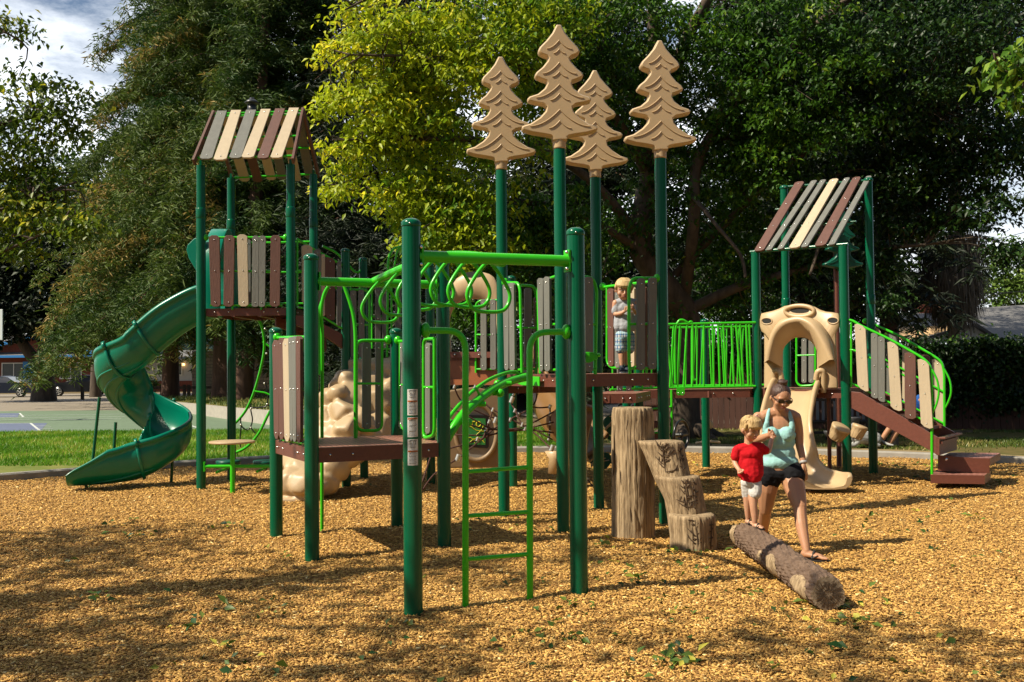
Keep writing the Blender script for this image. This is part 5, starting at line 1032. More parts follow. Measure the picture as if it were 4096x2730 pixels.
fingers = [((1750, 60), (1330, 60), 0), ((1750, 120), (1290, 200), 1), ((1700, 180), (1400, 260), 0), ((1760, 260), (1300, 400), 1), ((1800, 380), (1262, 425), 1), ((1780, 450), (1400, 520), 1), ((1780, 560), (1320, 600), 1), ((1700, 640), (1350, 640), 0), ((1800, 680), (1290, 760), 1), ((1750, 720), (1480, 800), 0), ((1850, 800), (1560, 880), 1), ((1880, 880), (1640, 950), 1), ((1980, 900), (1750, 1010), 1), ((1850, 20), (1420, 150), 1), ((1700, 330), (1440, 360), 0), ((2050, 960), (1860, 1040), 0)]
broad_m = [((2200, 100), (2.4, 1.2, 1.2), 20.4, 170), ((2400, 400), (1.8, 1.3, 1.3), 21.4, 120), ((2150, 900), (1.6, 1, 1.0), 20.6, 130), ((2450, 950), (1.6, 1.2, .8), 22.6, 110), ((2600, 200), (2.2, 1.2, 1.4), 21, 110), ((2950, 250), (2.4, 1.4, 1.8), 21.6, 210), ((2900, 700), (2.2, 1.4, 1.5), 22.2, 210), ((3000, 1000), (1.8, 1.2, 1.0), 22.6, 130), ((2200, 1150), (1.3, .9, .6), 21, 60), ((2500, 1230), (1.7, 1.2, .7), 23.4, 80), ((2900, 1200), (1.6, 1.2, .9), 24, 80), ((3250, 300), (2.2, 1.4, 1.6), 20.6, 150), ((1720, 1020), (.9, .7, .4), 20, 36), ((1960, 1040), (1.0, .7, .4), 20.4, 50), ((3100, 560), (1.6, 1.2, 1.2), 21, 110), ((1880, 1240), (.7, .6, .45), 21.6, 28)]
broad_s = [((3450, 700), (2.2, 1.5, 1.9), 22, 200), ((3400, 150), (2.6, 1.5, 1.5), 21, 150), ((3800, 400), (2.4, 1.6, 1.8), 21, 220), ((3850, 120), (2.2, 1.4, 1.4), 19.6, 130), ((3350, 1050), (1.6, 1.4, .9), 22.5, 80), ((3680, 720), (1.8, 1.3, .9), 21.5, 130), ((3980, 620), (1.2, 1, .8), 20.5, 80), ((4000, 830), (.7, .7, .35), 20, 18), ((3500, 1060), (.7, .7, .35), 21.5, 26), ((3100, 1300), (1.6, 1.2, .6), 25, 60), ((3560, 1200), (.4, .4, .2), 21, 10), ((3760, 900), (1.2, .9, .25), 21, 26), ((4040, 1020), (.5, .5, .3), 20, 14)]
mk = lambda l_: [(PB(a[0], a[1], Y), r, n) for a, r, Y, n in l_]
rs = np.random.RandomState(41); e = empty('shade_tree', None, (tb_.x, 23.5, -.1)); tag(e, 'huge spreading shade tree, yellow green at left and dark at right, overhanging the playground', 'tree')
m = MB(); limb(m, trunk, .40, .25, 16)
for a in (0, 1.1, 2.0, 3.4, 4.5, 5.4): limb(m, [V(tb_.x, 23.5, .45), V(tb_.x+.55*math.cos(a), 23.5+.5*math.sin(a), .12), V(tb_.x+1.1*math.cos(a), 23.5+1.0*math.sin(a), -.12)], .22, .06, 8)
for l_ in lims: limb(m, l_[:-2], l_[-2], l_[-1], 8)
tw = m; pool = [Vector(p) for l_ in lims for p in smooth_path(l_[:-2], 4)]
for nm, bl, mt, per, tf in (('lime_crown', mk(broad_y), M['limeleaf'], 26, lambda C, r: np.clip(.90-(C[:, 0]+5.5)*.12+(C[:, 2]-5)*.03+r.randn(len(C))*.18, 0, 1)), ('green_crown', mk(broad_m), M['midleaf'], 34, lambda C, r: np.clip(.48+r.randn(len(C))*.22, 0, 1)), ('shaded_crown', mk(broad_s), M['shadeleaf'], 34, lambda C, r: np.clip(.45+r.randn(len(C))*.25, 0, 1))):  # lime tint brightens leftward and upward, sunlight put into leaf colour
    C = crown_blobs(bl, rs)
    if nm == 'lime_crown':
        ex = []
        for (x0, y0), (x1, y1), fat in fingers:
            Y0_, Y1_ = 18.9+rs.rand()*.5, 17.9+rs.rand()*.6; n_ = 20+10*fat; a_, b_ = P(x0, y0, Y0_), P(x1, y1, Y1_); tw.tube(smooth_path([a_, a_.lerp(b_, .5)+V(0, 0, .18), b_], 4), .02, 5, rad=[.03-.003*k for k in range(9)])
            for k in range(n_): t = (k/(n_-1))**.9; c = a_.lerp(b_, t)+V(0, 0, .18*4*t*(1-t)-.05); sp_ = .08+.22*(1-t)*(1+fat*.4); ex.append([c.x+rs.randn()*sp_*.6, c.y+rs.randn()*sp_, c.z+rs.randn()*sp_*.7-.05])
        C = np.concatenate([C, np.array(ex)])
    for i in rs.choice(len(C), 170, replace=False):
        c = Vector(C[i]); q = min(pool, key=lambda p: (p-c).length_squared)
        if (q-c).length < 4: tw.tube(smooth_path([q, q.lerp(c, .5)+V(rs.randn()*.15, rs.randn()*.15, .12), c], 3), .01, 5, rad=[.018-.013*k/6 for k in range(7)])
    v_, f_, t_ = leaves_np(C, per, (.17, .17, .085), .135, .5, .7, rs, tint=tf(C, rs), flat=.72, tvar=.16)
    o = mesh_np('crown', v_, f_, mt, parent=e, tint=t_); o['label'] = {'lime_crown': 'yellow green part of the crown, sunlight put into its leaf colour', 'green_crown': 'mid green part of the crown', 'shaded_crown': 'dark part of the crown, shade put into its leaf colour'}[nm]
tw.build('trunk', mat('shade_tree_bark', (.03, .02, .013), .9, .4, 7, 1., 18, rgb2=(.105, .075, .05), stretch=(1, 1, .3)), e)
# branch at the upper right edge, from a tree off to the right
bl = [(PB(4060, 260, 11.5), (.30, .3, .16), 14), (PB(4010, 310, 11.5), (.22, .2, .12), 8), (PB(4080, 380, 11.5), (.2, .2, .14), 7), (PB(4140, 200, 11.6), (.3, .3, .3), 16), ((8.6, 11.5, 5.4), (1.8, 1.4, 1.2), 60)]
broadleaf('mulberry_tree', 'leafy branch tips of a tree just outside the upper right edge', [(9.6, 11.6, -.1), (9.5, 11.6, 2.5), (9.2, 11.6, 4.5)], [[(9.3, 11.6, 4), (7.6, 11.5, 4.6), PB(4010, 300, 11.5), .06, .006]], bl, 14, (.12, .12, .09), .13, .5, M['midleaf'], 45, droop=.9, r0=.2, twigs=20, tintf=lambda C, r: np.clip(.85+r.randn(len(C))*.15, 0, 1))
# trees behind and left of the photographer that throw the dappled shade on the chips
def shade(name, label, x, y, z, r, n, seed, per=26, size=.17): broadleaf(name, label, [(x-.8, y-.2, -.1), (x-.5, y, z*.5), (x, y, z)], [], [((x, y, z), r, n)], per, (.25, .25, .16), size, .6, M['midleaf'], seed, r0=.25, group='trees outside the frame that shade the chips')
SH = [(-9.2, 3.2, 7.6, (2.8, 2.4, 1.1), 95, 51), (-5.6, 2.0, 8.2, (2.6, 1.8, 1.1), 50, 52), (-11.6, 6.2, 7.6, (2.6, 2.2, 1.2), 90, 53), (-2.4, .6, 9.0, (2.8, 1.4, 1.0), 60, 54), (-7.6, 5.6, 8.2, (1.8, 1.1, 1.0), 20, 55)]
SB_ = [(4, -14, 7, (9, 3.5, 5.5), 330, 56), (18, -6, 7, (4, 8, 5.5), 300, 57), (20, 7, 7.5, (3, 6, 5), 240, 58), (-14, -16, 6, (8, 4, 5), 300, 59)]  # more unseen trees behind and to the right, added to block open sky light
for a in SB_: shade('park_tree', 'leafy park tree added outside the frame to block sky light', *a, per=34, size=.42)
for i, a in enumerate(SH): shade('park_tree', 'leafy park tree added outside the frame to block sky light', *a)

# ---------------- houses
M['brick'] = mat('house_brick', (.17, .045, .028), .9, .25, 3, .4, 30); M['roofgrey'] = mat('shingle', (.10, .10, .105), .9, .25, 9, .5, 40, rgb2=(.17, .165, .16)); M['bluetrim'] = mat('blue_trim', (.02, .20, .52), .5, .08)
M['glass'] = mat('window_glass', (.03, .04, .045), .08, .3, 2, spec=.8); M['wallwhite'] = mat('house_white', (.45, .46, .46), .8, .06, 4)
def window(par, x0, x1, z0, z1, Y, frame_='white', panes=2, blinds=False):
    w_ = MB(); t = .07
    for (a, b, c, d) in ((x0, x1, z1-t, z1), (x0, x1, z0, z0+t), (x0, x0+t, z0+t, z1-t), (x1-t, x1, z0+t, z1-t)): w_.box(((a+b)/2, Y-.03, (c+d)/2), (b-a, .1, d-c))
    for k in range(1, panes): xx = x0+(x1-x0)*k/panes; w_.box((xx, Y-.03, (z0+z1)/2), (t*.8, .09, z1-z0-2*t))
    f = w_.build('window', M[frame_], par); g = MB(); g.box(((x0+x1)/2, Y-.005, (z0+z1)/2), (x1-x0-t, .03, z1-z0-t)); g.build('pane', M['glass'], f)
    if blinds:
        b_ = MB()
        for k in range(int((z1-z0)/.09)): b_.box(((x0+x1)/2, Y-.026, z0+.1+k*.085), (x1-x0-.2, .004, .055))
        b_.build('blind', mat('blind', (.09, .11, .12), .6), f)
Y = 84; hb = empty('brick_house', None, (P(200, 1560, Y).x, Y, -.1)); tag(hb, 'red brick house with bright blue trim behind the dark street tree', 'house')
xx = lambda px, Y=84: P(px, 1480, Y).x; zz_ = lambda py, px, Y=84: P(px, py, Y).z
m = MB(); x0, x1 = xx(-700), xx(560); m.box(((x0+x1)/2, Y+4, 1.45), (x1-x0, 8, 3.1)); m.prism([V(xx(-160), Y, 3.0), V(xx(430), Y, 3.0), V(xx(135), Y, 4.5)], (0, 8, 0)); m.build('wall', M['brick'], hb)
m = MB(); m.prism([V(xx(-190), Y-.6, 2.75), V(xx(135), Y-.6, 4.55), V(xx(460), Y-.6, 2.75), V(xx(460), Y-.6, 2.9), V(xx(135), Y-.6, 4.72), V(xx(-190), Y-.6, 2.9)], (0, 9.4, 0)); m.prism([V(x0-1, Y-.8, 2.95), V(x0-1, Y+4, 5.0), V(x0-1, Y+9, 2.95)], (x1-x0+2, 0, 0)); m.build('roof', M['roofgrey'], hb)
m = MB(); m.bar(V(xx(-190), Y-.66, 2.78), V(xx(135), Y-.66, 4.6), .06, .28); m.bar(V(xx(135), Y-.66, 4.6), V(xx(460), Y-.66, 2.78), .06, .28); m.box((xx(125), Y-.06, 1.2), (1.3, .12, 2.6)); m.box((xx(205), Y-.1, 1.4), (.35, .16, 2.9)); m.box((x0/2+x1/2, Y-.84, 2.93), (x1-x0+2, .06, .2)); m.build('trim', M['bluetrim'], hb)
window(hb, xx(8), xx(104), zz_(1512, 50), zz_(1452, 50), Y, panes=2, blinds=True); window(hb, xx(240), xx(328), zz_(1517, 280), zz_(1450, 280), Y, panes=2, blinds=True); window(hb, xx(-130), xx(-20), zz_(1512, 0), zz_(1452, 0), Y, panes=2)
m = MB(); m.box((xx(180), Y-.13, zz_(1470, 180)), (.3, .05, .85)); m.build('door_light', M['white'], hb)
Y = 80; hw_ = empty('white_house', None, (P(660, 1550, Y).x, Y, -.1)); tag(hw_, 'low white and brick house with a lit porch lamp behind the spiral slide', 'house'); xw = lambda px: P(px, 1480, Y).x
m = MB(); a, b = xw(470), xw(775); m.box(((a+b)/2, Y+4, 1.75), (b-a, 8, 2.0)); m.build('wall', M['wallwhite'], hw_)
m = MB(); m.box(((a+b)/2, Y+4, .35), (b-a+.1, 8.1, .92)); m.build('brick_base', M['brick'], hw_)
m = MB(); m.prism([V(a-1, Y-.9, 2.62), V(a-1, Y+4, 4.3), V(a-1, Y+9, 2.62)], (b-a+2, 0, 0)); m.build('roof', M['roofgrey'], hw_)
m = MB(); m.box(((a+b)/2, Y-.93, 2.62), (b-a+2, .06, .2)); m.build('fascia', mat('navy_trim', (.02, .03, .07), .6), hw_)
window(hw_, xw(628), xw(730), zz_(1503, 680, Y), zz_(1452, 680, Y), Y, panes=3)
ll = mat('porch_lamp', (1, .6, .25), .4); ll.node_tree.nodes['Principled BSDF'].inputs['Emission Color'].default_value = (1, .55, .2, 1); ll.node_tree.nodes['Principled BSDF'].inputs['Emission Strength'].default_value = 4
MB().ball(V(xw(736), Y-.15, zz_(1459, 736, Y)), .1).build('porch_lamp', ll, hw_)
Y = 60; hm = empty('block_building', None, (P(930, 1580, Y).x, Y, -.1)); tag(hm, 'beige block park building with a pale green metal roof behind the redwood trunks', 'building'); xm = lambda px: P(px, 1480, Y).x
a, b = xm(768), xm(1150); m = MB(); m.box(((a+b)/2, Y+3, 1.3), (b-a, 6, 3.0)); mb_ = mat('block_wall', (.26, .21, .15), .9, .1); t = mb_.node_tree; br = t.nodes.new('ShaderNodeTexBrick'); br.inputs['Scale'].default_value = 1.25; br.inputs['Color1'].default_value = (.30, .25, .18, 1); br.inputs['Color2'].default_value = (.22, .18, .13, 1); br.inputs['Mortar'].default_value = (.12, .10, .08, 1)
tc = t.nodes.new('ShaderNodeTexCoord'); mp = t.nodes.new('ShaderNodeMapping'); mp.inputs['Rotation'].default_value = (R(90), 0, 0); t.links.new(tc.outputs['Object'], mp.inputs[0]); t.links.new(mp.outputs[0], br.inputs['Vector']); t.links.new(br.outputs['Color'], t.nodes['Principled BSDF'].inputs['Base Color']); m.build('wall', mb_, hm)
m = MB(); q = [V(a-1.2, Y-1, zz_(1402, 900, Y)), V(b+1, Y-1, zz_(1402, 900, Y)), V(b+1, Y+3, 5.2), V(a+1.5, Y+3, 5.2)]; m.prism(q, (0, 0, .06))
for i in range(34): f = i/33; m.bar(q[0].lerp(q[1], f)+V(0, 0, .08), q[3].lerp(q[2], f)+V(0, 0, .08), .05, .07)
m.prism([V(a-1.2, Y+7, zz_(1402, 900, Y)), V(b+1, Y+7, zz_(1402, 900, Y)), V(b+1, Y+3, 5.2), V(a+1.5, Y+3, 5.2)], (0, 0, .06)); m.build('roof', mat('metal_roof', (.22, .32, .20), .45, .08), hm)
Y = 62; hg = empty('green_house', None, (P(1400, 1550, Y).x, Y, -.1)); tag(hg, 'pale green house with a grey shingle roof glimpsed past the low front deck', 'house'); xg = lambda px: P(px, 1480, Y).x
a, b = xg(1240), xg(1700); m = MB(); m.box(((a+b)/2, Y+3, .9), (b-a, 6, 2.1)); m.build('wall', mat('green_siding', (.34, .42, .34), .7, .05), hg)
m = MB(); m.prism([V(a-.6, Y-.6, 1.95), V(a-.6, Y+3, 3.4), V(a-.6, Y+6.6, 1.95)], (b-a+1.2, 0, 0)); m.build('roof', M['roofgrey'], hg); m = MB(); m.box(((a+b)/2, Y-.64, 1.98), (b-a+1.2, .08, .16)); m.build('gutter', M['white'], hg)
# right side house
Y = 40; hr_ = empty('grey_house', None, (P(3800, 1400, Y).x, Y, -.1)); tag(hr_, 'house with grey shingle roofs and a bare plywood roof patch beyond the ivy fence', 'house')
m = MB(); m.box((P(3900, 1400, Y).x, Y+5, 1.2), (9.5, 8, 2.5)); m.build('wall', M['wallwhite'], hr_)
m = MB(); q = [P(3490, 1312, 41), P(3800, 1310, 41), P(3880, 1245, 46), P(3610, 1252, 46)]; m.prism(q, (0, 0, -.12)); q = [P(3990, 1362, 39), P(4400, 1362, 39), P(4400, 1200, 46), P(3860, 1236, 46)]; m.prism(q, (0, 0, -.12)); q = [P(3860, 1238, 46), P(3990, 1362, 39), P(3900, 1300, 38.5), P(3830, 1260, 44)]; m.prism(q, (0, 0, -.1)); m.build('roof', M['roofgrey'], hr_)
m = MB(); q = [P(3540, 1340, 40), P(3690, 1370, 38.6), P(3890, 1302, 39.8), P(3560, 1310, 41)]; m.prism(q, (0, 0, -.1)); m.build('roof_patch', mat('plywood', (.55, .36, .18), .8, .1), hr_, label='bare plywood patch of the roof')
m = MB(); q = [P(3660, 1375, 38.4), P(3990, 1368, 38.4), P(3895, 1303, 38.4)]; m.prism(q, (0, .2, 0)); m.build('gable', M['wallwhite'], hr_)
m = MB(); m.bar(P(3640, 1372, 38.2), P(3897, 1298, 38.2), .3, .1); m.bar(P(3897, 1298, 38.2), P(4010, 1372, 38.2), .3, .1); m.build('fascia', mat('fascia_dark', (.04, .04, .04), .6), hr_)
m = MB(); m.box(P(3700, 1242, 46), (.7, .7, .5)); m.build('chimney', M['brick'], hr_)
# far trees on the right beyond the roofs
for i, (px, py, Y, r, n, lab) in enumerate(((3640, 1215, 75, (3.4, 2, 1.6), 130, 'rounded green tree beyond the grey roof, left of the palm'), (4050, 1130, 70, (3.4, 2, 3.0), 200, 'bright green tree beyond the grey roof at the right edge'), (2500, 1480, 60, (9, 2, 3.4), 260, 'dark hedge like trees far behind the central deck'), (3100, 1480, 52, (8, 2, 3.0), 260, 'dark bushy trees far behind the right tower'), (1250, 1440, 75, (9, 3, 4), 260, 'bushy trees far behind the redwood trunks'))):
    c = P(px, py, Y); broadleaf('far_tree', lab, [(c.x, Y, -.1), (c.x, Y, max(1.5, c.z-1.5))], [], [(tuple(c), r, n)], 26, (.34, .34, .26), .34, .6, M['oakleaf'] if i < 2 else M['darkleaf'], 60+i, r0=.3)
# ivy fence
fx0, fx1 = P(2560, 1500, 27).x, P(4096, 1500, 24).x+5
fe = empty('ivy_fence', None, (8, 25.5, -.05)); tag(fe, 'dark board fence overgrown with ivy along the right side of the park', 'fence')
A_, B_ = V(fx0, 27, 0), V(fx1, 24, 0); m = MB(); nbd = 96
for i in range(nbd):
    p, q = A_.lerp(B_, i/nbd), A_.lerp(B_, (i+.93)/nbd); h = 1.8+.03*math.sin(i*7.7); m.add([V(p.x, p.y, -.05), V(q.x, q.y, -.05), V(q.x, q.y, h), V(p.x, p.y, h), V(p.x, p.y+.03, -.05), V(q.x, q.y+.03, -.05), V(q.x, q.y+.03, h), V(p.x, p.y+.03, h)], [(0, 1, 2, 3), (5, 4, 7, 6), (3, 2, 6, 7), (1, 5, 6, 2), (4, 0, 3, 7)])
m.build('boards', mat('fence_board', (.07, .028, .018), .85, .35, 3, .4, 40, stretch=(1, 1, .1)), fe)
rs = np.random.RandomState(71); C = np.array([(A_.lerp(B_, t)+V(0, -.16*rs.rand(), h)) for t, h in zip(rs.rand(1500), 2.15-1.6*rs.rand(1500)**1.7)]); keep = (C[:, 0] > 9.2) | (C[:, 2] > 1.5+rs.rand(1500)*.6); C = C[keep]
v_, f_, t_ = leaves_np(C, 34, (.16, .10, .13), .11, .75, .9, rs, tint=np.clip(.3+rs.randn(len(C))*.25, 0, 1), flat=.4); mesh_np('ivy', v_, f_, M['shadeleaf'], parent=fe, tint=t_)
# palm with a skirt of dead fronds
Y = 33; c = P(3815, 1350, Y); pm = empty('palm_tree', None, (c.x, Y, -.1)); tag(pm, 'fan palm with a hanging skirt of dead grey fronds above the ivy fence', 'palm tree')
m = MB(); m.tube([V(c.x, Y, -.2), V(c.x, Y, P(3815, 1000, Y).z)], .2, 12); m.build('trunk', M['greybark'], pm)
rs = np.random.RandomState(72); n = 2600; zt0, zb0 = P(3815, 990, Y).z, P(3815, 1310, Y).z; f = rs.rand(n); a = rs.rand(n)*6.28; z = zb0+.5+(zt0-zb0)*f
rad = (.50+.45*np.minimum(f*2.2, 1))*(.75+.4*rs.rand(n)); p = np.stack([c.x+np.cos(a)*rad, Y+np.sin(a)*rad, z], 1); d = np.stack([np.cos(a)*.14+rs.randn(n)*.1, np.sin(a)*.14+rs.randn(n)*.1, -np.ones(n)], 1)*(.6+.6*rs.rand(n))[:, None]; s_ = np.stack([-np.sin(a), np.cos(a), 0*a], 1)*.022
vs = np.stack([p-s_, p+s_, p+d], 1).reshape(-1, 3); mesh_np('skirt', vs, np.arange(3*n).reshape(-1, 3), leaf_mat('dead_frond', (.035, .028, .02), (.17, .145, .11), (.3, .27, .22), 0, .8), parent=pm, tint=np.repeat(rs.rand(n)**1.5, 3))
vs = []
for i in range(34):
    a = rs.rand()*6.28; el = rs.rand()*1.3-.35; d0 = np.array([math.cos(a)*math.cos(el), math.sin(a)*math.cos(el), math.sin(el)]); o_ = np.array([c.x, Y, zt0+.2])+d0*1.15
    e1 = np.cross(d0, [0, 0, 1]); e1 /= np.linalg.norm(e1); e2 = np.cross(e1, d0)
    for k in range(22): b = (k/21-.5)*3.6; dd = d0*math.cos(b)+e1*math.sin(b)*.9; dd = dd-np.array([0, 0, .22]); w_ = np.cross(dd, e2)*.028; L_ = .75; vs += [o_-w_, o_+w_, o_+dd*L_]
mesh_np('fronds', np.array(vs), np.arange(len(vs)).reshape(-1, 3), leaf_mat('palm_frond', (.02, .05, .012), (.10, .15, .04), None, .2), parent=pm, tint=np.repeat(rs.rand(len(vs)//3), 3))
# power lines
for i, (a, b) in enumerate((((3500, 1060, 60), (4200, 905, 60)), ((3480, 1110, 60), (4200, 1000, 60)), ((3520, 1180, 60), (4200, 1160, 60)), ((3500, 1225, 60), (4200, 1150, 60)), ((3600, 1120, 55), (3760, 1225, 55)), ((3560, 1262, 60), (3860, 1250, 60)))):
    p, q = P(*a), P(*b); MB_ = MB().tube([p, p.lerp(q, .5)-V(0, 0, .15), q], .022, 6); tag(MB_.build('power_line', M['black']), 'thin black overhead wire above the grey roofs', 'wire', 'overhead wires')
# ---------------- cars
def car(name, label, cx, cy, paint, flip=1, cat='car'):
    e = empty(name, None, (cx, cy, -.06)); tag(e, label, cat, 'dark cars parked on the street'); f = flip
    prof = [(-2.3, .35), (-2.32, .62), (-2.2, .84), (-1.75, .92), (-1.1, .96), (-.95, .98), (-.35, 1.38), (.1, 1.44), (.8, 1.42), (1.35, 1.22), (1.65, 1.02), (2.15, .98), (2.3, .8), (2.32, .4), (2.2, .28), (-2.2, .28)]
    def ringat(y, s_, zs): return [V(cx+f*x*s_, cy+y, -.06+(.28+(z-.28)*zs if z > 1.0 else z)) for x, z in prof]
    def body(yy): return [V(cx+f*x*(1-.02*(abs(yy) > .8)), cy+(yy*(.80 if z > 1.05 else 1)), -.06+z) for x, z in prof]
    m = MB(); rows = [body(-.88), body(-.7), body(0), body(.7), body(.88)]; m.grid(rows, True, closed=True); m.add(rows[0], [tuple(range(len(prof)))]); m.add(rows[-1], [tuple(range(len(prof)))[::-1]]); m.build('body', paint, e, bevel=.02)
    g = MB(); q = [(-.82, 1.0), (-.36, 1.32), (.1, 1.37), (.8, 1.34), (1.25, 1.18), (1.45, 1.02)]; g.prism([V(cx+f*x, cy-.885*.82-.04*(1.4-z)*0-.03*(z < 1.1)*4, -.06+z) for x, z in q], (0, .02, 0)); g.build('side_window', M['glass'], e)
    g = MB(); g.add([V(cx+f*-1.0, cy-.7, .93), V(cx+f*-1.0, cy+.7, .93), V(cx+f*-.38, cy+.6, 1.31), V(cx+f*-.38, cy-.6, 1.31)], [(0, 1, 2, 3)]); g.build('windscreen', M['glass'], e)
    for wx in (-1.42, 1.38):
        w_ = empty('wheel', e, (cx+f*wx, cy-.8, .27)); MB().lathe([(.2, -.1), (.32, -.1), (.335, -.05), (.335, .05), (.32, .1)], (cx+f*wx, cy-.8, .27), (0, -1, 0), 24).build('tyre', M['black'], w_)
        r_ = MB(); 
        for k in range(5): a = k*1.2566; r_.bar(V(cx+f*wx, cy-.915, .27), V(cx+f*wx+.2*math.cos(a), cy-.915, .27+.2*math.sin(a)), .05, .02, (0, 1, 0))
        r_.tube([V(cx+f*wx+.21*math.cos(t), cy-.91, .27+.21*math.sin(t)) for t in np.linspace(0, 6.283, 20, endpoint=False)], .018, 6, closed=True); r_.build('rim', M['chrome'], w_)
    hl = MB(); hl.ball(V(cx+f*-2.12, cy-.74, .64), .12, 10, 8, (1.4, .9, .6)); hl.build('headlight', M['white'], e)
    dh = MB(); dh.box((cx+f*.05, cy-.90, .78), (.16, .02, .03)); dh.box((cx+f*.95, cy-.90, .80), (.16, .02, .03)); dh.build('handle', M['chrome'], e)
bk_ = mat('car_black', (.008, .009, .012), .3, .1, spec=.3); bl_ = mat('car_navy', (.008, .012, .028), .3, .1, spec=.3)
car('parked_car', 'dark navy car cut by the left edge, parked before the brick house', P(30, 1560, 68).x-.1, 68, bl_, -1); car('parked_car', 'black car with its headlight toward the dark street tree, beside the spiral slide', P(338, 1560, 70).x, 70, bk_, 1)
# low timber rail on the far side of the court
lr = empty('timber_rail', None, (P(700, 1570, 60).x, 60, -.1)); tag(lr, 'low dark timber rail along the street', 'rail fence'); m = MB()
for px in (330, 452, 560, 648, 664, 738, 755, 860): p = P(px, 1560, 60); MB().box((p.x, 60, .35), (.16, .16, .9)).build('post', M['bark'], lr)
m = MB(); a, b = P(430, 1545, 60), P(860, 1545, 60); m.box(((a.x+b.x)/2, 60, .62), (b.x-a.x, .1, .16)); m.build('rail', M['bark'], lr)
# basketball backboard at the left edge
c = P(-12, 1300, 34); bb = empty('basketball_hoop', None, (c.x-.6, 34.6, -.05)); tag(bb, 'white basketball backboard just showing at the left edge', 'basketball hoop'); m = MB(); m.box((c.x-.7, 34, c.z), (1.8, .04, 1.05)); m.build('backboard', M['white'], bb, bevel=.01); m = MB(); m.tube([V(c.x-.7, 34.9, -.1), V(c.x-.7, 34.9, c.z), V(c.x-.7, 34.05, c.z)], .07); m.build('pole', M['greybark'], bb)
# small shrub by the trunks
c = P(585, 1545, 62); broadleaf('shrub', 'small green shrub in front of the white house', [(c.x, 62, -.1), (c.x, 62, .5)], [], [((c.x, 62, .7), (.8, .5, .5), 24)], 26, (.12, .12, .1), .14, .6, M['midleaf'], 90, r0=.04)
# ---------------- bench, spring riders, dog behind the right tower
Y = 22.5; be = empty('park_bench', None, (P(3310, 1700, Y).x, Y, -.05)); tag(be, 'black slatted park bench behind the wave slide and stair', 'bench'); xa, xb = P(3155, 1700, Y).x, P(3480, 1700, Y).x
m = MB(); n = 14
for i in range(n): x = xa+(xb-xa)*(i+.5)/n; m.box((x, Y+.22, .62), (.06, .02, .52))
m.build('backrest', mat('bench_slat', (.16, .16, .17), .45, .1), be); m = MB()
for i in range(6): m.box(((xa+xb)/2, Y-.2+i*.075, .40), (xb-xa, .05, .03))
for z in (.87, .36): m.box(((xa+xb)/2, Y+.22, z), (xb-xa+.04, .04, .05))
m.build('seat', M['black'], be); 
for x in (xa, (xa+xb)/2, xb): m = MB(); m.box((x, Y-.15, .17), (.05, .05, .46)); m.box((x, Y+.22, .4), (.05, .05, .9)); m.build('leg', M['black'], be)
m = MB(); m.box(((P(3150, 1750, 21.5).x+P(3900, 1750, 21.5).x)/2, 21.8, .19), (4.2, .06, .05)); 
for px in (3160, 3540, 3700): m.box((P(px, 1750, 21.8).x, 21.8, .06), (.06, .06, .28))
tag(m.build('edging_rail', M['black']), 'thin black edging rail between the bench and the sandy path', 'edging rail')
# person seated behind the stair
# ================================================================ stump steps
def stump_mat(name, c1, c2, sc_=1., st=(1, 1, .10), bs=26):
    m = mat(name, c1, .85, .3, 16*sc_, 1.0, bs, rgb2=c2, stretch=st, spec=.2); return m
M['stump'] = stump_mat('stump_wood', (.12, .078, .04), (.47, .345, .205), sc_=2.2, st=(1, 1, .055), bs=55); M['crack'] = mat('carved_groove', (.07, .042, .022), .95, .3)
from mathutils import noise as mn
def crk(a, z, seed):
    v = 0
    for k, (fa, fz, am) in enumerate(((5.5, 1.1, .011), (11, 2.2, .007), (19, 5.0, .004))):
        q = abs(mn.noise(Vector((math.cos(a)*fa+seed*3.1+k*7, math.sin(a)*fa, z*fz+seed)))); v += am*(1-min(1, q/.10))
        v += am*.35*mn.noise(Vector((math.cos(a)*fa*2+seed, math.sin(a)*fa*2+k, z*fz*2)))
    return v
def woodring(cx_, cy_, z, r, seed, n=160, ph=0, ry=None):
    rr = np.random.RandomState(seed); h = [rr.rand()*6.28 for _ in range(8)]
    def f(a): return 1+.014*math.sin(3*a+h[0])+.010*math.sin(7*a+h[1])+.008*math.sin(13*a+h[2])+.007*math.sin(23*a+h[3])
    c_ = [crk(2*math.pi*i/n, z, seed) if r > .15 else 0 for i in range(n)]
    return [V(cx_+(r*f(a)-c_[int(round(a/(2*math.pi)*n)) % n])*math.cos(a), cy_+((ry or r)*f(a)-c_[int(round(a/(2*math.pi)*n)) % n])*math.sin(a), z) for a in [2*math.pi*i/n for i in range(n)]]
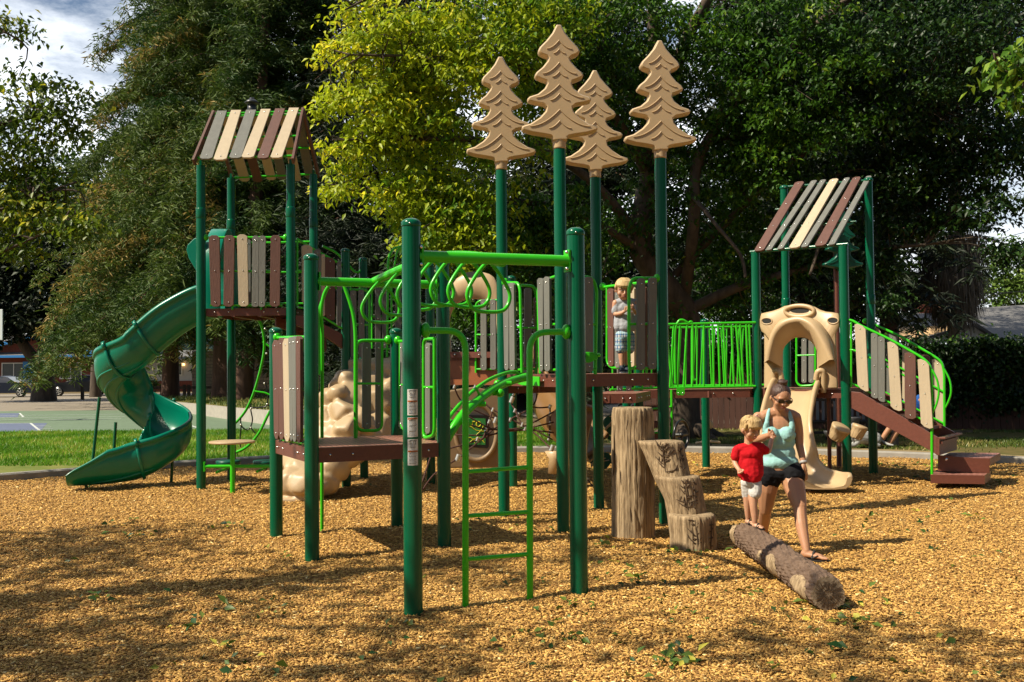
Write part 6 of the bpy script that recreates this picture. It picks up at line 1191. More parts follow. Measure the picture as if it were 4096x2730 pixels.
def stump_loft(name, rings, parent, seed, grooves=(), label=None, material=None):
    "rings: (left px, right px, py, Yc) from the top down"
    m = MB(); rows = []; S = []
    for (l_, r_, y, Y) in rings:
        c = P((l_+r_)/2, y, Y); r = (P(r_, y, Y).x-P(l_, y, Y).x)/2; S.append((c.x, Y, c.z, r))
    def at(z):
        for i in range(len(S)-1):
            if S[i+1][2] <= z <= S[i][2]+1e-6: f = (z-S[i+1][2])/(S[i][2]-S[i+1][2]); return [S[i+1][k]+(S[i][k]-S[i+1][k])*f for k in (0, 1, 3)]
        q = S[0] if z > S[0][2] else S[-1]; return [q[0], q[1], q[3]]
    zt = S[0][2]; zb_ = S[-1][2]; zs = list(np.linspace(zt-.03, zb_, 60))
    x, y, r = at(zt); rows.append(woodring(x, y, zt-.004, r*.0+.005, seed)); rows.append(woodring(x, y, zt, r*.6, seed)); rows.append(woodring(x, y, zt, r*.93, seed)); rows.append(woodring(x, y, zt-.006, r*.975, seed))
    for z in zs: x, y, r = at(z); rows.append(woodring(x, y, z, r*(1+.006*math.sin(z*31+seed)), seed))
    m.grid(rows, True, closed=True); m.add(rows[-1], [tuple(range(160))]); o = m.build(name, material or M['stump'], parent, label=label)
    if grooves:
        g = MB()
        for poly in grooves:
            pts = []
            for (px, py) in poly:
                p = P(px, py, S[0][1]-S[0][3]); x, y, r = at(p.z)
                for _ in range(3): dx = max(-.97*r, min(.97*r, p.x-x)); yy_ = y-math.sqrt(max(1e-6, r*r-dx*dx)); p = P(px, py, yy_)
                pts.append(V(p.x, yy_-.001, p.z))
            q = smooth_path(pts, 4); g.tube(q, .005, 6, rad=[.0015+.0045*math.sin(math.pi*i/(len(q)-1)) for i in range(len(q))])
        g.build('carving', M['crack'], o)
    return o
st_ = empty('stump_climber', None, (P(2640, 2180, 9.5).x, 9.5, 0)); tag(st_, 'three rising moulded stump steps carved with bare twigs, next to the tall stump', 'stump steps')
def zz_y(py): return py
def twig(x0, y0, x1, y1, n, L_, seed):
    rr = random.Random(seed); out = [[(x0, y0), ((x0+x1)/2+rr.uniform(-3, 3), (y0+y1)/2), (x1, y1)]]
    for i in range(n):
        for sgn in (-1, 1):
            t = (i+.1+.9*rr.random())/n; x, y = x0+(x1-x0)*t, y0+(y1-y0)*t; up = rr.uniform(.15, 1.1)
            l_ = L_*(.45+.9*rr.random())*(1-.4*t); out.append([(x, y), (x+sgn*l_*.45, y-l_*.3*up+rr.uniform(-3, 3)), (x+sgn*l_, y-l_*up)])
            for q in (.35, .65):
                if rr.random() < .6: xa, ya = x+sgn*l_*q, y-l_*q*up*.8; s2 = sgn*rr.choice((-.3, .9)); out.append([(xa, ya), (xa+s2*l_*.2, ya-l_*.2), (xa+s2*l_*.3, ya-l_*.45)])
    return out
g1 = twig(2662, 1892, 2650, 1778, 5, 44, 1)+twig(2728, 1890, 2720, 1790, 4, 16, 2)
g2 = twig(2752, 2042, 2740, 1925, 5, 40, 3)+twig(2782, 2040, 2780, 1925, 4, 14, 4)
g3 = twig(2793, 2196, 2780, 2080, 5, 36, 5)+twig(2842, 2198, 2846, 2085, 4, 13, 6)
stump_loft('step_block', [(2551, 2733, 1764, 9.72), (2585, 2746, 1835, 9.68), (2613, 2762, 1905, 9.62), (2660, 2790, 2000, 9.55), (2690, 2800, 2215, 9.5)], st_, 3, g1)
stump_loft('step_block', [(2618, 2799, 1904, 9.5), (2650, 2812, 1975, 9.46), (2675, 2826, 2050, 9.42), (2695, 2832, 2215, 9.4)], st_, 5, g2)
stump_loft('step_block', [(2674, 2859, 2056, 9.27), (2680, 2864, 2130, 9.27), (2682, 2866, 2205, 9.27), (2682, 2866, 2225, 9.27)], st_, 7, g3)
ts = stump_loft('tall_stump', [(2449, 2610, 1630, 9.98), (2446, 2614, 1665, 9.98), (2446, 2617, 1800, 9.98), (2447, 2618, 2000, 9.98), (2445, 2620, 2110, 9.98), (2444, 2621, 2160, 9.98)], None, 9, [[(2512, 1640), (2510, 1690), (2504, 1720)], [(2566, 1640), (2570, 1700), (2566, 1750)], [(2455, 1700), (2456, 1850), (2450, 1910)], [(2540, 1760), (2545, 1830)], [(2585, 1640), (2584, 1700)], [(2480, 1880), (2484, 1940)], [(2560, 1900), (2556, 1990)], [(2520, 2030), (2524, 2090)], [(2600, 1800), (2603, 1880)]])
tag(ts, 'tall upright tan stump post behind the carved stump steps', 'stump')
# ================================================================ balance log
lg = empty('balance_log', None, (P(3150, 2300, 7.8).x, 7.8, 0)); tag(lg, 'brown bark covered balance log lying diagonally under the boy in the red shirt', 'log')
a, b = P(2975, 2138, 8.95), P(3312, 2376, 6.78); ax = (b-a).normalized(); e1 = ax.cross(V(0, 0, 1)).normalized(); e2 = e1.cross(ax); rows = []; rr = np.random.RandomState(8)
n = 190; K = 150; ph = rr.rand(20)*6.28
def lr_(t, an): return .122*(1+.035*math.sin(3*an+ph[0]+t*4)+.025*math.sin(5*an+t*9+ph[1])+.03*math.sin(t*14+ph[2])*math.sin(2*an))+.004*math.sin(17*an+ph[3]+t*60)+.003*math.sin(31*an-t*90)
for i in range(n+1):
    t = i/n; e_ = 1.-.25*(max(0, 1-t/.04))**2-.07*(max(0, (t-.985)/.015))**2; rw = []
    for k in range(K):
        an = 2*math.pi*k/K; d_ = e1*math.cos(an)+e2*math.sin(an); p_ = a.lerp(b, t)+d_*.12; vd = mn.voronoi(Vector((p_.dot(ax)*15, p_.dot(e1)*24, p_.dot(e2)*24)))[0]; cr_ = min(.35, vd[1]-vd[0])/.35
        rw.append(a.lerp(b, t)+d_*(lr_(t, an)*e_-.009*(1-cr_)**1.5+.003*mn.noise(p_*40)))
    rows.append(rw)
m = MB(); m.grid(rows, True, closed=True); m.add(rows[0], [tuple(range(K))]); bk2 = mat('log_bark', (.075, .045, .029), .8, .3, 18, .5, 60, rgb2=(.19, .125, .085), spec=.3)
t_ = bk2.node_tree; vo = t_.nodes.new('ShaderNodeTexVoronoi'); vo.feature = 'DISTANCE_TO_EDGE'; vo.inputs['Scale'].default_value = 60; tc = t_.nodes.new('ShaderNodeTexCoord'); t_.links.new(tc.outputs['Object'], vo.inputs['Vector']); bp = t_.nodes.new('ShaderNodeBump'); bp.inputs['Strength'].default_value = .4; bp.inputs['Distance'].default_value = .003; mr = t_.nodes.new('ShaderNodeMapRange'); mr.inputs[2].default_value = .12
t_.links.new(vo.outputs['Distance'], mr.inputs[0]); t_.links.new(mr.outputs[0], bp.inputs['Height']); t_.links.new(bp.outputs[0], t_.nodes['Principled BSDF'].inputs['Normal']); m.build('bark', bk2, lg)
M['cutwood'] = mat('cut_wood', (.11, .075, .045), .85, .3, 30, .6, 60, rgb2=(.34, .26, .17))
m = MB(); ca_ = b+ax*.002; rws = [[ca_+(e1*math.cos(an)+e2*math.sin(an))*lr_(1, an)*f*.935+ax*(.004*(1-f)) for an in [2*math.pi*k/K for k in range(K)]] for f in (1, .8, .5, .2, .02)]; m.grid(rws, True, closed=True); cf = m.build('cut_end', M['cutwood'], lg)
g = MB()
for k in range(34): an = k*2*math.pi/34+rr.randn()*.05; f0 = .12+.35*rr.rand(); f1 = .75+.18*rr.rand(); g.tube([ca_+ax*.005+(e1*math.cos(an+.04*math.sin(f*9))+e2*math.sin(an+.04*math.sin(f*9)))*.108*f for f in np.linspace(f0, f1, 5)], .0018, 5)
for f in (.3, .62): g.tube([ca_+ax*.005+(e1*math.cos(an)+e2*math.sin(an))*.108*f for an in np.linspace(0, 6.283, 30, endpoint=False)], .0014, 5, closed=True)
g.build('crack_lines', M['crack'], cf)
for t, an_, ln, wd in ((.57, -.2, .15, .095), (.43, .0, .06, .045), (.88, -.25, .17, .10), (.02, .1, .14, .09)):   # bare knots on the side toward the camera
    rws = []
    for f in (0, .5, .85, 1.):
        rw = []
        for k in range(20):
            q = 2*math.pi*k/20; tt = t+f*ln/(b-a).length*math.cos(q)*(1 if t > .1 else .5); aa = math.pi*0+an_+f*wd/.112*math.sin(q); rw.append(a.lerp(b, max(0, min(1, tt)))+(e1*math.cos(aa)+e2*math.sin(aa))*(lr_(tt, aa)+.012*(1-f)-.003*(f > .9)+.002))
        rws.append(rw)
    m = MB(); m.grid(rws, True, closed=True); m.build('bare_knot', M['stump'], lg, label='bare pale wood patch on the log side')
for t in (.25, .8): p = a.lerp(b, t); MB().cyl(V(p.x, p.y, -.06), V(p.x, p.y, p.z-.06), .04).build('log_support', M['deck'], lg)

# ================================================================ people
def pp3(q): return P(*q) if not isinstance(q, Vector) else q
class Body(MB):
    def limb(s, pts, rad, n=12):
        pts = [pp3(p) for p in pts]; q = smooth_path(pts, 5); rr = [rad[min(int(i/5), len(rad)-1)]+(rad[min(int(i/5)+1, len(rad)-1)]-rad[min(int(i/5), len(rad)-1)])*((i % 5)/5) for i in range(len(q))]
        s.tube(q, 0, n, rad=rr); s.ball(q[0], rad[0]*.985, 12, 8); s.ball(q[-1], rad[-1]*.985, 12, 8); return s
    def ell(s, c, r, M_=None): return s.ball(pp3(c), 1, 18, 12, r, M_)
    def rb(s, name, mt, parent, vox=.006, it=5, label=None):
        o = s.build(name, mt, parent, label=label); r = o.modifiers.new('r', 'REMESH'); r.mode = 'VOXEL'; r.voxel_size = vox; r.use_smooth_shade = True
        sm = o.modifiers.new('s', 'SMOOTH'); sm.factor = .5; sm.iterations = it; return o
_ct = bpy.data.textures.new('folds', 'CLOUDS'); _ct.noise_scale = .075; _ct.noise_depth = 2
def folds(o, st=.016):
    d = o.modifiers.new('d', 'DISPLACE'); d.texture = _ct; d.strength = st; d.mid_level = .5; d.texture_coords = 'LOCAL'; return o
def hd(skin, hair, c, s, Mh, longhair=False):
    c = pp3(c); f = lambda x, y, z: c+Mh@V(x*s, y*s, z*s)
    skin.ball(f(0, .02, .06), s, 18, 14, (.355, .43, .42), Mh); skin.ball(f(0, -.13, -.20), s, 16, 12, (.255, .27, .27), Mh); skin.ball(f(0, -.21, -.36), s, 12, 8, (.13, .12, .10), Mh)
    for sx in (-1, 1): skin.ball(f(.17*sx, -.25, -.14), s, 12, 8, (.14, .11, .13), Mh); skin.ball(f(.37*sx, .04, -.06), s, 12, 8, (.035, .075, .11), Mh); skin.ball(f(.15*sx, -.34, .10), s, 10, 8, (.12, .07, .05), Mh)
    skin.tube([f(0, -.395, .06), f(0, -.45, -.06), f(0, -.475, -.11)], 0, 8, rad=[.03*s, .042*s, .055*s]); skin.ball(f(0, -.45, -.12), s*.06)
    for sx in (-1, 1): skin.ball(f(.05*sx, -.42, -.13), s*.035)
    return f
def face_bits(f, s, parent, eyes=True, lipc=(.42, .14, .11)):
    m = MB(); m.tube([f(-.10, -.395, -.245), f(-.03, -.425, -.232), f(.03, -.425, -.232), f(.10, -.395, -.245)], .018*s, 8, rad=[.006*s, .020*s, .020*s, .006*s]); m.tube([f(-.08, -.392, -.262), f(0, -.425, -.268), f(.08, -.392, -.262)], .02*s, 8, rad=[.006*s, .024*s, .006*s]); m.build('lips', mat('lips', lipc, .5, .05), parent)
    if eyes:
        for sx in (-1, 1):
            e = MB(); e.ball(f(.145*sx, -.385, .005), s, 12, 8, (.052, .03, .024)); e.mi = 1; e.ball(f(.145*sx, -.408, .002), s*.021, 8, 6); e.build('eye', [mat('eye_white', (.55, .52, .5), .3, 0), mat('iris', (.03, .02, .012), .2, 0)], parent)
            b_ = MB(); b_.tube([f(.08*sx, -.425, .075), f(.15*sx, -.415, .095), f(.22*sx, -.36, .075)], .014*s, 6); b_.tube([f(.09*sx, -.412, .022), f(.145*sx, -.422, .035), f(.20*sx, -.385, .02)], .009*s, 6); b_.build('eyebrow', mat('brow', (.12, .07, .03), .8), parent)
def hand(B, wrist, tip, side, r, curl=.5, n=5, palmw=1.):
    "palm and five fingers from wrist toward tip; side = direction of the thumb"
    w_ = pp3(wrist); t = pp3(tip); d = (t-w_); L_ = d.length; d.normalize(); side = (side-d*side.dot(d)).normalized(); nn = d.cross(side)
    pc = w_+d*L_*.28; B.limb([w_, pc+side*r*.7], [r*1.0, r*.95]); B.limb([w_, pc-side*r*.7], [r*1.0, r*.95]); B.limb([w_+d*L_*.1, w_+d*L_*.5+side*r*1.1], [r*.9, r*.6]); B.limb([w_+d*L_*.1, w_+d*L_*.48-side*r*1.2], [r*.9, r*.6])
    for k in range(4):
        o = side*(r*1.5-k*r*1.02); l_ = L_*(.50, .56, .52, .42)[k]; p0 = w_+d*L_*.44+o*.95; p1 = p0+d*l_*.45+nn*l_*.12*curl; p2 = p0+d*l_*(.85-.3*curl)+nn*l_*.5*curl; p3 = p0+d*l_*(1-.65*curl)+nn*l_*.85*curl
        B.tube([p0, p1, p2, p3], 0, 8, rad=[r*.44, r*.42, r*.38, r*.32]); B.ball(p3, r*.33, 8, 6)
    p0 = w_+d*L_*.16+side*r*1.1; p1 = p0+side*r*1.3+d*L_*.16; p2 = p1+d*L_*.2+side*r*.2+nn*r*curl; B.tube([p0, p1, p2], 0, 8, rad=[r*.6, r*.5, r*.38]); B.ball(p2, r*.38, 8, 6)
def foot(B, ank, toe, r, w_=1.):
    a = pp3(ank); t = pp3(toe); d = (t-a); d.z = 0; L_ = d.length; d.normalize(); sd_ = V(d.y, -d.x, 0); z = t.z
    B.limb([a, V(a.x, a.y, z+r*1.0)-d*r*.5], [r*.95, r*1.1]); B.limb([V(a.x, a.y, z+r*1.1), V(a.x, a.y, z+r*.55)+d*L_*.62], [r*1.1, r*.75]); B.limb([V(a.x, a.y, z+r*.9)+sd_*r*.4, V(a.x, a.y, z+r*.5)+d*L_*.72+sd_*r*.8], [r*.8, r*.5]); B.limb([V(a.x, a.y, z+r*.9)-sd_*r*.4, V(a.x, a.y, z+r*.5)+d*L_*.68-sd_*r*.8], [r*.8, r*.5])
    for k in range(5): o = sd_*r*(1.15-k*.56)*(1 if k else 1); q = V(a.x, a.y, z+r*.4)+d*L_*(.72-.02*k)+o; B.tube([q, q+d*L_*(.26-.03*k)], 0, 8, rad=[r*.42 if k == 0 else r*.3, r*.36 if k == 0 else r*.26]); B.ball(q+d*L_*(.26-.03*k), r*.36 if k == 0 else r*.26, 8, 6)
    return a, d, sd_, z, L_
def sandal(fi, r, parent, material):
    a, d, sd_, z, L_ = fi; m = MB(); out = []
    for k in range(24): q = 2*math.pi*k/24; out.append(V(a.x, a.y, 0)+d*(L_*.42+math.cos(q)*L_*.66)+sd_*math.sin(q)*r*1.55*(1+.15*math.cos(q)))
    m.prism([V(p.x, p.y, z-r*.12) for p in out], (0, 0, -r*.42)); 
    q0 = V(a.x, a.y, z+r*.4)+d*L_*.75+sd_*r*.3; m.tube([q0, q0-d*L_*.2+sd_*r*.9+V(0, 0, r*.5), V(a.x, a.y, z+r*.1)+d*L_*.3+sd_*r*1.35], r*.2, 8); m.tube([q0, q0-d*L_*.2-sd_*r*.9+V(0, 0, r*.5), V(a.x, a.y, z+r*.1)+d*L_*.3-sd_*r*1.35], r*.2, 8)
    m.tube(smooth_path([V(a.x, a.y, z+r*.1)+d*L_*.3-sd_*r*1.3, V(a.x, a.y, z+r*1.9)+d*L_*.36, V(a.x, a.y, z+r*.1)+d*L_*.3+sd_*r*1.3], 5), r*.36, 8); return m.build('sandal', material, parent)
def RM(yaw, pitch, roll=0): return Matrix.Rotation(R(yaw), 3, 'Z') @ Matrix.Rotation(R(roll), 3, 'Y') @ Matrix.Rotation(R(pitch), 3, 'X')
M['skin'] = mat('skin_tan', (.43, .215, .115), .5, .05, 6, .05, 200, sub=.12); M['skinkid'] = mat('skin_child', (.52, .275, .165), .5, .05, 6, .05, 200, sub=.12)
M['blond'] = mat('hair_blond', (.36, .22, .08), .55, .3, 30, .8, 90, rgb2=(.66, .47, .22), stretch=(1, 1, .2)); M['brunette'] = mat('hair_brown', (.025, .011, .007), .5, .3, 30, .8, 100, rgb2=(.08, .034, .018), stretch=(1, 1, .3))
def cloth(name, c, var=.08): return mat(name, c, .85, var, 5, .35, 14, spec=.2)
# ---- woman
W0 = 9.1; wm = empty('person', None, (P(3120, 2200, 9.1).x, 9.1, 0)); tag(wm, 'woman in aqua tank top, black shorts and sunglasses, holding a child\'s hand', 'person')
B = Body(); Mh = RM(12, 24, 4); s = .238
fw = hd(B, None, (3122, 1590, W0-.06), s, Mh)
B.limb([(3117, 1622, W0), (3112, 1668, W0+.03)], [.052, .06]); B.limb([(3050, 1668, W0+.02), (3112, 1652, W0+.03), (3172, 1664, W0+.02)], [.052, .058, .052])
B.ell((3114, 1712, W0+.02), (.15, .085, .13)); B.ell((3116, 1790, W0+.02), (.125, .085, .16)); B.ell((3118, 1870, W0+.02), (.155, .11, .13))
B.limb([(3032, 1670, W0+.02), (3022, 1716, W0+.06), (3022, 1762, W0+.04)], [.050, .043, .037]); B.limb([(3022, 1762, W0+.04), (3052, 1752, W0-.10), (3076, 1742, W0-.20)], [.037, .034, .025])
B.limb([(3183, 1670, W0+.01), (3194, 1725, W0+.03), (3198, 1782, W0+.02)], [.050, .044, .036]); B.limb([(3198, 1782, W0+.02), (3207, 1820, W0-.02), (3213, 1852, W0-.05)], [.037, .032, .024])
hand(B, (3214, 1862, W0-.06), (3218, 1936, W0-.09), V(-1, -.3, 0), .022, .35)
hand(B, (3076, 1742, W0-.20), (3108, 1728, W0-.26), V(.1, -.5, 1), .021, 1.0)
B.limb([(3082, 1890, W0+.03), (3070, 1960, W0+.06), (3062, 2040, W0+.12)], [.104, .091, .060]); B.limb([(3062, 2040, W0+.12), (3056, 2090, W0+.28), (3050, 2150, W0+.45)], [.056, .056, .034])
B.limb([(3158, 1890, W0), (3180, 1955, W0-.10), (3199, 2028, W0-.22)], [.106, .093, .062]); B.limb([(3199, 2028, W0-.22), (3206, 2100, W0-.30), (3226, 2205, W0-.42)], [.057, .056, .033])
fa = P(3226, 2205, W0-.42); f1_ = foot(B, fa, V(fa.x+.16, fa.y-.10, gz(fa.x, fa.y)+.02), .033); fb = P(3050, 2155, W0+.45); fb.z = .12; f2_ = foot(B, fb, V(fb.x+.08, fb.y-.16, .03), .033)
B.rb('body', M['skin'], wm, .0055, 4); face_bits(fw, s, wm, eyes=False, lipc=(.30, .09, .07))
m = MB(); f = fw
for sx in (-1, 1):
    o_ = [f(sx*(.165+.125*math.cos(q)*abs(math.cos(q))**-.3), -.425-.0+.05*abs(.165+.12*math.cos(q))*0, .02+.075*math.sin(q)) for q in np.linspace(0, 6.283, 18, endpoint=False)]; m.prism(o_, Mh@V(0, -.02*s, 0)); m.tube([f(sx*.29, -.42, .05), f(sx*.36, -.25, .045), f(sx*.385, .02, .03)], .016*s, 6)
m.tube([f(-.06, -.455, .045), f(.06, -.455, .045)], .018*s, 6); m.build('sunglasses', M['black'], wm)
m = Body(); m.ball(f(0, .07, .13), s, 20, 14, (.385, .42, .40), Mh); m.ball(f(0, .2, .02), s, 16, 12, (.33, .3, .36), Mh); m.ball(f(0, .12, .56), s, 14, 10, (.19, .18, .14), Mh)
for k in range(7): q = k*.9; m.tube([f(.15*math.cos(q+t), .12+.15*math.sin(q+t), .50+.02*k+.05*math.sin(3*t)) for t in np.linspace(0, 2.2, 8)], .035*s, 6)
m.rb('hair', M['brunette'], wm, .005, 2)
m = Body(); m.ell((3118, 1850, W0+.02), (.176, .130, .095)); m.ell((3117, 1815, W0+.02), (.150, .108, .12)); m.ell((3115, 1765, W0+.015), (.150, .108, .12)); m.ell((3114, 1742, W0+.01), (.160, .108, .085)); m.ell((3085, 1738, W0-.06), (.072, .068, .07)); m.ell((3145, 1738, W0-.06), (.072, .068, .07))
m.limb([(3062, 1722, W0-.05), (3066, 1692, W0-.062), (3072, 1660, W0-.03), (3078, 1640, W0+.03), (3074, 1670, W0+.10), (3080, 1720, W0+.10)], [.03, .022, .018, .017, .018, .022]); m.limb([(3168, 1722, W0-.05), (3168, 1692, W0-.062), (3160, 1660, W0-.03), (3152, 1640, W0+.03), (3154, 1670, W0+.10), (3150, 1720, W0+.10)], [.03, .022, .018, .017, .018, .022])
folds(m.rb('tank_top', cloth('aqua_cotton', (.27, .50, .48), .05), wm, .006, 5))
m = Body(); m.ell((3118, 1890, W0+.02), (.172, .126, .06)); m.ell((3118, 1900, W0+.02), (.155, .12, .065)); m.limb([(3084, 1890, W0+.03), (3076, 1912, W0+.045)], [.120, .118]); m.limb([(3157, 1886, W0), (3170, 1902, W0-.03)], [.122, .120]); folds(m.rb('shorts', cloth('black_cotton', (.008, .008, .01)), wm, .006, 4))
m = MB(); c = P(3213, 1850, W0-.05); ax_ = (P(3214, 1862, W0-.06)-P(3207, 1820, W0-.02)).normalized(); m.lathe([(.030, -.012), (.033, -.008), (.033, .008), (.030, .012)], c, ax_, 18); m.build('wrist_watch', mat('watch', (.35, .33, .32), .5), wm)
M['sandal'] = mat('sandal_black', (.012, .01, .009), .7)
sandal(f1_, .033, wm, M['sandal']); sandal(f2_, .033, wm, M['sandal'])
m = MB(); c = P(3034, 1672, W0-.02); rws = [[P(3034+f*14*math.cos(q), 1678+f*20*math.sin(q), W0+.02-.0535+.014*f) for q in np.linspace(0, 6.28, 14, endpoint=False)] for f in (.05, .5, 1)]; m.grid(rws, True, closed=True); m.build('tattoo', mat('tattoo_ink', (.15, .06, .06), .5, .5, 40, rgb2=(.26, .12, .10)), wm, label='reddish tattoo on the upper arm')

def hairkid(f, s, Mh, parent, seed):
    rr = random.Random(seed); m = Body(); m.ball(f(0, .06, .13), s, 20, 14, (.385, .43, .40), Mh); m.ball(f(0, .20, -.02), s, 16, 10, (.34, .29, .30), Mh)
    for k in range(15):
        x = -.33+.66*k/14; y0 = -.40*math.sqrt(max(.05, 1-(x/.42)**2)); m.tube([f(x*.4, -.1, .56), f(x*.85, y0*.80, .44), f(x*1.05, y0-.05, .25), f(x*1.08+rr.uniform(-.02, .02), y0-.045, .14+rr.uniform(-.02, .03))], 0, 8, rad=[.05*s, .065*s, .05*s, .02*s])
    for sx in (-1, 1): m.tube([f(.35*sx, -.10, .3), f(.39*sx, -.12, .12), f(.375*sx, -.10, -.02)], 0, 8, rad=[.08*s, .07*s, .03*s])
    hr_o = m.rb('hair', M['blond'], parent, .0045, 1); st_ = MB()
    for k in range(130):
        an = rr.uniform(0, 6.283); e_ = rr.uniform(.75, 1.04); pts = []
        for j in range(7):
            t = .12+.80*e_*j/6*(1 if math.sin(an) > -.2 else .78); rx, ry, rz = .405, .45, .42; pts.append(f(rx*math.sin(t*1.75)*math.cos(an+.10*j*(k % 3-1)), .06+ry*math.sin(t*1.75)*math.sin(an+.10*j*(k % 3-1)), .13+rz*math.cos(t*1.75)*1.0+.012*rr.random()))
        st_.tube(pts, 0, 5, rad=[.008*s, .017*s, .019*s, .018*s, .016*s, .012*s, .004*s])
    st_.build('hair_strands', M['blond'], hr_o)
# ---- boy in red on the log
Y0 = 8.72; b1_ = empty('person', None, (P(3005, 2110, Y0).x, Y0, .25)); tag(b1_, 'small blond boy in a red t-shirt and pale shorts balancing on the bark log', 'person')
B = Body(); s = .205; Mh = RM(28, 20, -3); fk = hd(B, None, (3000, 1716, Y0-.02), s, Mh); B.limb([(2994, 1745, Y0+.01), (2994, 1790, Y0+.02)], [.035, .04])
B.ell((2998, 1850, Y0+.02), (.09, .07, .13)); B.limb([(2944, 1800, Y0+.02), (2938, 1835, Y0+.03), (2942, 1860, Y0)], [.032, .027, .023]); B.limb([(2942, 1860, Y0), (2956, 1880, Y0-.06)], [.023, .017])
hand(B, (2956, 1878, Y0-.06), (2966, 1902, Y0-.09), V(1, -.3, .2), .0135, .9)
B.limb([(3048, 1792, Y0+.02), (3066, 1808, Y0+.02), (3076, 1802, Y0+.02)], [.032, .026, .023]); B.limb([(3076, 1802, Y0+.02), (3084, 1770, Y0+.06), (3088, 1752, Y0+.10)], [.023, .021, .016]); hand(B, (3088, 1755, Y0+.08), (3098, 1735, Y0+.10), V(-1, -.2, .2), .0125, .8)
B.limb([(2990, 1950, Y0+.03), (2990, 2020, Y0+.05), (2992, 2075, Y0+.07)], [.048, .034, .021]); B.limb([(3014, 1950, Y0+.0), (3013, 2010, Y0-.02), (3018, 2060, Y0-.02), (3020, 2090, Y0-.02)], [.050, .036, .032, .021])
fa = P(2992, 2078, Y0+.07); zf = P(2992, 2096, Y0+.07).z; g1_ = foot(B, fa, V(fa.x+.045, fa.y-.06, zf), .020); fb = P(3021, 2094, Y0-.02); zf = P(3021, 2112, Y0-.03).z; g2_ = foot(B, fb, V(fb.x+.06, fb.y-.07, zf), .020)
B.rb('body', M['skinkid'], b1_, .0045, 4); face_bits(fk, s, b1_); hairkid(fk, s, Mh, b1_, 3); sandal(g1_, .020, b1_, M['sandal']); sandal(g2_, .020, b1_, M['sandal'])
m = Body(); m.ell((3000, 1815, Y0+.02), (.112, .078, .085)); m.ell((3001, 1862, Y0+.02), (.103, .085, .12)); m.limb([(3003, 1880, Y0+.02), (3005, 1902, Y0+.02)], [.098, .10]); m.limb([(2948, 1800, Y0+.02), (2941, 1828, Y0+.02)], [.042, .042]); m.limb([(3044, 1790, Y0+.02), (3060, 1802, Y0+.02)], [.042, .040]); m.limb([(2962, 1797, Y0+.02), (2998, 1792, Y0+.02), (3034, 1790, Y0+.02)], [.046, .055, .046]); m.limb([(2970, 1815, Y0+.02), (2974, 1895, Y0+.02)], [.05, .054]); m.limb([(3028, 1812, Y0+.02), (3032, 1893, Y0+.02)], [.05, .054]); folds(m.rb('t_shirt', cloth('red_cotton', (.48, .006, .012)), b1_, .005, 12))
m = Body(); m.ell((3004, 1930, Y0+.02), (.092, .078, .06)); m.limb([(2988, 1940, Y0+.03), (2990, 1978, Y0+.05)], [.058, .054]); m.limb([(3020, 1940, Y0), (3020, 1975, Y0-.02)], [.060, .056]); folds(m.rb('shorts', cloth('white_shorts', (.55, .53, .50)), b1_, .005, 3))
# ---- boy in grey on the deck
Y0 = 10.78; b2_ = empty('person', None, (P(2495, 1485, Y0).x, Y0, Z2)); tag(b2_, 'small blond boy in grey t-shirt and blue plaid shorts on the central deck', 'person')
B = Body(); s = .232; Mh = RM(3, 14, 3); fk = hd(B, None, (2494, 1160, Y0-.02), s, Mh); B.limb([(2497, 1185, Y0+.01), (2500, 1210, Y0+.02)], [.036, .042])
B.ell((2503, 1270, Y0+.02), (.09, .07, .13)); B.limb([(2462, 1212, Y0), (2458, 1240, Y0), (2462, 1258, Y0-.02)], [.034, .028, .024]); B.limb([(2462, 1258, Y0-.02), (2485, 1254, Y0-.08), (2500, 1245, Y0-.11)], [.024, .022, .017]); hand(B, (2500, 1246, Y0-.11), (2512, 1224, Y0-.14), V(1, -.3, .0), .0135, .8)
B.limb([(2542, 1212, Y0), (2546, 1236, Y0), (2544, 1252, Y0-.03)], [.034, .028, .024]); B.limb([(2544, 1252, Y0-.03), (2532, 1236, Y0-.14)], [.022, .017]); hand(B, (2532, 1236, Y0-.14), (2514, 1222, Y0-.17), V(.3, -.3, 1), .0135, .9)
B.limb([(2487, 1390, Y0+.0), (2487, 1430, Y0), (2488, 1465, Y0)], [.046, .035, .022]); B.limb([(2510, 1390, Y0+.03), (2508, 1430, Y0+.03), (2507, 1465, Y0+.03)], [.046, .035, .022])
B.rb('body', M['skinkid'], b2_, .0045, 4); face_bits(fk, s, b2_); hairkid(fk, s, Mh, b2_, 5)
m = Body(); m.ell((2503, 1232, Y0+.02), (.108, .075, .09)); m.limb([(2504, 1262, Y0+.02), (2503, 1305, Y0+.02)], [.095, .102]); m.limb([(2466, 1212, Y0+.01), (2461, 1246, Y0)], [.042, .042]); m.limb([(2538, 1212, Y0+.01), (2545, 1244, Y0)], [.042, .040]); m.limb([(2472, 1212, Y0+.01), (2503, 1207, Y0+.01), (2534, 1212, Y0+.01)], [.044, .05, .044]); m.limb([(2480, 1230, Y0+.02), (2478, 1305, Y0+.02)], [.058, .066]); m.limb([(2526, 1230, Y0+.02), (2528, 1305, Y0+.02)], [.058, .066]); folds(m.rb('t_shirt', cloth('grey_cotton', (.34, .35, .38)), b2_, .005, 12))
m = Body(); m.ell((2502, 1340, Y0+.02), (.098, .08, .07)); m.limb([(2482, 1345, Y0), (2484, 1396, Y0)], [.062, .062]); m.limb([(2518, 1345, Y0+.02), (2518, 1396, Y0+.03)], [.062, .062]); pl = cloth('plaid_shorts', (.6, .62, .64)); t_ = pl.node_tree; tc = t_.nodes.new('ShaderNodeTexCoord'); prev = None
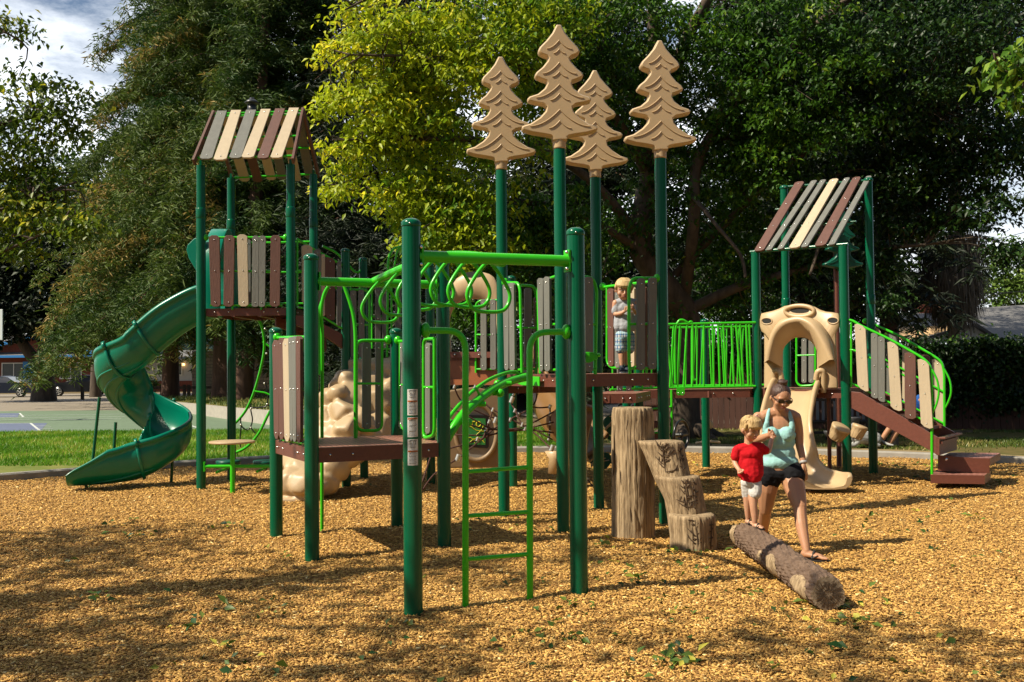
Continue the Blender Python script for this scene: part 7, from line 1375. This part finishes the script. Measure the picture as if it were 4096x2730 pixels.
for dr, sc_v, colr in (('X', 9., (.04, .14, .35, 1)), ('Z', 8., (.04, .16, .34, 1)), ('X', 15., (.03, .05, .09, 1)), ('Z', 5., (.30, .45, .5, 1))):
    wv = t_.nodes.new('ShaderNodeTexWave'); wv.bands_direction = dr; wv.inputs['Scale'].default_value = sc_v; t_.links.new(tc.outputs['Object'], wv.inputs['Vector']); cr = t_.nodes.new('ShaderNodeMath'); cr.operation = 'GREATER_THAN'; cr.inputs[1].default_value = .74; t_.links.new(wv.outputs['Fac'], cr.inputs[0]); k_ = t_.nodes.new('ShaderNodeMath'); k_.operation = 'MULTIPLY'; k_.inputs[1].default_value = .75; t_.links.new(cr.outputs[0], k_.inputs[0])
    mx = t_.nodes.new('ShaderNodeMixRGB'); mx.inputs[2].default_value = colr; t_.links.new(k_.outputs[0], mx.inputs[0])
    if prev: t_.links.new(prev.outputs[0], mx.inputs[1])
    else: mx.inputs[1].default_value = (.58, .6, .6, 1)
    prev = mx
t_.links.new(prev.outputs[0], t_.nodes['Principled BSDF'].inputs['Base Color']); folds(m.rb('shorts', pl, b2_, .005, 3))
for x, dy in ((2488, 0), (2508, .03)):
    m = Body(); c = P(x, 1470, Y0+dy); m.limb([V(c.x, c.y+.02, Z2+.045), V(c.x-.008, c.y-.075, Z2+.032)], [.034, .030]); m.limb([V(c.x, c.y+.01, Z2+.06), V(c.x, c.y, Z2+.075)], [.032, .028]); o = m.rb('shoe', mat('shoe_navy', (.02, .03, .05), .7), b2_, .004, 2)
    m = MB(); m.prism([V(c.x+.034*math.cos(q)-.004, c.y-.03+.082*math.sin(q), Z2+.005) for q in np.linspace(0, 6.28, 18, endpoint=False)], (0, 0, .014)); m.build('sole', M['white'], o)
# ---- adult sitting behind the stair, mostly hidden
Y0 = 20.6; b3_ = empty('person', None, (P(3600, 1800, Y0).x, Y0, 0)); tag(b3_, 'seated person in a blue shirt partly hidden behind the right stair', 'person'); s = .24
B = Body(); fk = hd(B, None, (3650, 1530, Y0), s, RM(-20, 5)); B.limb([(3650, 1550, Y0), (3650, 1575, Y0)], [.055, .06]); B.ell((3650, 1640, Y0), (.17, .11, .26)); B.limb([(3625, 1600, Y0-.05), (3608, 1650, Y0-.1), (3590, 1680, Y0-.25)], [.05, .04, .03]); B.limb([(3678, 1600, Y0-.05), (3690, 1650, Y0-.1), (3660, 1690, Y0-.25)], [.05, .04, .03])
hand(B, (3590, 1680, Y0-.25), (3572, 1690, Y0-.33), V(0, 0, 1), .024, .6); hand(B, (3660, 1690, Y0-.25), (3644, 1700, Y0-.33), V(0, 0, 1), .024, .6)
for dx in (0, 40): B.limb([(3640+dx, 1690, Y0), (3575+dx, 1690, Y0-.35)], [.085, .065]); B.limb([(3575+dx, 1690, Y0-.35), (3540+dx, 1740, Y0-.3), (3515+dx, 1783, Y0-.25)], [.06, .055, .038]); a_ = P(3515+dx, 1783, Y0-.25); foot(B, a_, V(a_.x-.14, a_.y-.08, .03), .036)
B.rb('body', M['skin'], b3_, .009, 3); face_bits(fk, s, b3_); m = Body(); m.ball(fk(0, .1, .14), s*.43); m.rb('hair', M['brunette'], b3_, .01, 2)
m = Body(); m.ell((3650, 1640, Y0), (.2, .135, .25)); m.limb([(3628, 1592, Y0-.02), (3618, 1625, Y0-.06)], [.065, .06]); m.limb([(3674, 1592, Y0-.02), (3684, 1625, Y0-.06)], [.065, .06]); folds(m.rb('t_shirt', cloth('blue_cotton', (.02, .09, .32)), b3_, .01, 3))
m = Body(); m.ell((3650, 1700, Y0), (.19, .15, .1)); 
for dx in (0, 40): m.limb([(3640+dx, 1692, Y0), (3595+dx, 1692, Y0-.25)], [.098, .085])
folds(m.rb('shorts', cloth('dark_shorts', (.03, .03, .04)), b3_, .01, 3))
sb = empty('low_bench', None, (P(3655, 1800, Y0).x, Y0, 0)); tag(sb, 'small dark seat under the person in blue', 'bench'); m = MB(); c = P(3655, 1722, Y0); m.box((c.x, Y0+.05, c.z-.02), (.9, .4, .05)); m.build('seat', M['black'], sb)
for dx in (-.38, .38): MB().box((c.x+dx, Y0+.05, (c.z-.04)/2-.03), (.05, .3, c.z+.0)).build('leg', M['black'], sb)
# ---- dog resting by the bench
dc = P(3450, 1770, 20.2); dg_ = empty('dog', None, (dc.x, 20.2, 0)); tag(dg_, 'grey and white dog lying on the ground behind the drums', 'dog')
B = Body(); x, y = dc.x, 20.2; B.limb([V(x+.28, y+.05, .17), V(x+.05, y, .19), V(x-.12, y-.02, .20)], [.13, .14, .12]); B.limb([V(x-.12, y-.02, .24), V(x-.22, y-.06, .34)], [.09, .07]); B.ell(V(x-.26, y-.08, .39), (.085, .08, .075)); B.limb([V(x-.30, y-.10, .375), V(x-.38, y-.14, .355)], [.045, .03])
for sy in (-1, 1): B.limb([V(x-.10, y+.07*sy, .12), V(x-.22, y+.07*sy-.02, .04), V(x-.42, y+.08*sy-.04, .035)], [.05, .034, .028]); B.limb([V(x+.26, y+.09*sy, .14), V(x+.12, y+.13*sy, .07), V(x+.30, y+.15*sy, .04), V(x+.16, y+.15*sy, .032)], [.08, .055, .03, .028]); B.limb([V(x-.25, y+.05*sy-.08, .45), V(x-.23, y+.075*sy-.08, .50)], [.03, .012])
B.limb([V(x+.36, y+.06, .14), V(x+.5, y+.02, .06), V(x+.58, y-.1, .04)], [.035, .028, .018]); B.rb('body', mat('dog_fur', (.13, .13, .125), .9, .3, 7, .6, 80, rgb2=(.42, .42, .40)), dg_, .009, 3)
m = MB(); m.ball(V(x-.415, y-.155, .36), .018); m.build('nose', M['black'], dg_)
# ================================================================ spring riders and small play items beyond the posts
def spring(par, c, h):
    m = MB(); m.tube([V(c[0]+.07*math.cos(t), c[1]+.07*math.sin(t), .0+h*t/(8*2*math.pi)) for t in np.linspace(0, 16*math.pi, 110)], .012, 6); m.build('spring', M['black'], par)
c = P(2832, 1775, 20.5); r1_ = empty('spring_rider', None, (c.x, 20.5, 0)); tag(r1_, 'tan spring rider with wide handles behind the bridge post', 'spring rider')
m = Body(); m.limb([V(c.x-.05, 20.3, .56), V(c.x+.02, 20.5, .46), V(c.x+.05, 20.8, .5)], [.06, .10, .07]); m.limb([P(2786, 1773, 20.4), P(2832, 1766, 20.3), P(2878, 1770, 20.4)], [.028, .03, .028]); m.rb('rider_body', M['tan'], r1_, .012, 3); spring(r1_, (c.x, 20.5), .4)
c = P(2395, 1780, 15.6); r2_ = empty('leaf_rider', None, (c.x, 15.6, 0)); tag(r2_, 'dark green leaf panelled spring seat with tan veins and tan seat back', 'spring rider')
for (cx_, cy_, w_, h_) in ((2400, 1845, 46, 34), (2440, 1700, 26, 40)):
    m = MB(); o_ = [P(cx_+w_*math.cos(q)*(1-.25*math.sin(q)), cy_+h_*math.sin(q)*(1+.25*math.cos(q)), 15.4) for q in np.linspace(0, 6.283, 22, endpoint=False)]; m.prism(o_, (0, .03, 0)); pn = m.build('leaf_panel', M['darkgreen'], r2_)
    m = MB()
    for k in range(4): m.tube(smooth_path([P(cx_-w_*.8, cy_+h_*(.7-.1*k), 15.385), P(cx_-w_*.2+k*8, cy_+h_*(.2-.3*k), 15.385), P(cx_+w_*(.8-.3*k), cy_+h_*(-.1-.25*k), 15.385)], 4), .008, 6)
    m.build('vein', M['tan'], pn)
for y0, y1 in ((1692, 1760), (1788, 1850)): MB().bar(P(2330, y0-10, 15.45), P(2450, y1, 15.45), .03, .06).build('rail', M['post'], r2_)
m = Body(); m.limb([P(2350, 1770, 15.6), P(2362, 1800, 15.6)], [.09, .10]); m.limb([P(2368, 1775, 15.6), P(2374, 1825, 15.6)], [.06, .07]); m.rb('seat_back', M['tan'], r2_, .012, 3); spring(r2_, (c.x, 15.6), .4)
for (px, py, Y, r, h, mt, lab) in ((3322, 1724, 20.8, .14, .14, 'black', 'small grey bowl seat on a post in front of the park bench'), (3412, 1668, 21.2, .16, .2, 'black', 'dark bowl seat on a post beside the dog')):
    c = P(px, py, Y); e = empty('bowl_seat', None, (c.x, Y, 0)); tag(e, lab, 'play seat'); MB().lathe([(.03, -h), (r*.7, -h*.8), (r, -.03), (r*1.02, 0), (r*.9, .0), (.01, -.03)], c, n=24).build('seat', mat('bowl_grey', (.10, .10, .10), .4), e); MB().cyl(V(c.x, Y, -.05), V(c.x, Y, c.z-h*.9), .03).build('post', M['black'], e)
